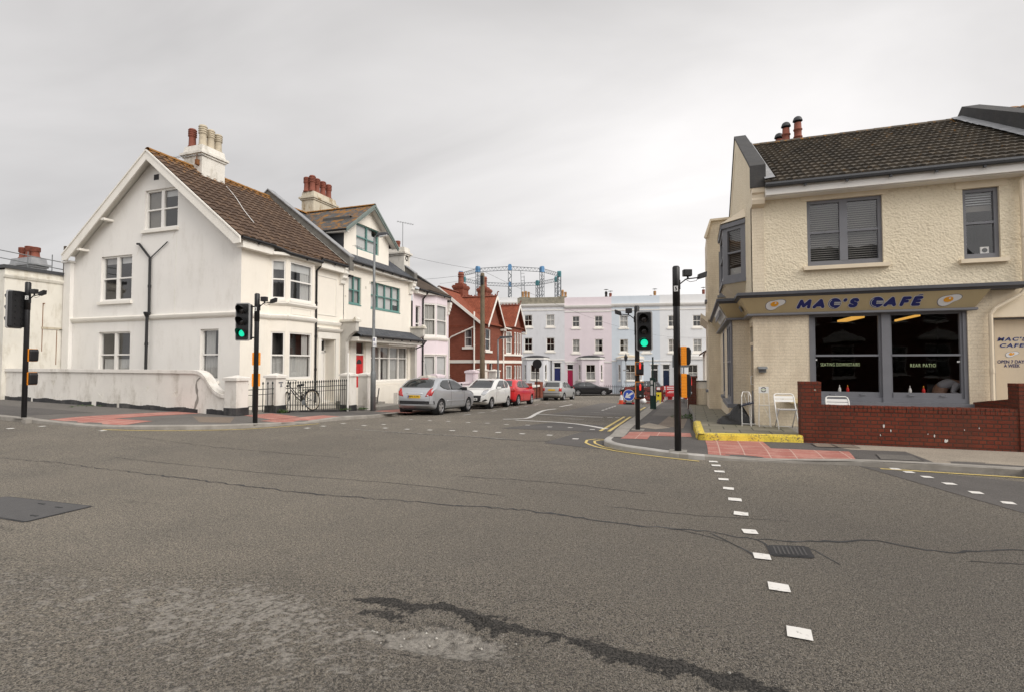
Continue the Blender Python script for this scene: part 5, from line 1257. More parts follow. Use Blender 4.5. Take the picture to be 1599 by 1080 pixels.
# ================================================================= pastel terrace across the end of the street
TA = R(10.5); TO = (-10.44, 59.92)
T_ = Fr(TO, (math.cos(TA), math.sin(TA)), (math.sin(TA), -math.cos(TA)))
GB = -1.75
def terrace(label, u0, u1, mat, z2, z1, up, bays, door=None, corn=8.45, para=9.42, paramat=None, string=2.35, pots=(), wins_up=(), wins_lo=None, ground=(), bayt=None):
    H = thing('house', label, 'house', T_.p((u0 + u1) / 2, GB, -4), group='pastel houses of the far terrace')
    rooms = MB(); w = MB(); holes = []
    for a, b, *_ in wins_up: holes += [(a, b, *z2)]
    for a, b, *_ in (wins_lo or wins_up): holes += [(a, b, *z1)]
    if door: holes.append((door[0], door[1], -1.2, door[2]))
    holes += [g[:4] for g in ground]
    wall(w, T_, u0, u1, -2.2, corn + .3, holes, rev=.16); w.build('wall', mat, H)
    for (a, b, *c_), z in [(q, z2) for q in wins_up] + [(q, z1) for q in (wins_lo or wins_up)]:
        c = (c_[0] if z is z2 else c_[-1]) if c_ else 'dark'
        cov = {'dark': [], 'net': [('drape', 0, 1, 0, 1, 'net_cloth')], 'half': [('drape', 0, .5, 0, 1, 'net_cloth')], 'right': [('blind', .5, 1, 0, 1, 'net_cloth')]}[c]
        window(H, T_, a, b, *z, mat='white_trim', vbars=1, rooms=rooms, rec=.09, fw=.07, sillh=.16, silld=.08, silld_u=.13, cover=cov, botcap=.12)
    for g in ground: window(H, T_, *g[:4], mat='white_trim', vbars=g[4] if len(g) > 4 else 0, rooms=rooms, rec=.08, fw=.07, sillh=.12)
    m = MB(); T_.prof(m, u0, u1, [(0, corn - .42), (.05, corn - .42), (.06, corn - .30), (0, corn - .28)]); T_.prof(m, u0, u1, [(0, corn), (.10, corn + .03), (.22, corn + .16), (.26, corn + .30), (.26, corn + .36), (0, corn + .40)]); T_.box(m, u0, u1, string, string + .12, 0, .06); m.build('cornice', 'terrace_trim', H)
    m = MB(); T_.box(m, u0, u1, corn + .38, para, -.3, -.02); m.build('parapet', paramat or mat, H)
    if door:
        a, b, zt, dm = door; db = zt - .62
        m = MB(); T_.box(m, a + .06, b - .06, -.95, db, -.16, -.11); d = m.build('door', dm, H)
        m = MB()
        for q in ((a + .14, (a + b) / 2 - .04, -.8, .0), ((a + b) / 2 + .04, b - .14, -.8, .0), (a + .14, (a + b) / 2 - .04, .12, db - .1), ((a + b) / 2 + .04, b - .14, .12, db - .1)): T_.box(m, *q, -.12, -.095)
        m.build('door_panel', dm, d)
        m = MB(); m.quad(*[T_.p(*q) for q in ((a, db + .1, -.13), (b, db + .1, -.13), (b, zt, -.13), (a, zt, -.13))]); m.build('fanlight', 'car_glass', d)
        m = MB(); T_.box(m, a, a + .06, -1, zt, -.16, -.06); T_.box(m, b - .06, b, -1, zt, -.16, -.06); T_.box(m, a + .06, b - .06, db, db + .1, -.16, -.06); T_.box(m, a - .14, b + .14, zt, zt + .12, -.02, .05); m.build('door_frame', 'terrace_trim', d)
        m = MB()
        for k in range(3): T_.box(m, a - .15, b + .15, -1.8 + k * .27, -1.53 + k * .27, -.05, 1.0 - k * .3)
        m.build('doorstep', 'concrete', H)
    for a, b, flat in bays:
        m = MB(); bb = .75; BU = [(a, 0), (a + .55, bb), (b - .55, bb), (b, 0)]
        fo = []
        for i in range(3):
            p, q = T_.p(BU[i][0], 0, BU[i][1])[:2], T_.p(BU[i + 1][0], 0, BU[i + 1][1])[:2]; L = math.dist(p, q); U = ((q[0] - p[0]) / L, (q[1] - p[1]) / L)
            fr = Fr(p, U, (U[1], -U[0])); ins = .28 if L < 1.1 else (L - 1.05) / 2; fo.append((fr, L, ins)); wall(m, fr, 0, L, -2.2, 2.2, [(ins, L - ins, -.15, 1.62)], rev=.1)
        bo = m.build('bay_window', mat, H)
        for fr, L, ins in fo:
            window(H, fr, ins, L - ins, -.15, 1.62, mat='white_trim', vbars=1 if L > 1.1 else 0, rooms=rooms, bay=True, rec=.06, fw=.06, sillh=.12, silld=.08, cover=[('drape', 0, 1, 0, .5, 'net_cloth')])
        m = MB(); pl = [(BU[0][0] - .1, 0), (BU[1][0] - .08, bb + .12), (BU[2][0] + .08, bb + .12), (BU[3][0] + .1, 0)]
        m.prism([T_.p(u, 2.2, d) for u, d in pl], (0, 0, 0), (0, 0, .22)); m.build('cornice', 'terrace_trim', bo)
        m = MB(); n = 10; o = len(m.v)
        top = bayt or 'dark_lead'
        for k in range(n + 1):
            u = pl[0][0] + (pl[3][0] - pl[0][0]) * k / n; dd = min(bb + .14, 1.6 * min(u - pl[0][0], pl[3][0] - u) + .02); z = 2.44 + .24 * math.sin(math.pi * k / n)
            m.v += [T_.p(u, 2.42, dd), T_.p(u, z - .08, dd), T_.p(u, z + .02, -.02)]
        m.f = [(3 * k + j, 3 * k + 3 + j, 3 * k + 4 + j, 3 * k + 1 + j) for k in range(n) for j in (0, 1)]
        m.build('bay_roof', top, bo)
    for u, base, ps in pots:
        m = MB(); T_.box(m, u - .5, u + .5, 8.8, base, -2.2, -1.4); ch = m.build('chimney', 'parapet_stained', H)
        for du, h, r, mt, cowl in ps:
            p = T_.p(u + du, base - .03, -1.8); pot(ch, p, h, r, mt, 2)
            if cowl: MB().lathe([(.02, .1), (.02, .22), (.30, .24), (.02, .30)], (p[0], p[1], p[2] + h - .02), 10).build('cowl', 'galvanised', ch)
    m = MB(); T_.box(m, u0, u1, -2.2, corn, -9, -8.9); m.build('rear_wall', mat, H)
    m = MB(); T_.box(m, u0 + .05, u1 - .05, corn, corn + .1, -8.9, -.32); m.build('roof', 'dark_lead', H)
    rooms.build('interior', 'room_black', H)
    return H
terrace('white terraced house mostly hidden behind the red brick gables', -14.8, -9.42, 'terrace_white', (5.9, 7.4), (3.1, 4.7), None, [], None, corn=8.6, para=9.5, wins_up=[(-13.6, -12.7), (-11, -10.1)])
terrace('dirty blue-grey terraced house with a navy front door and stained parapet', -9.42, -3.88, 'terrace_blue_grey', (5.98, 7.41), (3.12, 4.72), None, [(-8.75, -5.75, 0)], (-5.15, -4.33, 1.84, 'navy_paint'), corn=8.28, para=9.44, paramat='parapet_stained', string=2.10,
        wins_up=[(-8.6, -7.65, 'dark', 'dark'), (-6.0, -5.05, 'net', 'dark')], pots=[(-8.9, 9.7, [(-.1, .75, .16, 'orange_pot', 0), (.25, .8, .16, 'orange_pot', 0), (.6, .7, .15, 'orange_pot', 0)]), (-4.3, 9.7, [(.1, .85, .16, 'orange_pot', 0), (.45, .6, .16, 'orange_pot', 0)])], bayt='dark_lead')
terrace('pale lilac pink terraced house with a crimson front door', -3.88, 1.5, 'terrace_pink', (5.82, 7.18), (2.95, 4.52), None, [(-2.45, .62, 0)], (-3.62, -2.88, 1.62, 'crimson_paint'), corn=8.05, para=9.36, string=1.85,
        wins_up=[(-2.98, -2.15, 'dark', 'net'), (-.42, .48, 'dark', 'half')], pots=[(1.05, 9.55, [(-.1, .7, .16, 'room_black', 1), (.4, .5, .17, 'terracotta', 1)])])
terrace('pale sky blue terraced house with a black front door', 1.5, 6.86, 'terrace_blue', (5.78, 7.18), (2.96, 4.48), None, [(2.05, 5.0, 0)], (5.82, 6.62, 1.62, 'black_paint'), corn=8.15, para=9.42, string=2.0,
        wins_up=[(2.4, 3.32, 'net', 'right'), (4.92, 5.85, 'dark', 'net')], pots=[(6.4, 9.45, [(-.3, .25, .17, 'terracotta', 0), (.15, .75, .17, 'orange_pot', 1)])], bayt='cream_trim')
terrace('bluish white terraced house with a dark navy door, seen past the signal pole', 6.86, 12.6, 'terrace_white', (5.74, 7.12), (2.96, 4.46), None, [(8.6, 11.9, 0)], (7.12, 7.9, 1.62, 'dark_navy_paint'), corn=8.15, para=9.46, string=2.0,
        wins_up=[(7.78, 8.68, 'dark', 'net'), (10.45, 11.38, 'dark', 'net')], pots=[(11.7, 9.4, [(.3, .85, .17, 'terracotta', 1)])], bayt='terrace_trim')
# ================================================================= the cafe
CF = thing('cafe', 'cream corner cafe with pebbledashed upper floor, grey windows and dark tiled roof', 'cafe', (4, 17, .15))
K_ = facing_south(13.9); L_ = facing_west(1.35)
uw = [(2.55, 4.07, 3.90, 5.47), (5.56, 6.20, 3.87, 5.42)]
lw = (2.57, 5.58, .76, 2.79)
w = MB(); wall(w, K_, 1.62, 7.5, 3.20, 5.95, uw, rev=.13)
L2 = [(15.6, 18.4, 3.9, 5.6)]
wall(w, L_, 13.9, 23.1, 3.0, 9.1, L2, [(-.565, 1, 6.42 - .565 * 13.9), (.565, 1, 9.02 + .565 * 18.5)])
w.build('wall', 'pebbledash', CF)
w = MB(); wall(w, K_, 1.35, 6.02, -.1, 3.25, [lw], rev=.12); wall(w, L_, 13.9, 14.95, -.2, 3.25, [(14.06, 14.86, -.2, 2.62)], rev=.08); wall(w, facing_south(14.95), .93, 1.35, -.2, 3.25)
K_.box(w, 1.35, 1.62, 3.2, 5.45, -.2, .012); wall(w, facing_west(.93), 14.95, 21.6, -.4, 3.25, [(15.15, 17.2, .58, 2.76), (18.6, 19.6, .58, 2.76)], rev=.08)
w.build('brick_wall', 'painted_brick', CF)
w = MB(); wall(w, K_, 6.02, 10, -.1, 3.25, [(6.03, 7.1, .2, 2.60)], rev=.2); w.build('side_wall', 'cream_paint', CF)
m = MB(); m.box(1.3, 14, 23, 23.1, -.5, 6.1); m.box(7.4, 7.5, 13.9, 23, 3, 5.9); m.build('rear_wall', 'cream_paint', CF)
# plain bands over the windows
m = MB()
for a, b, c, e in uw: K_.box(m, a - .12, b + .12, e + .002, 5.62, -.1, .015)
m.build('lintel', 'cream_paint', CF)
rooms = MB()
for (a, b, c, e), li in ((uw[0], 2), (uw[1], 1)):
    window(CF, K_, a, b, c, e, mat='shop_grey', lights=li, mull=.16, rec=.09, fw=.075, rooms=rooms, sill='cream_trim', sillh=.09, silld=.12, silld_u=.10, botcap=.05, glass='glass',
           cover=[('slats', 0, 1, .0, 1, 'blind_slats')] if li == 2 else [('slats', 0, 1, .80, 1, 'blind_white'), ('blind', 0, 1, .70, .79, 'blind_slats')])
m = MB(); K_.box(m, 5.90, 6.05, 4.0, 4.15, -.16, -.13); fn = m.build('extractor_fan', 'upvc', CF); MB().lathe([(.05, 0), (.05, .012)], (5.975, 13.9 + .128, 4.075), 14, 'y').build('fan_grille', 'black_plastic', fn)
rooms.build('interior', 'room_dark', CF)
# roof
m = MB(); yr, zr_, ye, ze = 18.5, 8.70, 13.52, 5.86
tiled(m, (1.62, ye, ze), (7.5, ye, ze), (7.5, yr, zr_), (1.62, yr, zr_), .36, .15, .026, .065)
o = len(m.v); m.v += [(1.62, 23.5, ze), (7.5, 23.5, ze), (7.5, yr, zr_), (1.62, yr, zr_)]; m.f.append((o, o + 1, o + 2, o + 3)); m.a += [0.] * 4; m.tint += [.4] * 4
ridge_tiles(m, (1.62, yr, zr_ + .03), (7.5, yr, zr_ + .03), .12)
rf = m.build('roof', 'grey_tiles', CF)
m = MB(); m.prism([(1.34, 13.72, 5.86), (1.34, 13.72, 6.36), (1.34, 13.95, 6.50), (1.34, 18.5, 9.08), (1.34, 23.2, 6.42), (1.34, 23.2, 5.9), (1.34, 18.5, 8.55), (1.34, 14.1, 5.86)], (0, 0, 0), (.28, 0, 0)); gp = m.build('gable_parapet', 'pebbledash', CF)
m = MB()
m.prism([(1.31, 13.69, 5.86), (1.31, 13.69, 6.40), (1.31, 13.93, 6.55), (1.31, 18.5, 9.13), (1.31, 18.5, 9.07), (1.31, 13.95, 6.49), (1.31, 13.74, 6.36), (1.31, 13.74, 5.86)], (0, 0, 0), (.35, 0, 0)); m.prism([(1.31, 18.5, 9.13), (1.31, 23.2, 6.47), (1.31, 23.2, 6.41), (1.31, 18.5, 9.07)], (0, 0, 0), (.35, 0, 0)); m.build('coping', 'coping_dark', gp)
m = MB(); K_.prof(m, 1.35, 1.63, [(0, 5.86), (.19, 5.86), (.19, 5.74), (.15, 5.70), (.15, 5.62), (.20, 5.56), (.18, 5.46), (0, 5.40)]); m.build('corbel', 'cream_trim', CF)
m = MB(); m.prism([(7.45, 13.4, 5.75), (7.45, 13.4, 6.45), (7.45, 18.5, 9.12), (7.45, 23.2, 6.3), (7.45, 23.2, 5.7)], (0, 0, 0), (.42, 0, 0)); m.build('party_parapet', 'coping_dark', CF)
m = MB(); sl_ = (zr_ - ze) / (yr - ye)
for x0_, x1_, nz in ((7.18, 7.45, 1), (1.62, 1.84, -1)):
    n = 16
    for k in range(n):
        ya_, yb_ = ye + (yr - ye) * k / n, ye + (yr - ye) * (k + 1) / n
        h = .135
        m.quad((x0_ + rnd.uniform(-.03, .03) if nz > 0 else x0_, ya_, ze + (ya_ - ye) * sl_ + h), (x1_, ya_, ze + (ya_ - ye) * sl_ + h + .02), (x1_, yb_, ze + (yb_ - ye) * sl_ + h + .02), (x0_, yb_, ze + (yb_ - ye) * sl_ + h))
m.build('flashing', 'lead', rf)
gutter(CF, [(1.62, 13.47, 5.82), (7.45, 13.47, 5.82)], .062, 'dark_lead')
m = MB(); K_.box(m, 1.63, 7.5, 5.60, 5.80, .20, .36); m.build('fascia_board', 'upvc', CF)
m = MB(); K_.box(m, 1.63, 7.5, 5.58, 5.61, .0, .30); m.build('soffit', 'upvc', CF)
pm = MB(); pm.box(2.75, 3.75, 19.4, 20.2, 7.4, 8.5); ch = pm.build('chimney', 'red_house_brick', CF)
for x, y, h in ((3.02, 19.6, 1.14), (3.36, 19.5, 1.24), (2.86, 20.0, .95)):
    pot(ch, (x, y, 8.48), h, .13, 'terracotta', 2)
    q = MB(); n = 10
    for i in range(6):
        th = R(15 * i)
        for k in range(n): q.v.append((x + .155 * math.cos(th) * math.cos(k * .698), y + .155 * math.cos(th) * math.sin(k * .698), 8.48 + h + .05 + .17 * math.sin(th)))
    q.f = [(i * n + k, i * n + (k + 1) % n, (i + 1) * n + (k + 1) % n, (i + 1) * n + k) for i in range(5) for k in range(n)]; q.build('cowl', 'dark_lead', ch, smooth=True)
# downpipe with a swan neck
pipe(CF, [(6.95, 13.60, 5.74), (6.62, 13.72, 5.60), (6.54, 13.80, 5.46), (6.54, 13.80, 3.18), (6.46, 13.80, 3.06), (6.02, 13.80, 2.78), (5.94, 13.80, 2.66), (5.93, 13.80, .3)], .042, 'cream_trim')
# sign fascia wrapping the corner
path = [(5.58, 13.9, 1.0, -1), (1.35, 13.9, -1, -1), (1.35, 14.95, -1, -1), (.93, 14.95, -1, -1), (.93, 21.4, -1, 0)]
def sweep(prof, start=None):
    mb = MB(); n = len(prof)
    P = [start or path[0]] + path[1:]
    for x, y, sx, sy in P:
        for d, z in prof: mb.v.append((x + sx * d, y + sy * d, z))
    for i in range(len(P) - 1):
        for k in range(n): mb.f.append((i * n + k, (i + 1) * n + k, (i + 1) * n + (k + 1) % n, i * n + (k + 1) % n))
    mb.f += [tuple(range(n)), tuple((len(P) - 1) * n + k for k in range(n))]; return mb
fa = sweep([(0, 2.82), (.10, 2.82), (.30, 3.18), (0, 3.20)]).build('sign_board', 'fascia_khaki', CF)
sweep([(0, 3.181), (.31, 3.181), (.33, 3.21), (.38, 3.235), (.38, 3.30), (.34, 3.31), (0, 3.335)], (6.42, 13.9, 0, -1)).build('cornice', 'shop_grey_dark', fa)
sweep([(0, 2.755), (.11, 2.755), (.14, 2.77), (.14, 2.815), (0, 2.818)]).build('moulding', 'shop_grey', fa)
tilt = math.atan2(.20, .36)
def on_fascia(mb, x, zc, lift=.004):
    """lay flat lettering (x, y, depth) on the tilted board"""
    k = (zc - 2.82) / .36; d = .10 + .20 * k; c, s = math.cos(tilt), math.sin(tilt)
    mb.v = [(x + X, 13.9 - d - Y * s - (lift + Z) * c, zc + Y * c - (lift + Z) * s) for X, Y, Z in mb.v]; return mb
def egg(cx, cz, w, h, place, par):
    mb = MB(); n = 28; vv = []
    for k in range(n):
        a = 2 * math.pi * k / n; r = 1 + .16 * math.sin(2 * a + .6) + .12 * math.cos(3 * a - .8)
        vv.append((w / 2 * r * math.cos(a), h / 2 * r * math.sin(a) * .92 + .1 * h * math.cos(a), 0))
    rim = MB(); rim.add([(x * 1.07, y * 1.09, .001) for x, y, z in vv], [tuple(range(n))]); place(rim, cx, cz, .002).build('egg_outline', 'shop_grey', par)
    mb.add([(x, y, .004) for x, y, z in vv], [tuple(range(n))]); e = place(mb, cx, cz, .002)
    e = e.build('egg_picture', 'egg_white', par)
    for col, x0_, y0_, rx_, ry_, z in (('egg_yolk', -.01, .05, .235, .23, .009), ('egg_white', .05, .14, .05, .07, .011)):
        y = MB(); y.add([(w * x0_ + w * rx_ * math.cos(k * .3142) + h * .0, h * y0_ + h * ry_ * math.sin(k * .3142) + .12 * w * rx_ * math.cos(k * .3142), z) for k in range(20)], [tuple(range(20))]); place(y, cx, cz, .002).build('egg_yolk', col, par)
egg(1.80, 3.015, .37, .27, on_fascia, fa); egg(5.18, 2.99, .37, .27, on_fascia, fa)
STR = {'M': [[(0, 0), (.10, 1), (.48, .18), (.90, 1), (1, 0)]], 'A': [[(0, 0), (.52, 1), (1, 0)], [(.24, .28), (.78, .28)]], 'F': [[(.08, 0), (.08, 1), (.92, 1)], [(.08, .52), (.72, .52)]], 'E': [[(.92, 0), (.08, 0), (.08, 1), (.92, 1)], [(.08, .52), (.78, .52)]],
       'S': [[(.95, .86), (.72, 1), (.28, 1), (.06, .84), (.10, .62), (.34, .52), (.70, .47), (.94, .34), (.92, .12), (.70, 0), (.26, 0), (.03, .14)]], "'": [[(.5, 1), (.4, .3)]]}
def capsule(mb, p, q, r, z):
    a0 = math.atan2(q[1] - p[1], q[0] - p[0]); pts = [(q[0] + r * math.cos(a0 - 1.571 + k * .524), q[1] + r * math.sin(a0 - 1.571 + k * .524), z) for k in range(7)] + [(p[0] + r * math.cos(a0 + 1.571 + k * .524), p[1] + r * math.sin(a0 + 1.571 + k * .524), z) for k in range(7)]
    mb.add(pts, [tuple(range(14))])
def chunky(ch_, w, h):
    """one fat slanted letter with a silver edge and inner stroke; the C is a disc with a toothed slot"""
    out = []
    if ch_ == 'C':
        n = 32; disc = lambda k0, z: MB().add([(w * k0 * math.cos(k * 2 * math.pi / n), h * k0 * math.sin(k * 2 * math.pi / n), z) for k in range(n)], [tuple(range(n))])
        out += [('letter_silver', disc(.565, .002)), ('navy_ink', disc(.52, .006))]
        out.append(('shop_grey', MB().box(-w * .04, w * .52, -h * .17, h * .15, .006, .009)))
        c = MB()
        for r_ in (-.10, .07):
            for k in range(6): c.box(-w * .02 + k * w * .085, w * .035 + k * w * .085, h * (r_ - .05), h * (r_ + .05), .009, .011)
        for k in range(12):
            t0, t1 = R(125 + k * 12), R(137 + k * 12); c.quad(*[(w * q * math.cos(t), h * q * math.sin(t), .009) for q, t in ((.41, t0), (.455, t0), (.455, t1), (.41, t1))])
        out.append(('letter_silver', c)); return out
    r = .038; W_, H_ = w - 2 * r, h - 2 * r; P = lambda x, y: ((x - .5) * W_ + (y - .5) * h * .16, (y - .5) * H_)
    for mt, rr, z0 in (('letter_silver', r + .0085, .002), ('navy_ink', r - .002, .006)):
        m = MB(); k = 0
        for st in STR[ch_]:
            for p, q in zip(st, st[1:]):
                a, b = P(*p), P(*q)
                if mt == 'navy_ink': a, b = (a[0] + .004, a[1] + .002), (b[0] + .004, b[1] + .002)
                if rr < .01:
                    if ch_ != 'S' and p[1] == q[1] and p[1] != 0 and ch_ != 'A': continue
                    a, b = (a[0] - .011, a[1] - .004), (b[0] - .011, b[1] - .004)
                    if ch_ == 'S' and k % 2: k += 1; continue
                capsule(m, a, b, rr, z0 + k * .00025); k += 1
        out.append((mt, m))
    return out
LET = [('M', 2.425, .29, .235), ('A', 2.735, .25, .235), ('C', 3.04, .245, .25), ("'", 3.24, .07, .10), ('S', 3.415, .19, .235), ('C', 3.865, .25, .25), ('A', 4.13, .245, .235), ('F', 4.40, .195, .235), ('E', 4.615, .19, .235)]
by = {}
for ch_, x, w_, h_ in LET:
    for mt, a in chunky(ch_, w_, h_):
        on_fascia(a, x, 3.0 + (.06 if ch_ == "'" else 0) - (x - 2.4) * .006, .002); q = by.setdefault(mt, MB()); q.add(a.v, a.f)
for mt, r_, z_ in (('letter_silver', .015, .002), ('navy_ink', .009, .006)):
    a = MB(); capsule(a, (-.02, .118), (.055, .132), r_, z_); on_fascia(a, 4.645, 3.005, .002); by[mt].add(a.v, a.f)
for mt, q in by.items(): q.build('lettering', mt, fa)
# pale board with lettering on the street side of the fascia
m = MB(); m.quad((.70, 15.0, 2.86), (.70, 18.2, 2.86), (.66, 18.2, 3.16), (.66, 15.0, 3.16)); m.v = [(x - .04 - (.13 if z > 3 else 0) + .13, y, z) for x, y, z in m.v]; m.build('side_sign', 'label_white', fa)
m = MB()
for k in range(11): m.box(.64, .66, 15.25 + k * .25, 15.42 + k * .25, 2.92, 3.08)
m.build('side_lettering', 'shop_grey', fa)
m = MB(); m.add([(1.145 , 14.2, 2.93), (1.145, 14.62, 2.93), (1.075, 14.62, 3.06), (1.075, 14.2, 3.06)], [(0, 1, 2, 3)]); m.build('side_lettering', 'shop_grey', fa)
# shop window: two big sashes
a, b, c, e = lw
W1 = MB(); rec = .08
for u0, u1 in ((a, a + .07), (b - .07, b), (4.0, 4.16)): K_.box(W1, u0, u1, c, e, -.17, -.03 if u0 != 4.0 else .0)
K_.box(W1, a + .07, b - .07, c, c + .10, -.17, -.02); K_.box(W1, a + .07, b - .07, e - .04, e, -.17, -.03)
for u0, u1 in ((a + .07, 4.0), (4.16, b - .07)):
    K_.box(W1, u0, u0 + .045, c + .10, e - .04, -.14, -.06); K_.box(W1, u1 - .045, u1, c + .10, e - .04, -.14, -.06)
    K_.box(W1, u0 + .045, u1 - .045, 1.79, 1.835, -.14, -.05); K_.box(W1, u0 + .045, u1 - .045, c + .10, c + .22, -.12, -.05); K_.box(W1, u0 + .045, u1 - .045, e - .08, e - .04, -.14, -.06)
    for f in (.28, .72): 
        x = u0 + (u1 - u0) * f; W1.tube([K_.p(x - .06, c + .17, -.05), K_.p(x - .04, c + .155, -.02), K_.p(x + .04, c + .155, -.02), K_.p(x + .06, c + .17, -.05)], .009, 5)
sw = W1.build('shop_window', 'shop_grey', CF)
m = MB()
for u0, u1 in ((a + .1, 3.98), (4.18, b - .1)): m.quad(K_.p(u0, c + .2, -.10), K_.p(u1, c + .2, -.10), K_.p(u1, e - .06, -.10), K_.p(u0, e - .06, -.10))
m.build('pane', 'shop_glass', sw)
m = MB(); K_.box(m, a - .06, b + .06, c - .11, c, -.1, .10); m.build('sill', 'shop_grey', sw)
m = MB(); K_.box(m, a - .02, a + .0, c, e, -.1, .012); m.build('casing', 'shop_grey', sw)
for txt, xc, wd in (('SEATING DOWNSTAIRS', 3.185, .79), ('REAR PATIO', 4.79, .47)):
    t = stretch(text_mb(txt, 1, .001, -.006, 0, 1.2), wd, .075); t.v = [(xc + x, 13.9 + .092 - z, 1.605 + y - (.02 if xc > 4 else 0)) for x, y, z in t.v]; t.build('window_lettering', 'pale_green_ink', sw)
m = MB(); m.box(2.66, 2.72, 13.985, 13.99, 1.70, 1.735); m.box(5.41, 5.48, 13.985, 13.99, 1.65, 1.685); m.build('sticker', 'label_white', sw)
m = MB(); m.box(2.56, 2.60, 13.8, 13.84, .75, 1.02); m.build('trim_strip', 'upvc', sw)
# street-side bay
bw = facing_west(.93)
rooms = MB()
window(CF, bw, 15.15, 17.2, .58, 2.76, mat='shop_grey', lights=2, mull=.2, rec=.03, fw=.10, rooms=None, sill=None, cover=[('blind', 0, 1, .45, 1, 'net_cloth')])
window(CF, bw, 18.6, 19.6, .58, 2.76, mat='shop_grey', lights=1, rec=.03, fw=.10, sill='shop_grey')
m = MB(); m.prism([(1.12, 14.86, .48), (.80, 14.86, .48), (.80, 17.5, .48), (.95, 17.5, .48), (.95, 14.96, .48), (1.12, 14.96, .48)], (0, 0, 0), (0, 0, .10)); m.build('bay_sill', 'shop_grey', CF)
m = MB(); m.box(.90, .945, 14.935, 15.1, .58, 2.76); m.build('bay_frame', 'shop_grey', CF)
m = MB(); m.box(.905, .935, 15.7, 16.4, .10, .34)
for k in range(6): m.box(.895, .906, 15.74, 16.36, .13 + k * .034, .145 + k * .034)
m.build('vent_grille', 'cream_trim', CF)
# side door in its reveal
d = MB().box(1.38, 1.43, 14.12, 14.80, .18, 2.08).build('door', 'shop_grey', CF)
m = MB(); m.box(1.36, 1.45, 14.06, 14.12, .1, 2.62); m.box(1.36, 1.45, 14.80, 14.86, .1, 2.62); m.box(1.36, 1.45, 14.12, 14.80, 2.08, 2.16); m.box(1.36, 1.45, 14.12, 14.80, 2.56, 2.62); m.build('door_frame', 'cream_trim', d)
m = MB(); m.box(1.372, 1.382, 14.22, 14.70, .95, 1.95); m.box(1.40, 1.41, 14.12, 14.80, 2.16, 2.56); m.build('pane', 'car_glass', d)
m = MB(); m.tube([(1.375, 14.2, 1.12), (1.31, 14.2, 1.12), (1.31, 14.2, 1.32), (1.375, 14.2, 1.32)], .014, 6); m.build('handle', 'upvc', d)
# first-floor oriel
OB = [(1.35, 15.55), (.80, 16.10), (.80, 17.9), (1.35, 18.45)]
m = MB(); rooms2 = MB(); fo = []
for i in range(3):
    p, q = OB[i], OB[i + 1]; L = math.dist(p, q); U = ((q[0] - p[0]) / L, (q[1] - p[1]) / L); fr = Fr(p, U, (-U[1], U[0])); fo.append((fr, L))
    wall(m, fr, 0, L, 3.90, 5.62, [(.06, L - .06, 3.99, 5.48)], rev=.06)
ob = m.build('oriel_window', 'shop_grey', CF)
for fr, L in fo:
    window(CF, fr, .06, L - .06, 3.99, 5.48, mat='shop_grey', lights=1, rec=.03, fw=.10, sill=None, rooms=rooms2, bay=True, cover=[('slats', 0, 1, .22, 1, 'blind_slats'), ('blind', 0, 1, 0, .16, 'net_cloth')])
    q = MB(); fr.box(q, -.04, L + .04, 5.48, 5.60, 0, .05); fr.box(q, -.03, L + .03, 3.88, 3.98, 0, .04); q.build('cornice', 'shop_grey', ob)
q = MB(); tip = (1.37, 17.0, 6.05); pl = [(1.35, 15.45, 5.63), (.73, 16.06, 5.63), (.73, 17.94, 5.63), (1.35, 18.55, 5.63)]
q.add(pl + [(1.36, 15.9, 5.98), (1.36, 18.1, 5.98)], [(0, 1, 4), (1, 2, 5, 4), (2, 3, 5), (0, 1, 2, 3)]); q.build('oriel_roof', 'cream_trim', ob)
q = MB(); q.add([(*p, 3.90) for p in OB] + [(1.34, 16.3, 3.33), (1.34, 17.7, 3.33)], [(0, 1, 4), (1, 2, 5, 4), (2, 3, 5)]); q.build('oriel_base', 'cream_paint', ob)
rooms2.build('interior', 'room_dark', CF)
# far wing
w = MB(); wall(w, facing_south(21.6), .5, 1.6, -.5, 7.2, [(.92, 1.25, 4.25, 5.95)], [(-3.6, 1, 6.6 - 3.6 * .5)], rev=.06); wall(w, facing_west(.5), 21.6, 25.6, -.6, 6.9, [(22.4, 23.1, .6, 2.7), (22.4, 23.2, 4.2, 5.9)], rev=.1); w.box(.5, 8, 25.5, 25.6, -.6, 7); w.build('wing_wall', 'painted_brick', CF)
window(CF, facing_south(21.6), .92, 1.25, 4.25, 5.95, mat='shop_grey', rec=.03, fw=.06, sill='shop_grey', cover=[('blind', 0, 1, 0, 1, 'dark_cloth')])
for q in ((22.4, 23.1, .6, 2.7), (22.4, 23.2, 4.2, 5.9)): window(CF, facing_west(.5), *q, mat='shop_grey', rec=.05, sill='shop_grey', cover=[('blind', 0, 1, 0, 1, 'dark_cloth')])
m = MB(); m.prism([(.48, 21.5, 6.5), (.40, 21.5, 6.58), (.62, 21.5, 7.24), (1.62, 21.5, 7.26), (1.62, 21.5, 7.18), (.66, 21.5, 7.16)], (0, 0, 0), (0, .3, 0)); m.prism([(.4, 21.55, 3.30), (1.3, 21.55, 3.30), (1.3, 21.55, 3.62), (.42, 21.55, 3.62)], (0, 0, 0), (0, .04, 0)); m.build('coping', 'cream_trim', CF)
m = MB(); m.prism([(.5, 21.8, 3.2), (.5, 25.5, 3.2), (.24, 25.5, 3.42), (.24, 21.45, 3.42), (.5, 21.45, 3.2)], (0, 0, 0), (0, 0, .16)); m.build('cornice', 'cream_trim', CF)
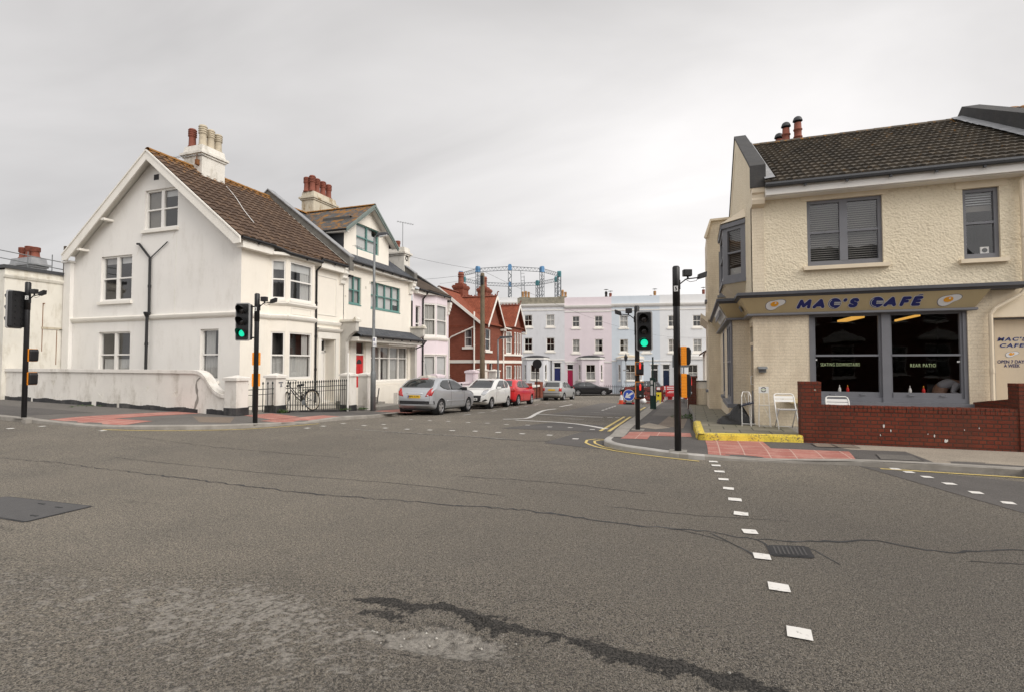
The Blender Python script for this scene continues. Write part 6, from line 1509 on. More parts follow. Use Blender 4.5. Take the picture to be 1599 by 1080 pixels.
# lettered panel in the side recess
P_ = facing_south(14.08)
m = MB(); P_.box(m, 6.10, 7.1, .2, 2.56, -.03, .0); pn = m.build('sign_panel', 'panel_cream', CF)
m = MB(); P_.box(m, 6.03, 6.10, .2, 2.60, -.03, .03); P_.box(m, 6.10, 7.1, 2.56, 2.60, -.03, .03); m.build('panel_frame', 'shop_grey', pn)
def on_panel(mb, x, zc, lift=.004): mb.v = [(x + X, 14.08 - lift - Z, zc + Y) for X, Y, Z in mb.v]; return mb
for txt, xc, z, wd, h, sh in (("MAC'S", 6.415, 2.145, .50, .082, .2), ('CAFE', 6.415, 2.01, .42, .082, .2)):
    t = stretch(text_mb(txt, 1, .001, .03, sh, 1.25), wd, h); t2 = MB(); t2.v = [(x + .008, y - .008, z_) for x, y, z_ in t.v]; t2.f = list(t.f)
    on_panel(t2, xc, z, .003).build('panel_lettering', 'letter_silver', pn); on_panel(t, xc, z, .006).build('panel_lettering', 'navy_ink', pn)
for txt, xc, z, wd in (('OPEN 7 DAYS', 6.40, 1.665, .49), ('A WEEK', 6.40, 1.58, .27)):
    on_panel(stretch(text_mb(txt, 1, .001, .008), wd, .070), xc, z, .005).build('panel_lettering', 'navy_ink', pn)
egg(6.40, 1.825, .20, .125, on_panel, pn)
m = MB(); m.box(1.45, 1.61, 13.80, 13.9, 1.42, 1.55); m.prism([(1.43, 13.72, 1.50), (1.43, 13.9, 1.50), (1.43, 13.9, 1.56), (1.43, 13.74, 1.545)], (0, 0, 0), (.2, 0, 0)); m.build('wall_lamp', 'galvanised', CF)
m = MB(); m.prism([(1.95, 13.9, .78), (2.5, 13.9, .78), (2.5, 13.55, .70), (2.1, 13.62, .70)], (0, 0, 0), (0, 0, .03)); m.build('shelf', 'fascia_khaki', CF)
# cafe interior: dark walls, strip lamps, counter
m = MB(); m.box(1.5, 7.3, 14.12, 20, .14, .16); m.box(1.5, 7.3, 19.9, 20, .1, 3); m.quad((1.5, 14.1, 0.1), (1.5, 20, .1), (1.5, 20, 3), (1.5, 14.1, 3)); m.quad((7.2, 14.1, .1), (7.2, 20, .1), (7.2, 20, 3), (7.2, 14.1, 3)); m.quad((1.5, 14.05, 2.98), (7.3, 14.05, 2.98), (7.3, 20, 2.98), (1.5, 20, 2.98)); m.build('interior', 'room_black', CF)
for pts, wd in ((((3.60, 15.5, 2.69), (3.66, 14.25, 2.69)), .11), (((4.85, 15.8, 2.69), (4.82, 14.2, 2.69)), .02)):
    m = MB(); a_, b_ = Vector(pts[0]), Vector(pts[1]); d_ = (b_ - a_).normalized(); s_ = Vector((-d_.y, d_.x, 0)) * wd
    m.prism([a_ - s_, b_ - s_, b_ + s_, a_ + s_], (0, 0, 0), (0, 0, .05)); m.build('strip_lamp', 'strip_lamp', CF)

# ---- things on the cafe forecourt
BW = thing('brick_wall', 'low red brick wall with square end piers in front of the cafe', 'garden wall', (3.9, 12, .1))
m = MB(); m.box(2.37, 5.50, 11.9, 12.12, .0, .70); m.build('wall_body', 'wall_brick', BW)
m = MB(); n = 44
for k in range(n):
    x0_ = 2.372 + (5.498 - 2.372) * k / n; x1_ = 2.372 + (5.498 - 2.372) * (k + 1) / n
    m.box(x0_ + .003, x1_ - .003, 11.895 + rnd.uniform(-.003, .003), 12.125, .695, .80 + rnd.uniform(-.003, .003))
m.build('coping', 'wall_brick', BW)
for x0_, x1_ in ((2.01, 2.37), (5.49, 5.87)):
    m = MB(); m.box(x0_, x1_, 11.88, 12.24, .0, 1.18); m.box(x0_ - .002, x1_ + .002, 11.878, 12.242, 1.182, 1.26); m.build('pier', 'wall_brick', BW)
m = MB(); m.prism([(5.62, 12.24, 0), (5.62, 13.86, 0), (5.62, 13.86, .80), (5.62, 12.24, .98)], (0, 0, 0), (.2, 0, 0)); m.build('side_wall', 'wall_brick', BW)
m = MB()
for x, z, s in ((3.42, .42, .022), (3.53, .34, .014), (3.36, .25, .010), (4.22, .27, .018), (4.40, .19, .040), (4.12, .3, .009), (4.68, .40, .008), (4.9, .44, .009)):
    k = [(x + s * rnd.uniform(.5, 1.) * math.cos(t), 11.894, z + s * (1.2 if s > .03 else 2.6) * rnd.uniform(.4, 1.) * math.sin(t)) for t in [i * .785 for i in range(8)]]; m.add(k, [tuple(range(8))])
m.build('chipped_spot', 'chip_white', BW)
m = MB(); n = 10; m.add([(2.26 + .02 * math.cos(i * .628), 11.874, 1.10 + .02 * math.sin(i * .628)) for i in range(n)], [tuple(range(n))]); m.build('chipped_spot', 'tarmac_pale', BW)
def make_chair(loc, rot, label):
    t = thing('folding_chair', label, 'chair', loc, rot, 'white folding chairs outside the cafe')
    wd = .21
    m = MB()                                                # backrest loop runs down to the front feet
    pts = [(-wd, -.26, 0), (-wd, -.02, .42), (-wd, .13, .70), (-wd + .015, .165, .755), (-wd + .05, .175, .775), (wd - .05, .175, .775), (wd - .015, .165, .755), (wd, .13, .70), (wd, -.02, .42), (wd, -.26, 0)]
    m.tube(pts, .014, 8); m.build('frame', 'white_wire', t, smooth=True, local=True)
    for s in (-1, 1): MB().tube([(s * (wd - .03), -.16, .45), (s * (wd - .03), .0, .25), (s * (wd - .03), .20, 0)], .012, 8).build('leg', 'aluminium', t, smooth=True, local=True)
    m = MB().box(-wd + .03, wd - .03, -.24, .06, .43, .452); m.build('seat', 'aluminium', t, local=True, bevel=.006)
    for z, y in ((.70, .13), (.63, .095)):
        m = MB().prism([(-wd, y - .012, z - .032), (wd, y - .012, z - .032), (wd, y + .012, z + .026), (-wd, y + .012, z + .026)], (0, 0, 0), (0, .01, .0)); m.build('backrest_slat', 'white_wire', t, local=True)
    m = MB().tube([(-wd + .03, .185, .03), (wd - .03, .185, .03)], .009, 6); m.build('stretcher', 'white_wire', t, local=True); return t
make_chair((1.93, 13.26, platz(1.9, 13.28)), R(6), 'white metal folding chair standing open against the cream cafe wall')
make_chair((2.83, 12.62, .152), R(-2), 'white folding chair with only its back showing above the brick wall')
ns = thing('newspaper_stand', 'white wire stand with a small square sign on top against the cafe wall', 'wire stand', (1.53, 13.6, platz(1.5, 13.6)))
m = MB()
for s in (-1, 1):
    m.tube([(s * .125, -.10, 0), (s * .105, .0, .52), (s * .10, .05, .80)], .007, 5); m.tube([(s * .125, .12, 0), (s * .105, .06, .52)], .006, 5)
m.tube([(-.115, -.02, .50), (.115, -.02, .50)], .009, 5); m.tube([(-.12, -.08, .02), (.12, -.08, .02)], .006, 5); m.tube([(.1, -.06, .2), (-.02, .0, .5)], .004, 4); m.tube([(0, .02, .52), (0, .05, .78)], .004, 4); m.build('wire_frame', 'white_wire', ns, local=True)
m = MB().box(-.115, .10, .0, .012, .78, .93); b_ = m.build('sign_board', 'label_white', ns, local=True)
for r0_, r1_, mt in ((.058, .040, 'black_plastic'),):
    m = MB(); n = 24
    for h0, h1 in ((20, 160), (200, 340)):
        o = len(m.v)
        for k in range(11):
            th = R(h0 + (h1 - h0) * k / 10); m.v += [(-.01 + r0_ * math.cos(th), -.003, .862 + r0_ * math.sin(th)), (-.01 + r1_ * math.cos(th), -.003, .862 + r1_ * math.sin(th))]
        m.f += [(o + 2 * k, o + 2 * k + 2, o + 2 * k + 3, o + 2 * k + 1) for k in range(10)]
    m.build('emblem', mt, b_, local=True); MB().box(-.055, .035, -.004, -.002, .854, .870).build('emblem_bar', 'pale_green_ink', b_, local=True)
ns2 = thing('newspaper_stand', 'white wire rack with a slanted empty tray beside the cafe side door', 'wire stand', (1.14, 13.62, platz(1.1, 13.62)))
m = MB()
for s in (-1, 1): m.tube([(s * .10, -.08, 0), (s * .10, -.05, .70), (s * .07, .02, .80)], .011, 6)
m.tube([(-.07, .02, .80), (.07, .02, .80)], .009, 5); m.tube([(-.10, -.07, .05), (.20, -.05, .05)], .009, 5); m.tube([(.10, .10, 0), (.05, .05, .78)], .009, 5); m.tube([(-.04, -.02, .74), (.02, .05, .5)], .006, 5); m.build('wire_frame', 'white_wire', ns2, local=True)
m = MB().prism([(-.11, -.12, .46), (.16, -.12, .54), (.16, .12, .56), (-.11, .12, .48)], (0, 0, 0), (0, 0, .022)); m.build('tray', 'dark_navy_paint', ns2, local=True)
# crumpled black tarpaulin
m = MB(); n = 14
for j in range(n + 1):
    for i in range(n + 1):
        u, v = i / n * 2 - 1, j / n * 2 - 1; r = max(abs(u), abs(v))
        h = .50 * max(0, 1 - r) ** .8 * (.8 + .35 * math.sin(3 * u + 2 * v)) + .05 * abs(math.sin(5 * u - 3 * v)) * (1 - r)
        m.v.append((.93 + u * .40 + .04 * math.sin(4 * v), 14.2 + v * .42, platz(1, 14.1) + .01 + h))
m.f = [(j * (n + 1) + i, j * (n + 1) + i + 1, (j + 1) * (n + 1) + i + 1, (j + 1) * (n + 1) + i) for j in range(n) for i in range(n)]
solo('tarpaulin', m, 'tarpaulin', 'crumpled black tarpaulin heaped by the cafe side wall', 'tarpaulin', loc=(.93, 14.2, platz(1, 14.1)))
# tables inside
def make_table(x, y, label):
    t = thing('cafe_table', label, 'table', (x, y, .16), 0, 'tables inside the cafe')
    MB().box(-.35, .35, -.35, .35, .72, .75).build('table_top', 'table_top', t, local=True)
    MB().lathe([(.25, 0), (.24, .03), (.04, .05), (.035, .72)], (0, 0, 0), 12).build('pedestal', 'black_plastic', t, local=True); return t
make_table(3.3, 14.75, 'small dark table just inside the pane lettered for downstairs seating'); make_table(4.75, 14.75, 'small dark table just inside the pane lettered for the rear patio')
def bottle(x, y, z, mat, label):
    t = thing('sauce_bottle', label, 'bottle', (x, y, z)); MB().lathe([(.028, 0), (.032, .02), (.032, .10), (.022, .13), (.012, .15)], (0, 0, 0), 12).build('body', mat, t, True, True); MB().lathe([(.014, .15), (.010, .18), (.004, .20)], (0, 0, 0), 10).build('cap', 'egg_yolk' if mat == 'sauce_red' else 'upvc', t, True, True)
bottle(4.86, 14.2, .93, 'sauce_red', 'red sauce bottle below the rear patio lettering'); bottle(3.38, 14.2, .93, 'sauce_red', 'red sauce bottle above the half-hidden folding chair')
bottle(3.22, 14.22, .93, 'upvc', 'white bottle above the half-hidden folding chair'); bottle(4.62, 14.25, .93, 'upvc', 'white bottle below the rear patio lettering')
tag(MB().box(2.64, 4.98, 14.03, 14.42, .885, .93).build('window_ledge', 'table_top', CF))
# person bending over a table inside
def skin_mesh(chain, edges, root=0, sub=2):
    me = bpy.data.meshes.new('body'); me.from_pydata([c[:3] for c in chain], edges, [])
    o = bpy.data.objects.new('body', me); C.objects.link(o); sk = o.modifiers.new('skin', 'SKIN'); 
    for v, c in zip(me.skin_vertices[0].data, chain): v.radius = (c[3], c[4] if len(c) > 4 else c[3])
    me.skin_vertices[0].data[root].use_root = True
    ss = o.modifiers.new('sub', 'SUBSURF'); ss.levels = sub; ss.render_levels = sub
    bpy.context.view_layer.update()
    nm = bpy.data.meshes.new_from_object(o.evaluated_get(bpy.context.evaluated_depsgraph_get()))
    mb = MB(); mb.v = [tuple(v.co) for v in nm.vertices]; mb.f = [tuple(p.vertices) for p in nm.polygons]
    bpy.data.objects.remove(o); bpy.data.meshes.remove(nm); bpy.data.meshes.remove(me); return mb
pe = thing('person', 'person in a pale shirt bending over a table inside the cafe', 'person', (5.42, 15.0, .16))
ch_ = [(0, 0, .88, .15, .12), (.11, -.02, .96, .15, .12), (.22, -.04, 1.02, .16, .12), (.34, -.06, 1.03, .14, .10), (.46, -.08, 1.0, .055), (.55, -.09, .96, .085, .10), (.60, -.10, .90, .07, .08),
       (-.02, -.02, .46, .085), (-.05, .03, .08, .05), (.02, .16, .84, .10), (.0, .16, .46, .08), (-.03, .18, .08, .05),
       (.28, -.22, .97, .065), (.17, -.28, .80, .05), (.36, -.36, .70, .038), (.43, -.37, .68, .03), (.36, .10, .97, .065), (.33, .14, .78, .05), (.45, .05, .68, .038), (.08, -.10, .04, .045), (.09, .14, .04, .045)]
ed = [(0, 1), (1, 2), (2, 3), (3, 4), (4, 5), (5, 6), (0, 7), (7, 8), (0, 9), (9, 10), (10, 11), (3, 12), (12, 13), (13, 14), (14, 15), (3, 16), (16, 17), (17, 18), (8, 19), (11, 20)]
skin_mesh(ch_, ed).build('body', 'skin', pe, True, True)
sh_ = [(c[0], c[1], c[2], c[3] + .012, (c[4] if len(c) > 4 else c[3]) + .012) for c in ch_]
skin_mesh([sh_[0], sh_[1], sh_[2], sh_[3], sh_[12], sh_[13], (.27, -.32, .75, .052), sh_[16], sh_[17]], [(0, 1), (1, 2), (2, 3), (3, 4), (4, 5), (5, 6), (3, 7), (7, 8)]).build('shirt', 'shirt', pe, True, True)
tr_ = [sh_[0], sh_[7], sh_[8], sh_[9], sh_[10], sh_[11]]
skin_mesh([(c[0], c[1], c[2], c[3] + .012, c[4] + .012) for c in tr_], [(0, 1), (1, 2), (0, 3), (3, 4), (4, 5)]).build('trousers', 'black_plastic', pe, True, True)
MB().lathe([(.02, -.10), (.085, -.06), (.105, 0), (.085, .06), (.03, .095)], (.57, -.09, 1.0), 14).build('hair', 'hair_dark', pe, True, True)
for dy in (-.09, .09): MB().lathe([(.01, -.02), (.016, 0), (.01, .02)], (.55, -.09 + dy, .96), 8).build('ear', 'skin', pe, True, True)
m = MB()
for k in range(5):
    m.tube([(.435, -.40 + k * .016, .68), (.47 - abs(k - 2) * .004, -.405 + k * .018, .665), (.49 - abs(k - 2) * .008, -.405 + k * .018, .64)], [.009, .008, .006], 6)
m.build('fingers', 'skin', pe, True, True)
# opposite side of the main road, behind the camera: only its reflection is seen in the shop panes
OP = thing('building', 'dark red brick terrace across the main road, mirrored in the cafe panes', 'building', (3, -9, 0))
w = MB(); O_ = Fr((0, -7.5), (1, 0), (0, 1)); hl = []
for k in range(5):
    x = -8 + k * 4.6; hl += [(x, x + 1.1, 1.0, 2.7), (x + 1.9, x + 3.0, .9, 2.8), (x, x + 1.1, 4.0, 5.6), (x + 1.9, x + 3.0, 4.0, 5.6)]
wall(w, O_, -9.5, 15, 0, 7.0, hl, rev=.15); w.box(-9.5, 15, -14, -7.8, 0, .1); w.build('wall', 'opposite_brick', OP)
m = MB(); m.quad((-9.5, -7.3, 6.9), (15, -7.3, 6.9), (15, -10, 9), (-9.5, -10, 9)); m.quad((-9.5, -12.7, 6.9), (15, -12.7, 6.9), (15, -10, 9), (-9.5, -10, 9)); m.build('roof', 'slate', OP)
rooms = MB()
for q in hl: window(OP, O_, *q, rooms=rooms)
m = MB()
for k in range(5):
    x = -8 + k * 4.6 + 2.45; O_.box(m, x - 1.0, x + 1.0, 2.95, 3.08, 0, .25); O_.poly(m, [(x - 1.05, 3.08), (x + 1.05, 3.08), (x, 3.65)], 0, .15)
m.build('pediment', 'grey_bracket', OP); rooms.build('interior', 'room_black', OP)
# ================================================================= garden walls and railings
GW = thing('garden_wall', 'long cracked white garden wall with a black foot and swept-down end', 'garden wall', (-18, 11.8, .2))
m = MB(); top = [(-23.9, 1.47), (-14.30, 1.44)] + [(p.x, p.y) for p in catmull([(-14.30, 1.44, 0), (-14.12, 1.42, 0), (-13.98, 1.35, 0), (-13.86, 1.22, 0), (-13.76, 1.06, 0), (-13.64, .90, 0), (-13.50, .79, 0), (-13.36, .74, 0), (-13.28, .73, 0)], .05)]
kx = lambda x: -12.95 + (x + 13.28) * ((-12.95 + 14.30) / (-13.28 + 14.30)) if x > -14.30 else x
W_ = facing_south(11.68)
top = [(kx(x), z) for x, z in top]
W_.poly(m, [(-23.9, -.1)] + [(u, -.1) for u in (-12.95,)] + [(u, z - .10) for u, z in top[::-1]], 0, -.20); m.build('wall_body', 'garden_wall_render', GW)
m = MB(); W_.poly(m, [(u, z - .10) for u, z in top] + [(u, z) for u, z in top[::-1]], .05, -.25); m.build('coping', 'garden_wall_render', GW)
m = MB(); o = 0; xs_ = span((-23.9, -12.97, .12))
gap = [(-18.75, -18.45), (-17.55, -17.38), (-14.05, -13.75), (-21.8, -21.7)]
for i in range(len(xs_) - 1):
    a_, b_ = xs_[i], xs_[i + 1]
    if any(g0 < (a_ + b_) / 2 < g1 for g0, g1 in gap): continue
    W_.box(m, a_, b_, -.1, pvz(a_, 11.6) + .12 + .02 * math.sin(a_ * 5) + rnd.uniform(0, .015), 0, .012)
m.build('black_foot', 'black_plinth', GW)
m = MB(); P = catmull([(-13.98, 1.22, 0), (-14.12, 1.08, 0), (-14.10, .85, 0), (-14.06, .62, 0), (-14.12, .42, 0), (-14.2, .2, 0)], .06); o = len(m.v)
for i, p in enumerate(P):
    wd = .03 + .012 * math.sin(i * 1.3) + .02 * (i / len(P)); m.v += [W_.p(p.x - wd + rnd.uniform(-.01, .01), p.y, .006), W_.p(p.x + wd + rnd.uniform(-.01, .01), p.y, .006)]
m.f = [(2 * i, 2 * i + 2, 2 * i + 3, 2 * i + 1) for i in range(len(P) - 1)]; m.build('crack_repair', 'concrete', GW)
m = MB()
for x, z in ((-23.2, 1.15), (-22.0, .95), (-20.7, 1.0), (-16.1, .85), (-15.0, .7), (-18.3, .6)):
    for k in range(3): m.tube([W_.p(x + rnd.uniform(-.15, .15), z + rnd.uniform(-.1, .1), .001) for _ in range(3)], .005, 4)
m.build('crack', 'stained_render', GW)
def gate_pier(x0, x1, y0, y1, zt, label, foot=True, mat='garden_wall_render', cap='garden_wall_render', rounded=False, name='gate_pier', group='piers along the white house pavement'):
    zb = pvz((x0 + x1) / 2, y0); cx, cy = (x0 + x1) / 2, (y0 + y1) / 2
    t = thing(name, label, 'gate pier', (cx, cy, zb), 0, group)
    MB().box(x0, x1, y0, y1, zb - .1, zt - .16).build('shaft', mat, t, bevel=.012)
    m = MB(); m.box(x0 - .05, x1 + .05, y0 - .05, y1 + .05, zt - .16, zt - .08)
    if rounded:
        for k in range(5):
            g0 = .05 - .028 * k * k / 2.2; m.box(x0 - g0, x1 + g0, y0 - g0, y1 + g0, zt - .08 + k * .022, zt - .08 + (k + 1) * .022)
    else:
        o = len(m.v); m.v += [(x0 - .05, y0 - .05, zt - .08), (x1 + .05, y0 - .05, zt - .08), (x1 + .05, y1 + .05, zt - .08), (x0 - .05, y1 + .05, zt - .08), (cx, cy, zt)]; m.f += [(o + i, o + (i + 1) % 4, o + 4) for i in range(4)]
    m.build('cap', cap, t)
    if foot: MB().box(x0 - .012, x1 + .012, y0 - .012, y1 + .012, zb - .1, zb + .22).build('black_foot', 'black_plinth', t)
    return t
gate_pier(-12.95, -12.5, 11.62, 12.06, 1.30, 'white pier where the long garden wall ends, peeling at its foot')
gp2 = gate_pier(-12.98, -12.54, 13.18, 13.60, 1.34, 'white gate pier between the small gate and the bicycle railings')
gate_pier(-12.94, -12.52, 16.88, 17.32, 1.32, 'white pier at the far end of the railings, beside the steps'); gate_pier(-12.94, -12.5, 18.0, 18.46, 1.30, 'white pier beside the street lamp, hiding the foot of the red door', False)
m = MB(); m.box(-12.535, -12.525, 13.28, 13.46, 1.02, 1.06); m.box(-12.535, -12.525, 13.36, 13.41, .92, 1.0); m.box(-12.535, -12.525, 13.34, 13.43, .90, .92); m.build('house_number', 'shop_grey', gp2)
def railing(name, x, y0, y1, z0f, zt, label, cat, step=.115, loop=0., par=None, plinth=True):
    t = thing(name, label, cat, (x, (y0 + y1) / 2, z0f(y0)))
    n = max(3, round((y1 - y0) / step)); m = MB(); fin = MB()
    for k in range(n + 1):
        y = y0 + (y1 - y0) * k / n; m.tube([(x, y, z0f(y) + .06), (x, y, zt - .06)], .013, 6)
        fin.lathe([(.010, -.07), (.023, -.045), (.027, -.02), (.018, .01), (.003, .035)], (x, y, zt), 8)
    m.add(fin.v, fin.f); m.build('bars', 'iron', t)
    for z in ((zt - .20, zt - .20), None):
        q = MB()
        if z: q.tube([(x, y0 - .05, zt - .20), (x, y1 + .05, zt - .20)], .014, 6); q.tube([(x, y0 - .05, zt - .36), (x, y1 + .05, zt - .36)], .010, 6)
        else: q.tube([(x, y0 - .05, z0f(y0) + .24), (x, y1 + .05, z0f(y1) + .24)], .014, 6)
        q.build('rail', 'iron', t)
    if plinth:
        q = MB(); q.prism([(x - .10, y0 - .05, z0f(y0) - .2), (x - .10, y1 + .05, z0f(y1) - .2), (x - .10, y1 + .05, z0f(y1) + .06), (x - .10, y0 - .05, z0f(y0) + .06)], (0, 0, 0), (.22, 0, 0)); q.build('plinth', 'black_plinth', t)
    return t
zr0 = lambda y: pvz(-12.5, y)
railing('iron_railing', -12.62, 13.66, 16.82, zr0, 1.03, 'dark iron railings behind the parked bicycle', 'railing')
railing('iron_gate', -12.62, 12.14, 13.12, zr0, 1.05, 'small iron gate between the two white corner piers', 'gate', .19, plinth=False)
m = MB(); m.box(-12.72, -12.62, 17.4, 17.96, -.5, .18)
t = thing('garden_steps', 'two worn steps between white piers leading to the red door', 'steps', (-12.8, 17.66, -.2))
MB().box(-13.1, -12.60, 17.34, 17.98, -.5, pvz(-12.6, 17.6) + .16).build('tread', 'concrete', t); MB().box(-13.5, -13.1, 17.34, 17.98, -.5, pvz(-12.6, 17.6) + .36).build('tread', 'concrete', t)
t = thing('garden_wall', 'low white side wall and planter in front of the teal-windowed house', 'garden wall', (-12.8, 21, -.4))
m = MB(); m.box(-13.9, -13.75, 18.5, 23.0, -.8, .62); m.build('wall_body', 'cream_render', t); MB().box(-12.9, -12.70, 20.6, 22.9, -.8, .34).build('planter', 'garden_wall_render', t); m = MB().box(-13.75, -12.4, 18.6, 20.6, -.4, -.145).build('slab', 'concrete', t)
m = MB().tube([(-12.4, 16.62, -.15), (-12.4, 16.62, 2.05)], .035, 8); solo('post', m, 'upvc', 'thin white post standing at the far end of the railings', 'post', loc=(-12.4, 16.62, -.15))
# pink house garden and villa piers
gate_pier(-12.95, -12.45, 23.05, 23.75, 1.05, 'cream topped round-capped pier between the silver car and the pink pier', False, 'stained_render', 'chimney_white', True, group='round-capped piers by the pink house'); gate_pier(-12.95, -12.45, 23.95, 24.75, 1.10, 'pale pink round-capped pier behind the silver car roof', False, 'pink_render', 'pink_render', True, group='round-capped piers by the pink house')
gate_pier(-12.95, -12.45, 28.55, 29.35, 1.27, 'pale pink round-capped pier at the far end of its wall', False, 'pink_render', 'pink_render', True, group='round-capped piers by the pink house')
t = thing('garden_wall', 'low pale pink garden wall between two round-capped piers', 'garden wall', (-12.7, 26.6, -.4)); MB().box(-12.8, -12.6, 24.75, 28.55, -1, .50).build('wall_body', 'pink_render', t); MB().box(-12.86, -12.54, 24.75, 28.55, .50, .60).build('coping', 'pink_render', t)
m = MB()
for y in (25.6, 27.0): m.box(-12.58, -12.5, y, y + .12, -.6, .55)
m.build('iron_post', 'black_plastic', t)
gate_pier(-12.95, -12.4, 30.1, 30.75, 1.38, 'stone-capped white pier on the pink house side of the telegraph pole', False, 'stained_render', 'chimney_white', group='stone-capped piers before the brick house'); gate_pier(-12.95, -12.4, 32.2, 32.95, 1.30, 'stone-capped white pier on the brick house side of the telegraph pole', False, 'garden_wall_render', 'white_trim', group='stone-capped piers before the brick house')
t = thing('iron_gate', 'black iron gate between two stone-capped piers by the brick house', 'gate', (-12.7, 31.5, -.7)); m = MB()
for k in range(9): m.tube([(-12.7, 30.85 + k * .16, -.6), (-12.7, 30.85 + k * .16, .75)], .02, 5)
m.build('bars', 'black_paint', t); m = MB(); m.box(-12.74, -12.66, 30.8, 32.15, .35, .62); m.build('panel', 'black_paint', t)
t = thing('brick_wall', 'short brick wall with white coping beyond the red hatchback', 'garden wall', (-11.9, 38.5, -.9))
MB().box(-12.1, -11.9, 35.0, 41.0, -1.4, -.14).build('wall_body', 'red_house_brick', t)
for a_, b_ in ((35.1, 37.5), (38.2, 40.5)): MB().box(-12.2, -11.8, a_, b_, -.14, .0).build('coping', 'white_trim', t)
for a_, b_, z in ((37.5, 38.2, .20), (40.5, 41.2, .22)): MB().box(-12.25, -11.75, a_, b_, -1.4, z).build('pier', 'red_house_brick', t)
# right-hand side
t = thing('brick_wall', 'dark brown brick pier at the end of the slab path', 'brick pier', (-.15, 25.6, -.4)); MB().box(-.33, .05, 25.5, 25.9, -.7, .98).build('shaft', 'opposite_brick', t); MB().box(-.38, .10, 25.45, 25.95, .98, 1.08).build('cap', 'opposite_brick', t)
t = thing('garden_wall', 'cream painted yard wall between the dark brick pier and the cafe wing', 'garden wall', (.4, 25.7, -.4)); MB().box(.05, .9, 25.62, 25.82, -.7, .52).build('lower_wall', 'painted_brick', t); MB().box(.05, .9, 25.64, 25.80, .52, .84).build('upper_wall', 'cream_render', t); MB().box(.05, .9, 25.60, 25.84, .84, .88).build('coping', 'dark_lead', t)
t = thing('garden_wall', 'low cream wall running along the pavement beyond the dark brick pier', 'garden wall', (-.25, 36, -.6)); MB().box(-.36, -.18, 26.2, 45, -1.6, -.05).build('wall_body', 'cream_render', t)
t = thing('house', 'beige house with a low tiled roof glimpsed behind the cafe', 'house', (3, 39, -.8)); MB().box(.62, 8, 36, 46, -1.6, 2.45).build('wall', 'cream_render', t); m = MB(); m.quad((.3, 35.6, 2.30), (.3, 46.2, 2.30), (4.4, 46.2, 5), (4.4, 35.6, 5)); m.quad((8.5, 35.6, 2.30), (8.5, 46.2, 2.30), (4.4, 46.2, 5), (4.4, 35.6, 5)); m.add([(.62, 35.99, 2.4), (8, 35.99, 2.4), (4.4, 35.99, 4.9)], [(0, 1, 2)]); m.build('roof', 'red_tile', t)
t = thing('house', 'tiled roof peeping over the dark parapet at the cafe end', 'house', (11, 18, .1)); MB().box(7.9, 16, 13.9, 23, -.2, 5.8).build('wall', 'cream_render', t); m = MB(); tiled(m, (7.87, 13.5, 5.8), (16, 13.5, 5.8), (16, 18.5, 8.9), (7.87, 18.5, 8.9), .34, .3, .03, .03); m.build('roof', 'brown_tiles', t)

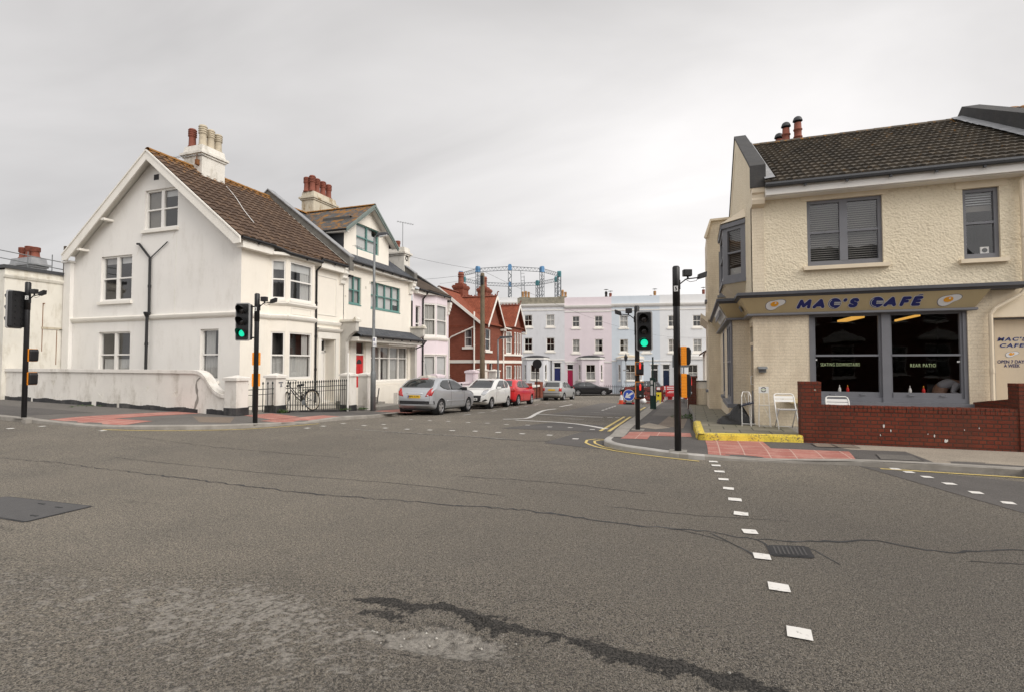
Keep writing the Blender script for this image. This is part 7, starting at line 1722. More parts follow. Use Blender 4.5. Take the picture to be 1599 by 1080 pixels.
# ================================================================= traffic signals
def signal(loc, h, label, heads=(), boxes=(), det=None, det_ang=0., number='', nang=0.):
    t = thing('traffic_signal', label, 'traffic light', loc, 0, 'traffic signals of the crossing')
    MB().lathe([(.058, 0), (.058, h - .02), (.05, h)], (0, 0, 0), 16).build('pole', 'black_paint', t, True, True)
    MB().lathe([(.064, h - .72), (.064, h - .02), (.045, h + .004)], (0, 0, 0), 16).build('pole_sleeve', 'black_plastic', t, True, True)
    MB().rbox((0, 0, -.004), .30, .30, .012).build('base_plate', 'concrete', t, local=True)
    rot = lambda mb, a, off: setattr(mb, 'v', [(off[0] + x * math.cos(a) - y * math.sin(a), off[1] + x * math.sin(a) + y * math.cos(a), off[2] + z) for x, y, z in mb.v]) or mb
    for off, ang, zc, lit in heads:                                  # faces along local -y
        board = MB()
        def rr(w_, h_, r_, d0, d1, n=5):
            pts = []
            for cx_, cz_, a0 in ((w_ - r_, h_ - r_, 0), (-w_ + r_, h_ - r_, 90), (-w_ + r_, -h_ + r_, 180), (w_ - r_, -h_ + r_, 270)):
                for k in range(n + 1): pts.append((cx_ + r_ * math.cos(R(a0 + 90 * k / n)), d0, cz_ + r_ * math.sin(R(a0 + 90 * k / n))))
            return pts, d1 - d0
        P, d = rr(.195, .485, .05, .0, .035); board.prism(P, (0, 0, 0), (0, d, 0)); o3 = (off[0], off[1], zc)
        bd = rot(board, ang, o3).build('signal_head', 'signal_board', t, local=True)
        q = MB(); P, d = rr(.165, .455, .03, -.012, -.001); q.prism(P, (0, 0, 0), (0, d, 0)); rot(q, ang, o3).build('face_panel', 'black_plastic', bd, local=True)
        q = MB(); P, d = rr(.175, .46, .04, .035, .16); q.prism(P, (0, 0, 0), (0, d, 0))
        for k in range(12): q.box(-.10 + .14 * (k % 2), -.04 + .14 * (k % 2), .16, .172, -.40 + (k // 2) * .15, -.36 + (k // 2) * .15)
        rot(q, ang, o3).build('housing', 'black_plastic', bd, local=True)
        for i, z in enumerate((.29, 0, -.29)):
            q = MB().lathe([(0.001, -.048), (.045, -.045), (.075, -.03), (.088, -.013)], (0, 0, z), 20, 'y', False); rot(q, ang, o3).build('lens', 'green_light' if (i == 2 and lit) else 'dark_lens', bd, True, True)
            q = MB(); n = 18
            for k in range(n + 1):
                a_ = R(-52 + 284 * k / n); f = .5 - .5 * math.cos(2 * math.pi * k / n)
                for dd, r_ in ((-.012, .112), (-.06 - .15 * f, .118)): q.v.append((r_ * math.cos(a_), dd, z + r_ * math.sin(a_)))
            q.f = [(2 * k, 2 * k + 2, 2 * k + 3, 2 * k + 1) for k in range(n)]; rot(q, ang, o3).build('visor', 'black_plastic', bd, True, True)
        q = MB(); ca, sa = math.cos(ang), math.sin(ang)
        for z in (.40, -.40): q.tube([(0, 0, zc + z), (off[0] * .9 - .09 * sa * -1 * 0 + .0, off[1] + .08, zc + z)], .02, 6)
        q.build('bracket', 'black_plastic', t, local=True)
    for off, ang, zc, kind in boxes:                                 # push-button boxes and pedestrian heads, face along local -y
        hh = .20 if kind == 'button' else .155
        o3 = (off[0], off[1], zc); q = MB(); w_ = .09
        q.prism([(-w_, -.10, -hh), (w_, -.10, -hh), (w_, -.13, hh * .5), (w_, -.10, hh), (-w_, -.10, hh), (-w_, -.13, hh * .5)][:0] or [(-w_, -.05, -hh), (-w_, -.07, -hh + .04), (-w_, -.08, hh * .6), (-w_, -.05, hh), (-w_, .0, hh), (-w_, .0, -hh)], (0, 0, 0), (2 * w_, 0, 0))
        bx = rot(q, ang, o3).build('push_button_box', 'black_plastic', t, local=True, bevel=.012)
        q = MB(); q.prism([(-w_ - .006, .0, -hh - .008), (w_ + .006, .0, -hh - .008), (w_ + .006, .0, hh + .008), (-w_ - .006, .0, hh + .008)], (0, 0, 0), (0, .09, 0))
        for k in range(7): q.box(-w_ - .010, w_ + .010, .005, .094, -hh + .03 + k * hh * .27, -hh + .045 + k * hh * .27)
        rot(q, ang, o3).build('rear_cover', 'signal_orange', bx, local=True)
        if kind != 'blank':
            q = MB(); zz = hh * .42; s = .055
            q.lathe([(.001, 0), (.016, 0)], (0, -.085, zz + .062), 8, 'y', False)
            q.prism([(-.026, -.085, zz + .04), (.026, -.085, zz + .04), (.020, -.085, zz - .02), (.016, -.085, zz - .08), (-.016, -.085, zz - .08), (-.020, -.085, zz - .02)], (0, 0, 0), (0, -.004, 0)); rot(q, ang, o3).build('red_figure', 'red_man', bx, local=True)
        if kind == 'button':
            q = MB().lathe([(.001, -.08), (.022, -.08), (.026, -.06)], (0, -.01, -hh * .66), 10, 'y', False); rot(q, ang, o3).build('button', 'galvanised', bx, True, True)
    if det:
        z = det; ca, sa = math.cos(det_ang), math.sin(det_ang); q = MB()
        q.tube([(.05 * ca, .05 * sa, z - .10), (.18 * ca, .18 * sa, z), (.42 * ca, .42 * sa, z + .03)], .012, 6); q.rbox((.055 * ca, .055 * sa, z - .18), .04, .06, .16)
        q.tube([(.15 * ca, .15 * sa, z), (.25 * ca, .25 * sa, z - .05), (.36 * ca, .36 * sa, z - .03), (.40 * ca, .40 * sa, z + .03)], .005, 4); q.tube([(.21 * ca, .21 * sa, z), (.21 * ca, .21 * sa, z + .06)], .02, 6); q.build('detector_arm', 'black_plastic', t, local=True)
        q = MB().rbox((.20 * ca, .20 * sa, z + .05), .15, .11, .12, det_ang); q.build('detector', 'black_plastic', t, local=True, bevel=.01)
        q = MB().prism([(-.075, -.05, -.04), (.075, -.045, -.05), (.085, -.045, .05), (-.06, -.05, .05)], (0, 0, 0), (0, .10, 0)); q.v = [(.46 * ca + x * ca - y * sa, .46 * sa + x * sa + y * ca, z + .06 + zz + x * .35) for x, y, zz in q.v]; q.build('detector', 'black_plastic', t, local=True, bevel=.008)
    if number:
        q = MB().box(-.034, .034, -.064, -.061, h - .46, h - .36); q = rot(q, nang, (0, 0, 0)); pl = q.build('number_plate', 'label_white', t, local=True)
        tm = stretch(text_mb(number, 1, .001, .02), None, .066); q = MB(); q.v = [(x, -.066 - zz, h - .41 + y) for x, y, zz in tm.v]; q.f = tm.f; rot(q, nang, (0, 0, 0)).build('number', 'black_plastic', pl, local=True)
    return t
CY = R(19.3)
signal((-.30, 9.76, .075), 3.28, 'tall black signal pole with two orange-backed boxes beside the cafe kerb', (), [((.155, .02), R(95), 1.68, 'blank'), ((.155, .02), R(95), 1.16, 'button')], 3.05, R(19), '5', R(-2))
signal((-1.35, 13.26, -.0), 3.05, 'black signal at the kerb with a green light and two red figures', [((.185, -.10), R(0), 2.42, True)], [((.07, -.15), R(14), 1.51, 'man'), ((.07, -.15), R(14), .98, 'button')], 2.82, R(198), '')
signal((-10.68, 10.53, .09), 3.34, 'black signal at the white house corner with a green light', [((-.27, -.20), R(12), 2.60, True)], [((-.055, .06), R(225), 1.66, 'blank'), ((-.055, .06), R(225), 1.12, 'blank')], 3.08, R(10), '3', R(10))
signal((-16.28, 8.56, .245), 3.48, 'black signal seen from behind in front of the long garden wall', [((-.17, -.20), R(-78), 2.76, False)], [((.10, .10), R(88), 1.60, 'blank'), ((.10, .10), R(88), 1.0, 'blank')], 3.12, R(8), '2', R(45))

# ================================================================= lamp posts, poles, wires
def street_lamp(x, y, h, label, arm=.75, ang=0., r=.055):
    zb = pvz(x, y); t = thing('street_lamp', label, 'street lamp', (x, y, zb), ang)
    MB().lathe([(r * 1.9, 0), (r * 1.9, 1.5), (r * 1.2, 1.6), (r * .95, h * .7), (r * .8, h)], (0, 0, 0), 14).build('column', 'galvanised', t, True, True)
    MB().tube([(0, 0, h - .05), (.02, 0, h + .05), (.14, 0, h + .10), (arm * .5, 0, h + .12)], .035, 8).build('arm', 'galvanised', t, True, True)
    hd = MB().prism([(.10, -.11, h + .06), (arm, -.09, h + .14), (arm, -.06, h + .24), (.12, -.10, h + .22)], (0, 0, 0), (0, .2, 0)).build('lantern', 'dark_lead', t, local=True, bevel=.03)
    MB().prism([(.2, -.08, h + .045), (arm * .95, -.06, h + .12), (arm * .95, -.06, h + .14), (.2, -.08, h + .075)], (0, 0, 0), (0, .15, 0)).build('lens', 'lamp_clear', hd, local=True); return t
sl1 = street_lamp(-12.05, 17.75, 6.85, 'tall grey street lamp rising past the teal-windowed house', .55, R(15))
m = MB().box(-12.0, -11.985, 17.62, 17.86, 2.32, 2.68); q_ = m.build('parking_sign', 'sign_white', sl1); m = MB(); m.box(-11.984, -11.982, 17.65, 17.73, 2.52, 2.64); m.box(-11.984, -11.982, 17.64, 17.84, 2.36, 2.38); m.box(-11.984, -11.982, 17.64, 17.84, 2.42, 2.44); m.build('sign_text', 'navy_ink', q_)
sl2 = street_lamp(-12.1, 31.8, 3.95, 'shorter grey street lamp in front of the red brick house', .95, R(10), .06)
t = thing('telegraph_pole', 'weathered wooden telegraph pole between the pink and brick houses', 'telegraph pole', (-11.75, 28.3, pvz(-11.75, 28.3)))
MB().lathe([(.16, 0), (.15, 2), (.12, 7.45), (.10, 7.6)], (0, 0, 0), 12).build('pole', 'oak_pole', t, True, True); m = MB(); m.rbox((.02, -.12, 6.9), .16, .12, .5); m.build('junction_box', 'black_plastic', t, local=True)
m = MB()
for k in range(6): m.tube([(.12, -.04, 2.6 + k * .7), (.22, -.06, 2.6 + k * .7)], .012, 5)
m.build('step_peg', 'rust', t, local=True)
def wire(a_, b_, sag, label, r=.007):
    P = [(a_[0] + (b_[0] - a_[0]) * k / 14, a_[1] + (b_[1] - a_[1]) * k / 14, a_[2] + (b_[2] - a_[2]) * k / 14 - sag * 4 * (k / 14) * (1 - k / 14)) for k in range(15)]
    solo('overhead_wire', MB().tube(P, r, 5), 'black_plastic', label, 'cable', 'overhead wires from the telegraph pole', loc=P[7])
pt = (-11.75, 28.3, 7.0)
wire(pt, (-14.4, 20.85, 5.46), .1, 'overhead wire from the telegraph pole to the teal-windowed house wall'); wire((-11.75, 28.3, 7.15), (-16.9, 25.2, 8.2), .12, 'overhead wire from the telegraph pole to the antenna chimney'); wire((-11.75, 28.3, 6.85), (-17.3, 33.6, 7.4), .08, 'overhead wire from the telegraph pole to the brick gable')
wire((-11.75, 28.3, 7.1), T_.p(7.6, 4.75, .1), .7, 'long overhead wire crossing in front of the pastel terrace'); wire(T_.p(7.6, 4.7, .1), T_.p(14, 4.6, .1), .05, 'overhead wire strung along the white terrace front')
# victorian style lamp and black posts near the terrace
t = thing('street_lamp', 'slim black lantern-topped lamp post in front of the sky blue house', 'street lamp', (-7.0, 57, pvz(-7, 57))); z0 = pvz(-7, 57)
MB().lathe([(.10, 0), (.10, .6), (.05, .7), (.045, 3.5)], (0, 0, 0), 10).build('column', 'galvanised', t, True, True); MB().lathe([(.06, 3.5), (.14, 3.6), (.20, 3.95), (.22, 3.97), (.06, 4.2), (.02, 4.35)], (0, 0, 0), 8).build('lantern', 'dark_lead', t, True, True); MB().box(-.3, .3, -.02, .02, 2.45, 2.6).build('sign', 'signal_board', t, local=True)
t = thing('sign_post', 'thin black post with a round sign seen from behind, by the brick house', 'sign post', (-11.2, 37.6, pvz(-11.2, 37.6))); MB().tube([(0, 0, 0), (0, 0, 2.9)], .04, 8).build('post', 'black_plastic', t, local=True); MB().lathe([(.36, -.01), (.36, .02)], (.05, -.06, 2.6), 20, 'y').build('sign', 'black_plastic', t, local=True)
t = thing('post', 'thin black post behind the old silver hatchback', 'post', (-11.0, 41.0, pvz(-11, 41))); MB().tube([(0, 0, 0), (0, 0, 3.0)], .05, 8).build('post', 'black_plastic', t, local=True)
t = thing('sign_post', 'dark green information totem with white panels on the kerb', 'information post', (-1.86, 24.6, pvz(-1.86, 24.6)))
MB().rbox((0, 0, 0), .17, .10, 1.42).build('left_panel', 'totem_green', t, local=True); m = MB(); m.v = []; MB().rbox((.13, .03, 0), .10, .10, 1.40).build('right_panel', 'totem_green', t, local=True); MB().tube([(.04, .10, 0), (.04, .10, 2.36)], .035, 8).build('pole', 'totem_green', t, local=True)
m = MB(); m.box(-.055, .05, -.056, -.052, .62, 1.05); m.box(-.055, .05, -.056, -.052, 1.12, 1.30); m.box(.105, .15, -.026, -.022, .62, 1.22); m.build('map_panel', 'label_white', t, local=True)
t = thing('sign_post', 'grey sign panel on a post half hidden behind the tallest signal pole', 'sign post', (-.95, 33.5, pvz(-.95, 33.5))); MB().tube([(.3, 0, 0), (.3, 0, 2.95)], .035, 8).build('post', 'galvanised', t, local=True); MB().box(-.35, .62, -.03, -.0, 2.15, 2.9).build('sign', 'steel_grey', t, local=True)

# ================================================================= roadworks
def G(x, y): return gz(x, y)
t = thing('road_sign', 'round blue sign with a white arrow standing on a low frame', 'road sign', (-3.72, 31.6, G(-3.72, 31.6)), CY * 0)
MB().lathe([(.34, -.012), (.34, .012)], (0, 0, .55), 32, 'y').build('disc', 'sign_blue', t, local=True)
m = MB(); n = 32; 
for k in range(n):
    a0, a1 = 2 * math.pi * k / n, 2 * math.pi * (k + 1) / n; m.quad(*[(r_ * math.cos(a_), -.014, .55 + r_ * math.sin(a_)) for r_, a_ in ((.345, a0), (.345, a1), (.315, a1), (.315, a0))])
m.build('rim', 'sign_white', t, local=True)
m = MB(); c, s = math.cos(R(212)), math.sin(R(212))
m.add([(x * c - y * s, -.016, .55 + x * s + y * c) for x, y in ((.27, 0), (.02, .19), (-.04, .12), (.06, .055), (-.27, .055), (-.27, -.055), (.06, -.055), (-.04, -.12), (.02, -.19))], [tuple(range(9))]); m.build('arrow', 'sign_white', t, local=True)
m = MB(); m.box(-.30, .30, -.1, .25, .02, .12); m.box(-.25, -.2, .02, .06, .1, .5); m.box(.2, .25, .02, .06, .1, .5); m.build('stand', 'black_plastic', t, local=True)
m = MB(); m.box(-.34, -.18, -.11, -.10, .05, .14); m.box(.18, .34, -.11, -.10, .05, .14); m.build('reflector', 'barrier_red', t, local=True)
t = thing('traffic_cone', 'orange and white traffic cone beside the blue arrow sign', 'traffic cone', (-4.22, 32, G(-4.22, 32)))
MB().rbox((0, 0, 0), .40, .40, .04).build('base', 'cone_orange', t, local=True); MB().lathe([(.15, .04), (.115, .25)], (0, 0, 0), 16, caps=False).build('lower_cone', 'cone_orange', t, True, True); MB().lathe([(.115, .25), (.062, .55)], (0, 0, 0), 16, caps=False).build('reflective_sleeve', 'sign_white', t, True, True); MB().lathe([(.062, .55), (.03, .74), (.02, .75)], (0, 0, 0), 16).build('tip', 'cone_orange', t, True, True)
def barrier(x, y, rot, L, label, white=True, mat='barrier_red'):
    t = thing('roadworks_barrier', label, 'barrier', (x, y, gz(x, y) if x < -2.2 else pvz(x, y)), rot, 'red barriers round the roadworks')
    m = MB()
    for s in (0, L): m.box(s - .05, s + .05, -.04, .04, 0, 1.02); m.box(s - .06, s + .06, -.25, .25, 0, .05)
    m.build('post', 'barrier_maroon', t, local=True)
    for z0_, z1_ in ((.82, 1.0), (.18, .34)):
        bo = MB().box(.05, L - .05, -.03, .03, z0_, z1_).build('board', mat, t, local=True)
        if white:
            m = MB(); n = int(L / .5)
            for k in range(n): m.box(.12 + k * .5, .34 + k * .5, -.034, .034, z0_ + .01, z1_ - .01)
            m.build('white_band', 'sign_white', bo, local=True)
    m = MB().box(.05, L - .05, -.02, .02, .5, .62); m.build('rail', 'barrier_maroon', t, local=True); return t
barrier(-4.5, 36.4, R(4), 1.9, 'maroon barrier behind the blue arrow sign', False, 'barrier_maroon'); barrier(-3.0, 34.6, R(-70), 1.7, 'maroon barrier end-on beside the white sack', False, 'barrier_maroon'); barrier(-2.6, 36.9, R(10), 1.5, 'red and white barrier behind the yellow board', True); barrier(-2.0, 34.9, R(14), 1.75, 'red and white barrier carrying the red notice', True)
barrier(-4.4, 42, R(2), 2.0, 'farther maroon barrier in the roadworks beside the black car', True, 'barrier_maroon')
t = thing('notice_board', 'red roadworks notice with white writing fixed to the barrier', 'notice', (-1.5, 34.8, pvz(-1.5, 34.8) + .3), R(14)); MB().box(-.30, .42, -.03, -.01, .05, .74).build('board', 'barrier_red', t, local=True); m = MB()
for z, a_, b_ in ((.62, -.22, .30), (.50, -.22, .34), (.36, -.1, .3), (.28, -.2, .2)): m.box(a_, b_, -.034, -.031, z, z + .05 if z > .4 else z + .03)
m.build('text_lines', 'sign_white', t, local=True)
t = thing('road_sign', 'small yellow diversion board on legs among the barriers', 'road sign', (-2.12, 32.2, pvz(-2.1, 32.2))); MB().box(-.22, .22, -.02, .0, .18, .64).build('board', 'sign_yellow', t, local=True); m = MB()
for x in (-.18, .12): m.box(x, x + .05, -.02, .12, 0, .2)
m.build('leg', 'sign_yellow', t, local=True); m = MB(); m.box(-.13, -.05, -.024, -.021, .46, .53); m.box(.0, .1, -.024, -.021, .4, .5); m.build('symbol', 'black_plastic', t, local=True)
m = MB(); n = 10
for j in range(7):
    for k in range(n):
        r_ = .19 * math.sin(math.pi * (j + .6) / 7.4) * (1 + .15 * math.sin(k * 2.3 + j)); m.v.append((-2.95 + r_ * math.cos(k * .628), 32.3 + r_ * math.sin(k * .628), G(-2.95, 32.3) + .02 + j * .06))
m.f = [(j * n + k, j * n + (k + 1) % n, (j + 1) * n + (k + 1) % n, (j + 1) * n + k) for j in range(6) for k in range(n)] + [tuple(range(n))[::-1], tuple(6 * n + k for k in range(n))]
solo('sandbag', m, 'sign_white', 'white sack lying on the road by the barriers', 'sack', loc=(-2.95, 32.3, G(-2.95, 32.3)), smooth=True)
m = MB(); m.prism([(-2.62, 33.0, -.65), (-2.25, 33.0, -.65), (-2.25, 33.0, -.53), (-2.55, 33.0, -.55)], (0, 0, 0), (0, .4, 0)); solo('cable_ramp', m, 'sign_yellow', 'low yellow block at the foot of the information totem', 'ramp', loc=(-2.45, 33.1, -.65))

# ================================================================= gasholder frame beyond the roofs
GH = thing('gasholder', 'blue steel guide frame of a gasholder above the terrace roofs', 'gasholder', (0, 0, -3))
ga = math.atan((796.5 - 799.5) / 815) ; D = 152.
fx, fy = -math.sin(R(19.3)), math.cos(R(19.3)); sx_, sy_ = math.cos(R(19.3)), math.sin(R(19.3))
gcx, gcy = fx * D + sx_ * D * math.tan(ga), fy * D + sy_ * D * math.tan(ga)
GRr, GT = 14.7, 28.0
cols = []
for k in range(10):
    a_ = R(-90 + 19.3 + 36 * k); cols.append((gcx + GRr * math.cos(a_), gcy + GRr * math.sin(a_)))
for k, (x, y) in enumerate(cols):
    m = MB(); a_ = R(-90 + 19.3 + 36 * k); ux, uy = math.cos(a_), math.sin(a_); tx, ty = -uy, ux; hw = .42
    P = lambda s, r_, z: (x + tx * s * hw + ux * r_ * hw, y + ty * s * hw + uy * r_ * hw, z)
    for s in (-1, 1):
        for r_ in (-1, 1): m.tube([P(s, r_, -3), P(s, r_, GT - 1.2)], .08, 4)
    n = 22
    for j in range(n):
        z0_, z1_ = 3 + (GT - 5) * j / n, 3 + (GT - 5) * (j + 1) / n; s = 1 if j % 2 else -1
        for r_ in (-1, 1): m.tube([P(s, r_, z0_), P(-s, r_, z1_)], .06, 4)
        for q in (-1, 1): m.tube([P(q, s, z0_), P(q, -s, z1_)], .06, 4)
    cl = m.build('column', 'steel_grey', GH)
    m = MB(); pts = [(-.5, GT - 1.6), (.5, GT - 1.6), (.5, GT - .4), (.3, GT), (-.3, GT), (-.5, GT - .4)]
    m.prism([(x + tx * s + ux * -.5, y + ty * s + uy * -.5, z) for s, z in pts], (0, 0, 0), (ux, uy, 0)); m.build('column_head', 'steel_blue' if k in (0, 1, 9, 8, 5) else 'steel_teal', cl)
for k in range(10):
    a_, b_ = Vector((*cols[k], 0)), Vector((*cols[(k + 1) % 10], 0)); m = MB()
    for z in (GT - 1.5, GT - .55): m.tube([(a_.x, a_.y, z), (b_.x, b_.y, z)], .075, 4)
    n = 9
    for j in range(n):
        p, q, r_ = a_.lerp(b_, j / n), a_.lerp(b_, (j + .5) / n), a_.lerp(b_, (j + 1) / n)
        m.tube([(p.x, p.y, GT - .55), (q.x, q.y, GT - 1.5), (r_.x, r_.y, GT - .55)], .055, 4, False)
    m.build('ring_girder', 'steel_grey', GH)
x, y = gcx + 3.4 * sx_ - 13.9 * fx * .9, gcy + 3.4 * sy_ - 13.9 * fy * .9
m = MB()
for s in (0, .9): m.tube([(x + sx_ * s, y + sy_ * s, 12), (x + sx_ * (s - .5), y + sy_ * (s - .5), GT - 1.2 - s * 1.6)], .08, 4)
for j in range(14): m.tube([(x - .03 * j * sx_, y - .03 * j * sy_, 13 + j), (x + sx_ * (.9 - .03 * j), y + sy_ * (.9 - .03 * j), 13 + j)], .05, 4)
m.tube([(x - 2.2 * sx_, y - 2.2 * sy_, GT - 5.2), (x + .5 * sx_, y + .5 * sy_, GT - 5.2)], .06, 4); m.build('ladder', 'steel_grey', GH)

# ================================================================= greenery
def tuft(x, y, z, r, h, label, n=60, name='weed', mat='leaf_green'):
    m = MB()
    for k in range(n):
        a_ = rnd.random() * 6.28; d = r * math.sqrt(rnd.random()); px, py = x + d * math.cos(a_) * .7, y + d * math.sin(a_); hh = h * rnd.uniform(.3, 1.) * (1 - .5 * d / r)
        b_ = rnd.random() * 6.28; w_ = rnd.uniform(.012, .03); dx, dy = math.cos(b_) * w_, math.sin(b_) * w_; lx, ly = rnd.uniform(-.08, .08), rnd.uniform(-.08, .08)
        m.add([(px - dx, py - dy, z + hh * .2), (px + dx, py + dy, z + hh * .2), (px + lx + dx * .6, py + ly + dy * .6, z + hh * .8), (px + lx * 1.4, py + ly * 1.4, z + hh), (px + lx - dx * .8, py + ly - dy * .8, z + hh * .7)], [(0, 1, 2, 3, 4)])
    return solo(name, m, mat, label, 'weed', 'weeds at the foot of walls', loc=(x, y, z))
tuft(-12.44, 13.35, .05, .16, .22, 'green weed tuft at the foot of the pier beside the bicycle', 110); tuft(-12.42, 16.5, -.09, .22, .12, 'low weeds under the railings by the white post'); tuft(-12.45, 17.6, -.15, .3, .10, 'weeds along the bottom step below the red door', 80); tuft(-12.4, 21.0, -.28, .9, .10, 'straggling weeds along the planter by the silver car', 140); tuft(-.25, 19.0, -.2, .8, .14, 'weeds growing along the raised path edge', 160); tuft(-18.5, 11.55, .28, .7, .05, 'thin weeds under the long garden wall', 80)
tuft(.95, 15.3, .14, .14, .10, 'small green weed by the cafe vent grille', 40)
def shrub(x, y, z, r, h, label, n=260, stems=5):
    t = thing('shrub', label, 'shrub', (x, y, z)); m = MB()
    for k in range(stems): m.tube([(0, 0, 0), (rnd.uniform(-.3, .3) * r, rnd.uniform(-.3, .3) * r, h * .5), (rnd.uniform(-1, 1) * r, rnd.uniform(-1, 1) * r, h * .95)], [.015, .01, .004], 5)
    m.build('stems', 'stem_dark', t, local=True); m = MB()
    for k in range(n):
        a_ = rnd.random() * 6.28; zz = h * rnd.uniform(.15, 1.); d = r * math.sqrt(rnd.random()) * (1.1 - .5 * zz / h); c = Vector((d * math.cos(a_), d * math.sin(a_), zz)); u = Vector((rnd.uniform(-1, 1), rnd.uniform(-1, 1), rnd.uniform(-.6, .6))).normalized() * .05; w_ = u.cross(Vector((rnd.uniform(-1, 1), rnd.uniform(-1, 1), rnd.uniform(-1, 1)))).normalized() * .022
        m.add([c - u, c + w_, c + u, c - w_], [(0, 1, 2, 3)])
    m.build('leaves', 'leaf_green', t, local=True); return t
p = T_.p(-2.5, -1.7, .7); shrub(p[0], p[1], -1.7, .35, 1.5, 'dark shrub beside the crimson door of the pink terrace', 200)
shrub(-13.6, 15.6, .05, .35, .75, 'bare leggy shrub behind the iron railings', 40, 9)
# railings before the terrace
t = thing('iron_railing', 'black iron railings along the front of the pastel terrace', 'railing', T_.p(2, GB, 2.2)); m = MB()
for k in range(100):
    u = -9.4 + k * .205; p = T_.p(u, 0, 2.1)
    m.tube([(p[0], p[1], GB - .1), (p[0], p[1], GB + 1.15)], .018, 4)
m.build('bars', 'black_plastic', t); m = MB()
for z in (GB + .95, GB + .12): m.tube([T_.p(-9.4, z, 2.1), T_.p(11, z, 2.1)], .025, 5)
m.build('rail', 'black_plastic', t); MB().prism([T_.p(-9.5, GB - .4, 2.0), T_.p(11, GB - .4, 2.0), T_.p(11, GB + .05, 2.0), T_.p(-9.5, GB + .05, 2.0)], T_.p(0, 0, 0), T_.p(0, 0, .2)).build('plinth', 'concrete', t)

# ================================================================= bicycle leaning on the railings
bx, by = -12.40, 13.58
bk = thing('bicycle', 'dark step-through bicycle leaning on the railings', 'bicycle', (bx, by, pvz(bx, by)), R(90 - 4))
lean = lambda x, y, z: (x, y + z * .10, z)
def bt(name, pts, r, mat='black_paint', par=None): return MB().tube([lean(*p) for p in pts], r, 7).build(name, mat, par or bk, True, True)
def bwheel(x, steer):
    R_ = .335; m = MB(); n = 28; pts = [lean(x + R_ * math.cos(k * 6.2832 / n) * math.cos(steer), R_ * math.cos(k * 6.2832 / n) * math.sin(steer), R_ + R_ * math.sin(k * 6.2832 / n)) for k in range(n + 1)]
    m.tube(pts, .018, 7, False); w_ = m.build('wheel', 'tyre', bk, True, True)
    m = MB(); m.tube([lean(x + (R_ - .03) * math.cos(k * 6.2832 / n) * math.cos(steer), (R_ - .03) * math.cos(k * 6.2832 / n) * math.sin(steer), R_ + (R_ - .03) * math.sin(k * 6.2832 / n)) for k in range(n + 1)], .010, 6, False); m.build('rim', 'buff_pot', w_, True, True)
    m = MB()
    for k in range(16): m.tube([lean(x, 0, R_), lean(x + R_ * .92 * math.cos(k * .3927) * math.cos(steer), R_ * .92 * math.cos(k * .3927) * math.sin(steer), R_ + R_ * .92 * math.sin(k * .3927))], .0025, 3)
    m.build('spokes', 'galvanised', w_, local=True)
bwheel(1.06, 0.); bwheel(0., R(58))
m = MB()
for pts, r in (([(.16, 0, .72), (.36, 0, .48), (.62, 0, .30)], .016), ([(.14, 0, .82), (.40, 0, .58), (.60, 0, .40)], .013), ([(.62, 0, .29), (.56, 0, .56), (.53, 0, .84)], .016), ([(.62, 0, .29), (1.06, .03, .335)], .010), ([(.56, 0, .60), (1.06, .03, .335)], .009), ([(.10, 0, .92), (.13, 0, .72), (.0, .0, .335)], .014), ([(.12, 0, .9), (.08, 0, 1.0), (.06, 0, 1.03)], .012)): m.tube([lean(*p) for p in pts], r, 7)
m.build('frame', 'black_paint', bk, True, True)
bt('handlebar', [(.18, -.26, 1.02), (.10, -.22, 1.05), (.05, 0, 1.04), (.10, .22, 1.05), (.18, .26, 1.02)], .011, 'galvanised')
MB().prism([lean(*p) for p in ((.42, 0, .86), (.46, -.05, .88), (.62, -.09, .89), (.68, -.07, .91), (.70, 0, .92), (.68, .07, .91), (.62, .09, .89), (.46, .05, .88))], (0, 0, 0), (0, 0, -.06)).build('saddle', 'black_plastic', bk, local=True, bevel=.01)
m = MB(); m.tube([lean(*p) for p in ((.60, 0, .70), (1.22, 0, .70))], .008, 5); m.tube([lean(*p) for p in ((1.18, -.06, .70), (1.06, -.05, .36))], .006, 5); m.box(.72, 1.2, .0, .13, .695, .71); m.build('rear_rack', 'black_paint', bk, local=True)
m = MB()
for k in range(9): th = R(30 + k * 20); m.tube([lean(1.06 + .37 * math.cos(th), 0, .335 + .37 * math.sin(th)), lean(1.06 + .37 * math.cos(th + R(20)), 0, .335 + .37 * math.sin(th + R(20)))], .014, 5)
m.build('mudguard', 'black_paint', bk, local=True)
m = MB(); m.lathe([(.09, -.008), (.09, .008)], lean(.62, -.04, .29), 16, 'y'); m.tube([lean(.62, -.07, .29), lean(.70, -.07, .15)], .01, 5); m.box(.66, .76, -.13, -.05, .13, .15); m.build('crankset', 'galvanised', bk, local=True)
m = MB(); m.lathe([(.03, -.03), (.04, 0), (.03, .03)], lean(-.02, -.05, .86), 10, 'y'); m.build('lamp', 'black_plastic', bk, True, True)
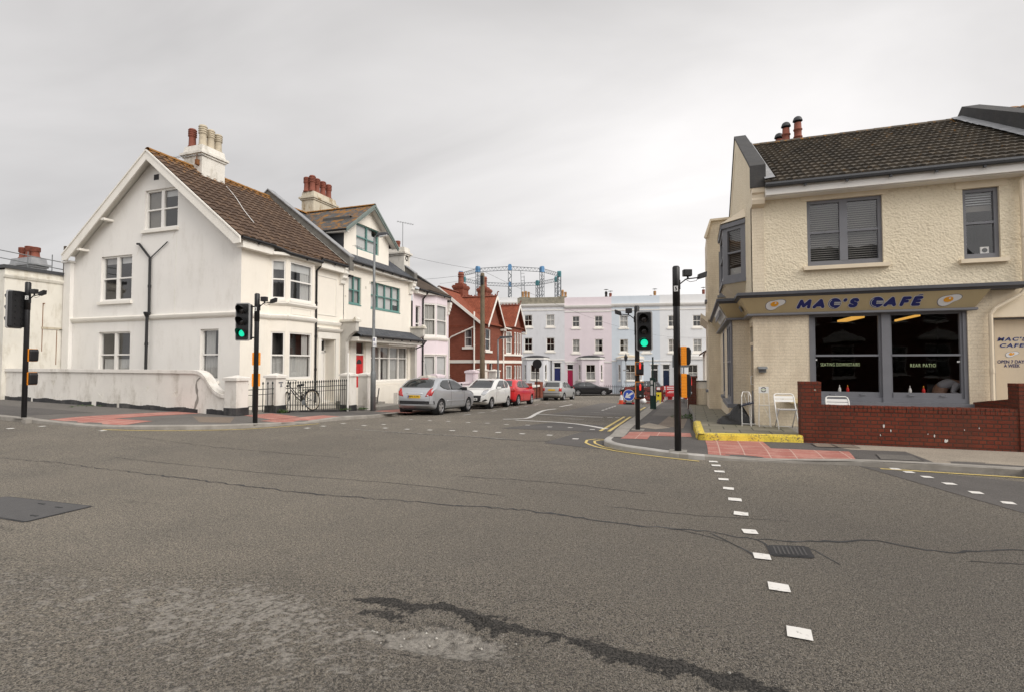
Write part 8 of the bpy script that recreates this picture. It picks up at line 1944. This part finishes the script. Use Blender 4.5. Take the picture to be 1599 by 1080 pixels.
# ================================================================= cars (x forward from the rear bumper, y to the left, z up)
def interp(P, x):
    if x <= P[0][0]: return P[0][1]
    for (a, b), (c, d) in zip(P, P[1:]):
        if x <= c: return b + (d - b) * (x - a) / (c - a) if c > a else d
    return P[-1][1]
def make_car(name, label, loc, rot, L, Wd, prof, belt, wheels, wr, paint, side, rear=(), front=(), lamps=(), plate=None, plate_mat='plate_yellow', extras=None, group='cars parked in the street', bumper=(), rim='alloy', tum=.34, fine=True, door_x=(), seam=True):
    t = thing(name, label, 'car', loc, rot, group)
    xs = sorted(set([0, .02, .05, .09, .14, .2, .28, .36] + [L * k / 34 for k in range(3, 33)] + [L - .28, L - .2, L - .14, L - .09, L - .05, L - .02, L]))
    rows = []
    for x in xs:
        e = abs(x - L / 2) / (L / 2); w = Wd / 2 * (1 - .10 * max(0, (e - .45) / .55) ** 2.2 - .16 * max(0, (e - .88) / .12) ** 2)
        zt = interp(prof, x); zb = .20 + .16 * max(0, (e - .82) / .18) ** 1.5
        zl = min(belt(x), zt - .03); s = zt - zl; wt = w - tum * s; r = min(.10, .5 * s + .02)
        mid = zb + (zl - zb) * .55
        half = [(0, zb), (.6 * w, zb), (.90 * w, zb + .01), (.965 * w, zb + .06), (.99 * w, zb + .16), (w, mid), (.995 * w, zl - .08), (.975 * w, zl), (wt + .30 * r + .25 * (w * .975 - wt) * .3, zl + (zt - r - zl) * .6), (wt + .22 * r, zt - r), (wt - .25 * r, zt - .35 * r), (wt - 1.1 * r, zt - .06 * r), (wt * .5, zt), (0, zt + .008)]
        rows.append([(x, y, z) for y, z in half] + [(x, -y, z) for y, z in half[-2:0:-1]])
    n = len(rows[0]); mb = MB()
    for r_ in rows: mb.v += r_
    for i in range(len(rows) - 1): mb.f += [(i * n + k, i * n + (k + 1) % n, (i + 1) * n + (k + 1) % n, (i + 1) * n + k) for k in range(n)]
    h = n // 2
    for base, fl in ((0, False), ((len(rows) - 1) * n, True)):
        for k in range(1, h):
            q = (base + k, base + k + 1, base + n - k - 1, base + n - k) if k < h - 1 else (base + k, base + k + 1, base + n - k)
            mb.f.append(q if fl else q[::-1])
        mb.f.append((base, base + 1, base + n - 1) if fl else (base + n - 1, base + 1, base))
    me = bpy.data.meshes.new('body'); me.from_pydata(mb.v, [], mb.f); o = bpy.data.objects.new('body', me); C.objects.link(o)
    ss = o.modifiers.new('sub', 'SUBSURF'); ss.levels = 1 if fine else 0
    dg = bpy.context.evaluated_depsgraph_get(); dg.update()
    em = bpy.data.meshes.new_from_object(o.evaluated_get(dg)); bm = bmesh.new(); bm.from_mesh(em); bm.normal_update(); bmesh.ops.recalc_face_normals(bm, faces=bm.faces); tree = BVHTree.FromBMesh(bm)
    # wheel arches
    cut = MB()
    for wx in wheels:
        for s in (-1, 1): cut.lathe([(wr + .045, s * (Wd / 2 + .1)), (wr + .045, s * (Wd / 2 - .27))][::s], (wx, 0, wr), 28, 'y')
    cm = bpy.data.meshes.new('cut'); cm.from_pydata(cut.v, [], cut.f); bm2 = bmesh.new(); bm2.from_mesh(cm); bmesh.ops.recalc_face_normals(bm2, faces=bm2.faces); bm2.to_mesh(cm); bm2.free()
    co = bpy.data.objects.new('cut', cm); C.objects.link(co); bm.to_mesh(me); bm.free()
    o.modifiers.remove(ss); bo = o.modifiers.new('arch', 'BOOLEAN'); bo.operation = 'DIFFERENCE'; bo.object = co; bo.solver = 'EXACT'
    for solver in ('EXACT', 'FAST'):
        bo.solver = solver; dg = bpy.context.evaluated_depsgraph_get(); dg.update(); fm = bpy.data.meshes.new_from_object(o.evaluated_get(dg))
        if max(abs(v.co.y) for v in fm.vertices) < Wd / 2 + .03: break
    out = MB(); out.v = [tuple(v.co) for v in fm.vertices]; out.f = [tuple(p.vertices) for p in fm.polygons]
    bpy.data.objects.remove(o); bpy.data.objects.remove(co)
    body = out.build('body', paint, t, True, True)
    md = body.modifiers.new('edge', 'EDGE_SPLIT'); md.split_angle = R(48)
    def patch(poly, axis, off=.006, thick=.02):
        """lay a polygon on the body, seen along an axis: 'l','r' side (x,z); 'b','f' end (y,z); 't' top (x,y)"""
        cx, cy = sum(p[0] for p in poly) / len(poly), sum(p[1] for p in poly) / len(poly)
        pts = []
        for a, b in zip(poly, poly[1:] + poly[:1]):
            m_ = max(1, int(math.dist(a, b) / .07)); pts += [(a[0] + (b[0] - a[0]) * k / m_, a[1] + (b[1] - a[1]) * k / m_) for k in range(m_)]
        q = MB(); N = len(pts)
        rings = [1., .8, .55, .28]
        def hit(p):
            if axis == 'l': a, d = (p[0], 3, p[1]), (0, -1, 0)
            elif axis == 'r': a, d = (p[0], -3, p[1]), (0, 1, 0)
            elif axis == 'b': a, d = (-2, p[0], p[1]), (1, 0, 0)
            elif axis == 'f': a, d = (L + 2, p[0], p[1]), (-1, 0, 0)
            else: a, d = (p[0], p[1], 4), (0, 0, -1)
            h_ = tree.ray_cast(Vector(a), Vector(d))
            if h_[0] is None:
                h_ = tree.find_nearest(Vector(a) + Vector(d) * (3 - Wd / 2))
            nn = h_[1]
            if nn.dot(Vector(d)) > 0: nn = -nn
            return h_[0], nn
        for p in pts: a, nn = hit(p); q.v.append(tuple(a - nn * thick))
        for rr in rings:
            for p in pts: a, nn = hit((cx + (p[0] - cx) * rr, cy + (p[1] - cy) * rr)); q.v.append(tuple(a + nn * off))
        a, nn = hit((cx, cy)); q.v.append(tuple(a + nn * off)); K = len(rings)
        for r_ in range(K): q.f += [(r_ * N + k, r_ * N + (k + 1) % N, (r_ + 1) * N + (k + 1) % N, (r_ + 1) * N + k) for k in range(N)]
        q.f += [(K * N + k, K * N + (k + 1) % N, (K + 1) * N) for k in range(N)]
        return q
    for nm, poly, ax in [('side_window', p, s) for p in side for s in 'lr'] + [('rear_window', p, 'b') for p in rear] + [('windscreen', p, 'f') for p in front]:
        patch(poly, ax, .006).build(nm, 'car_glass', t, True, True)
        if nm != 'side_window':
            pass
    for nm, poly, ax, mt in lamps: patch(poly, ax, .010).build(nm, mt, t, True, True)
    for nm, poly, ax, mt in bumper: patch(poly, ax, .012).build(nm, mt, t, True, True)
    for x0_, z0_, z1_, lean_ in door_x:
        for s in 'lr': patch([(x0_, z0_), (x0_ + .012, z0_), (x0_ + .012 + lean_, z1_), (x0_ + lean_, z1_)], s, .002, .002).build('door_seam', 'car_trim', t, False, True)
    for x0_, z0_ in (extras or {}).get('handles', ()):
        for s in 'lr': patch([(x0_, z0_), (x0_ + .16, z0_ + .005), (x0_ + .16, z0_ + .032), (x0_, z0_ + .028)], s, .022).build('door_handle', (extras or {}).get('handle_mat', paint), t, True, True)
    if plate:
        (yz, ax, txt) = plate; y0_, z0_ = yz; bx_ = tree.ray_cast(Vector((-2 if ax == 'b' else L + 2, y0_, z0_)), Vector((1 if ax == 'b' else -1, 0, 0)))[0].x
        sg = -1 if ax == 'b' else 1; q = MB().box(*sorted((bx_ + sg * .012, bx_ + sg * .03)), y0_ - .26, y0_ + .26, z0_ - .057, z0_ + .057); pl = q.build('number_plate', plate_mat, t, local=True)
        if txt:
            tm = stretch(text_mb(txt, 1, .001, .02), .44, .075); q = MB(); q.v = [(bx_ + sg * (.031 + zz), y0_ + (x if sg > 0 else -x), z0_ + y) for x, y, zz in tm.v]; q.f = tm.f; q.build('plate_text', 'black_plastic', pl, local=True)
            if ax == 'b': MB().box(bx_ - .0315, bx_ - .03, y0_ + .225, y0_ + .26, z0_ - .05, z0_ + .05).build('plate_band', 'sign_blue', pl, local=True)
    for wx in wheels:
        for s in (-1, 1):
            yo = s * (Wd / 2 - .015); f = lambda pr: [(r_, yo - s * d) for r_, d in pr]
            w_ = MB().lathe(f([(wr * .60, .17), (wr * .93, .18), (wr, .15), (wr, .035), (wr * .95, .006), (wr * .74, .0), (wr * .66, .012), (wr * .64, .05)]), (wx, 0, wr), 28, 'y', False).build('wheel', 'tyre', t, True, True)
            q = MB().lathe(f([(wr * .665, .012), (wr * .63, .02), (wr * .60, .07), (.001, .075)]), (wx, 0, wr), 28, 'y', False); q.build('rim_well', 'car_trim', w_, True, True)
            q = MB(); q.lathe(f([(wr * .675, .010), (wr * .62, .006), (wr * .60, .03)]), (wx, 0, wr), 28, 'y', False)
            ns = 5
            for k in range(ns):
                th = 2 * math.pi * k / ns + .3; c_, s2 = math.cos(th), math.sin(th)
                for hw0, hw1 in ((.034, .048),):
                    P = [(r_ * c_ - ww * s2, r_ * s2 + ww * c_) for r_, ww in ((.02, -hw0), (wr * .64, -hw1), (wr * .64, hw1), (.02, hw0))]
                    q.prism([(wx + a, yo - s * .022, wr + b) for a, b in P], (0, 0, 0), (0, -s * .03, 0))
            q.lathe(f([(.001, .014), (.045, .016), (.05, .05)]), (wx, 0, wr), 14, 'y', False); q.build('rim', rim, w_, False, True)
            MB().lathe([(wr + .044, yo + s * .0 - s * .03), (wr + .044, yo - s * .25), (.05, yo - s * .25)], (wx, 0, wr), 24, 'y', False).build('wheel_well', 'car_trim', t, local=True)
    mx_, mz_ = (extras or {}).get('mirror', (L * .68, .95))
    for s in (-1, 1):
        q = MB(); q.prism([(mx_ - .03, s * (Wd / 2 - .03), mz_ - .06), (mx_ + .09, s * (Wd / 2 - .03), mz_ - .05), (mx_ + .06, s * (Wd / 2 - .03), mz_ + .08), (mx_ - .03, s * (Wd / 2 - .03), mz_ + .09)], (0, 0, 0), (0, s * .20, 0)); q.build('wing_mirror', (extras or {}).get('mirror_mat', paint), t, local=True, bevel=.02)
    q = MB().box(.25, L - .25, -Wd / 2 + .28, Wd / 2 - .28, .17, .24); q.build('underside', 'car_trim', t, local=True)
    if (extras or {}).get('aerial'):
        ax_, az_ = extras['aerial']; MB().tube([(ax_, 0, az_), (ax_ - .18, 0, az_ + .55)], .006, 5).build('aerial', 'black_plastic', t, local=True)
    return t
def at(x, y): return (x, y, gz(x, y))
slope = lambda t, y: None
# silver three-door hatchback, seen from behind
pf207 = [(0, .60), (.03, .84), (.10, .96), (.24, 1.06), (.46, 1.24), (.68, 1.36), (.95, 1.415), (1.4, 1.435), (1.9, 1.41), (2.3, 1.32), (2.8, 1.11), (3.1, .98), (3.5, .90), (3.8, .80), (3.95, .66), (4.03, .5)]
blt = lambda x: .96 - .03 * max(0, x - 1.5)
car1 = make_car('parked_car', 'silver three-door hatchback with a yellow rear plate, beside the lamp post kerb', (-10.08, 17.5, 0), R(90), 4.03, 1.72, pf207, blt, (.66, 3.20), .30, 'car_silver',
    side=[[(.62, 1.12), (.72, 1.24), (.95, 1.335), (1.42, 1.36), (1.45, .965), (1.15, .965), (.80, 1.02)], [(1.50, .965), (1.47, 1.36), (1.9, 1.345), (2.25, 1.25), (2.74, 1.03), (2.80, .955)]],
    rear=[[(-.66, 1.04), (.66, 1.04), (.62, 1.18), (.53, 1.34), (.3, 1.37), (-.3, 1.37), (-.53, 1.34), (-.62, 1.18)]], front=[[(-.62, 1.02), (.62, 1.02), (.50, 1.33), (-.50, 1.33)]],
    lamps=[('tail_lamp', [(-.47, .70), (-.72, .74), (-.76, .90), (-.70, 1.02), (-.62, 1.0), (-.53, .84)], 'b', 'lamp_red'), ('tail_lamp', [(.47, .70), (.72, .74), (.76, .90), (.70, 1.02), (.62, 1.0), (.53, .84)], 'b', 'lamp_red'),
           ('brake_light', [(-.16, 1.378), (.16, 1.378), (.16, 1.40), (-.16, 1.40)], 'b', 'lamp_red'), ('reversing_lamp', [(-.50, .705), (-.62, .72), (-.60, .77), (-.53, .77)], 'b', 'lamp_clear'), ('headlamp', [(.5, .72), (.76, .74), (.74, .86), (.6, .82)], 'f', 'lamp_clear'), ('headlamp', [(-.5, .72), (-.76, .74), (-.74, .86), (-.6, .82)], 'f', 'lamp_clear')],
    bumper=[('bumper_strip', [(-.78, .42), (.78, .42), (.78, .54), (-.78, .54)], 'b', 'car_trim'), ('chrome_strip', [(-.34, .80), (.34, .80), (.34, .83), (-.34, .83)], 'b', 'lamp_clear')] + [('rubbing_strip', [(1.1, .50), (2.75, .50), (2.75, .545), (1.1, .545)], s, 'car_silver') for s in 'lr'],
    plate=((0, .70), 'b', 'BJ02 LTR'), extras={'handles': [(1.55, .87)], 'mirror': (2.55, .98), 'mirror_mat': 'car_trim', 'aerial': (1.0, 1.43)}, door_x=[(1.46, .32, .95, 0.), (2.72, .35, .95, .02)])
pfA = [(0, .58), (.04, .85), (.10, 1.0), (.3, 1.28), (.5, 1.41), (.9, 1.47), (1.4, 1.47), (1.75, 1.43), (2.1, 1.28), (2.55, 1.03), (2.8, .96), (3.15, .90), (3.38, .80), (3.46, .66), (3.5, .5)]
car2 = make_car('parked_car', 'small white five-door hatchback facing the camera behind the silver car', (-10.0, 26.33, 0), R(-90), 3.5, 1.60, pfA, lambda x: .96 - .035 * max(0, x - 1.2), (.58, 2.92), .28, 'car_white',
    side=[[(.42, 1.16), (.58, 1.33), (.95, 1.38), (1.0, 1.0), (.62, 1.02)], [(1.06, 1.0), (1.02, 1.385), (1.55, 1.375), (1.85, 1.26), (2.3, 1.03), (2.32, .97)]],
    front=[[(-.60, 1.0), (.60, 1.0), (.49, 1.37), (-.49, 1.37)]], rear=[[(-.5, 1.05), (.5, 1.05), (.45, 1.35), (-.45, 1.35)]],
    lamps=[('headlamp', [(.42, .68), (.58, .66), (.70, .74), (.70, .88), (.6, .93), (.46, .86)], 'f', 'lamp_clear'), ('headlamp', [(-.42, .68), (-.58, .66), (-.70, .74), (-.70, .88), (-.6, .93), (-.46, .86)], 'f', 'lamp_clear'), ('tail_lamp', [(.5, .75), (.7, .75), (.7, .98), (.55, .98)], 'b', 'lamp_red'), ('tail_lamp', [(-.5, .75), (-.7, .75), (-.7, .98), (-.55, .98)], 'b', 'lamp_red')],
    bumper=[('grille', [(-.40, .34), (.40, .34), (.44, .64), (-.44, .64)], 'f', 'car_trim'), ('fog_lamp_recess', [(.50, .36), (.72, .42), (.66, .48), (.52, .42)], 'f', 'car_trim'), ('fog_lamp_recess', [(-.50, .36), (-.72, .42), (-.66, .48), (-.52, .42)], 'f', 'car_trim')],
    plate=((0, .47), 'f', 'GY11 KHB'), plate_mat='plate_white', extras={'handles': [(1.12, .86), (.68, .9)], 'mirror': (2.2, .98)}, door_x=[(1.02, .36, .98, 0), (2.36, .36, .95, .02)])
pfP = [(0, .58), (.03, .86), (.09, 1.0), (.2, 1.14), (.38, 1.33), (.55, 1.42), (.9, 1.455), (1.5, 1.46), (1.9, 1.43), (2.3, 1.32), (2.75, 1.10), (3.0, .98), (3.45, .90), (3.75, .80), (3.9, .66), (3.97, .5)]
car3 = make_car('parked_car', 'bright red hatchback parked behind the small white car', (-10.0, 26.7, 0), R(90), 3.97, 1.68, pfP, lambda x: .97 - .03 * max(0, x - 1.2), (.64, 3.10), .30, 'car_red',
    side=[[(.55, 1.05), (.66, 1.26), (.95, 1.365), (1.42, 1.385), (1.45, .99), (.95, .99)], [(1.50, .99), (1.47, 1.385), (1.9, 1.36), (2.2, 1.25), (2.62, 1.02), (2.66, .97)]],
    rear=[[(-.58, 1.06), (.58, 1.06), (.50, 1.36), (.3, 1.385), (-.3, 1.385), (-.50, 1.36)]], front=[[(-.6, 1.02), (.6, 1.02), (.5, 1.36), (-.5, 1.36)]],
    lamps=[('tail_lamp', [(-.50, .76), (-.76, .78), (-.72, .98), (-.54, .96)], 'b', 'lamp_red'), ('tail_lamp', [(.50, .76), (.76, .78), (.72, .98), (.54, .96)], 'b', 'lamp_red'), ('headlamp', [(.5, .72), (.76, .74), (.74, .86), (.6, .82)], 'f', 'lamp_clear'), ('headlamp', [(-.5, .72), (-.76, .74), (-.74, .86), (-.6, .82)], 'f', 'lamp_clear')],
    bumper=[('bumper_grille', [(-.6, .27), (.6, .27), (.6, .36), (-.6, .36)], 'b', 'car_trim')], plate=((0, .52), 'b', 'RV60 NDO'), extras={'handles': [(1.55, .88)], 'mirror': (2.55, .98), 'aerial': (1.0, 1.45)}, door_x=[(1.46, .34, .96, 0), (2.74, .36, .95, .02)])
pfM = [(0, .60), (.03, .85), (.08, .95), (.18, 1.1), (.33, 1.33), (.48, 1.405), (.9, 1.43), (1.5, 1.42), (1.8, 1.36), (2.2, 1.13), (2.5, .95), (3.0, .88), (3.5, .78), (3.66, .62), (3.7, .5)]
car4 = make_car('parked_car', 'old silver hatchback seen from behind at the far end of the kerb', (-9.85, 36.8, 0), R(86), 3.7, 1.60, pfM, lambda x: .93, (.60, 2.96), .28, 'car_silver_old',
    side=[[(.52, 1.0), (.62, 1.25), (.85, 1.34), (1.3, 1.35), (1.3, .95), (.6, .95)], [(1.36, .95), (1.36, 1.35), (1.75, 1.30), (2.28, .98), (2.30, .95)]], rear=[[(-.58, .99), (.58, .99), (.50, 1.31), (-.50, 1.31)]], front=[[(-.6, .99), (.6, .99), (.5, 1.3), (-.5, 1.3)]],
    lamps=[('tail_lamp', [(-.54, .66), (-.72, .66), (-.72, .90), (-.54, .90)], 'b', 'lamp_red'), ('tail_lamp', [(.54, .66), (.72, .66), (.72, .90), (.54, .90)], 'b', 'lamp_red')], plate=((0, .76), 'b', ''), bumper=[('bumper_strip', [(-.74, .50), (.74, .50), (.74, .53), (-.74, .53)], 'b', 'car_trim')], extras={'mirror': (2.2, .95), 'mirror_mat': 'car_trim'}, fine=False)
pfB = [(0, .58), (.03, .82), (.10, .98), (.25, 1.10), (.5, 1.28), (.75, 1.37), (1.2, 1.42), (1.7, 1.41), (2.1, 1.33), (2.55, 1.12), (2.85, .98), (3.4, .92), (3.95, .83), (4.15, .70), (4.24, .5)]
u_, n_ = T_.U, T_.N
def tp(u, d): 
    p = T_.p(u, 0, d); return (p[0], p[1], gz(p[0], p[1]) + .02)
sideB = [[(.75, 1.0), (.85, 1.20), (1.1, 1.33), (1.42, 1.34), (1.42, .96), (.95, .96)], [(1.48, .96), (1.48, 1.34), (1.75, 1.345), (2.1, 1.27), (2.55, 1.05), (2.58, .95)]]
lampB = [('tail_lamp', [(.02, .72), (.30, .76), (.28, .92), (.08, .90)], 'r', 'lamp_red'), ('headlamp', [(3.85, .68), (4.12, .64), (4.06, .77), (3.88, .80)], 'r', 'lamp_clear')]
car5 = make_car('parked_car', 'black three-door hatchback parked side-on before the pink terrace house', tp(-2.9, 4.9), TA, 4.24, 1.74, pfB, lambda x: .95, (.70, 3.36), .31, 'car_black', side=sideB, rear=[[(-.55, 1.02), (.55, 1.02), (.48, 1.3), (-.48, 1.3)]], front=[[(-.6, 1.0), (.6, 1.0), (.5, 1.32), (-.5, 1.32)]], lamps=lampB, extras={'mirror': (2.5, .96)}, fine=False)
pfE = [(0, .58), (.03, .9), (.10, 1.10), (.35, 1.40), (.7, 1.50), (1.3, 1.52), (1.9, 1.48), (2.5, 1.2), (2.8, 1.02), (3.4, .92), (3.9, .83), (4.1, .70), (4.2, .5)]
car6 = make_car('parked_car', 'black car behind the roadworks barriers', tp(6.2, 6.2), TA + math.pi, 4.2, 1.76, pfE, lambda x: 1.0, (.72, 3.30), .32, 'car_black', side=[[(.5, 1.08), (.7, 1.36), (1.42, 1.42), (1.42, 1.02), (.6, 1.02)], [(1.48, 1.02), (1.48, 1.42), (1.9, 1.38), (2.55, 1.08), (2.58, 1.0)]], front=[[(-.6, 1.05), (.6, 1.05), (.5, 1.4), (-.5, 1.4)]], lamps=[('headlamp', [(3.75, .70), (4.05, .66), (4.0, .80), (3.8, .82)], 'l', 'lamp_clear')], extras={'mirror': (2.5, 1.0)}, fine=False)
car7 = make_car('parked_car', 'pale blue car parked side-on beyond the end brick wall', tp(-10.6, 5.2), TA, 4.2, 1.74, pfB, lambda x: .95, (.70, 3.30), .31, 'car_blue', side=sideB, rear=[[(-.55, 1.02), (.55, 1.02), (.48, 1.3), (-.48, 1.3)]], lamps=lampB, extras={'mirror': (2.5, .96)}, fine=False)
car8 = make_car('parked_car', 'bright blue car half hidden behind the barriers by the signal pole', tp(7.4, 8.2), TA, 4.2, 1.74, pfE, lambda x: 1.0, (.72, 3.30), .32, 'car_bright_blue', side=[[(.5, 1.08), (.7, 1.36), (1.42, 1.42), (1.42, 1.02), (.6, 1.02)], [(1.48, 1.02), (1.48, 1.42), (1.9, 1.38), (2.55, 1.08), (2.58, 1.0)]], extras={'mirror': (2.5, 1.0)}, fine=False)
for c_, a_ in ((car1, .0345), (car2, -.0345), (car3, .0345), (car4, .0345)):      # nose follows the falling street
    c_.rotation_euler = (0, a_, c_.rotation_euler[2])
for c_ in (car1, car2, car3, car4): c_.location.z = gz(-9.6, c_.location.y) + .005
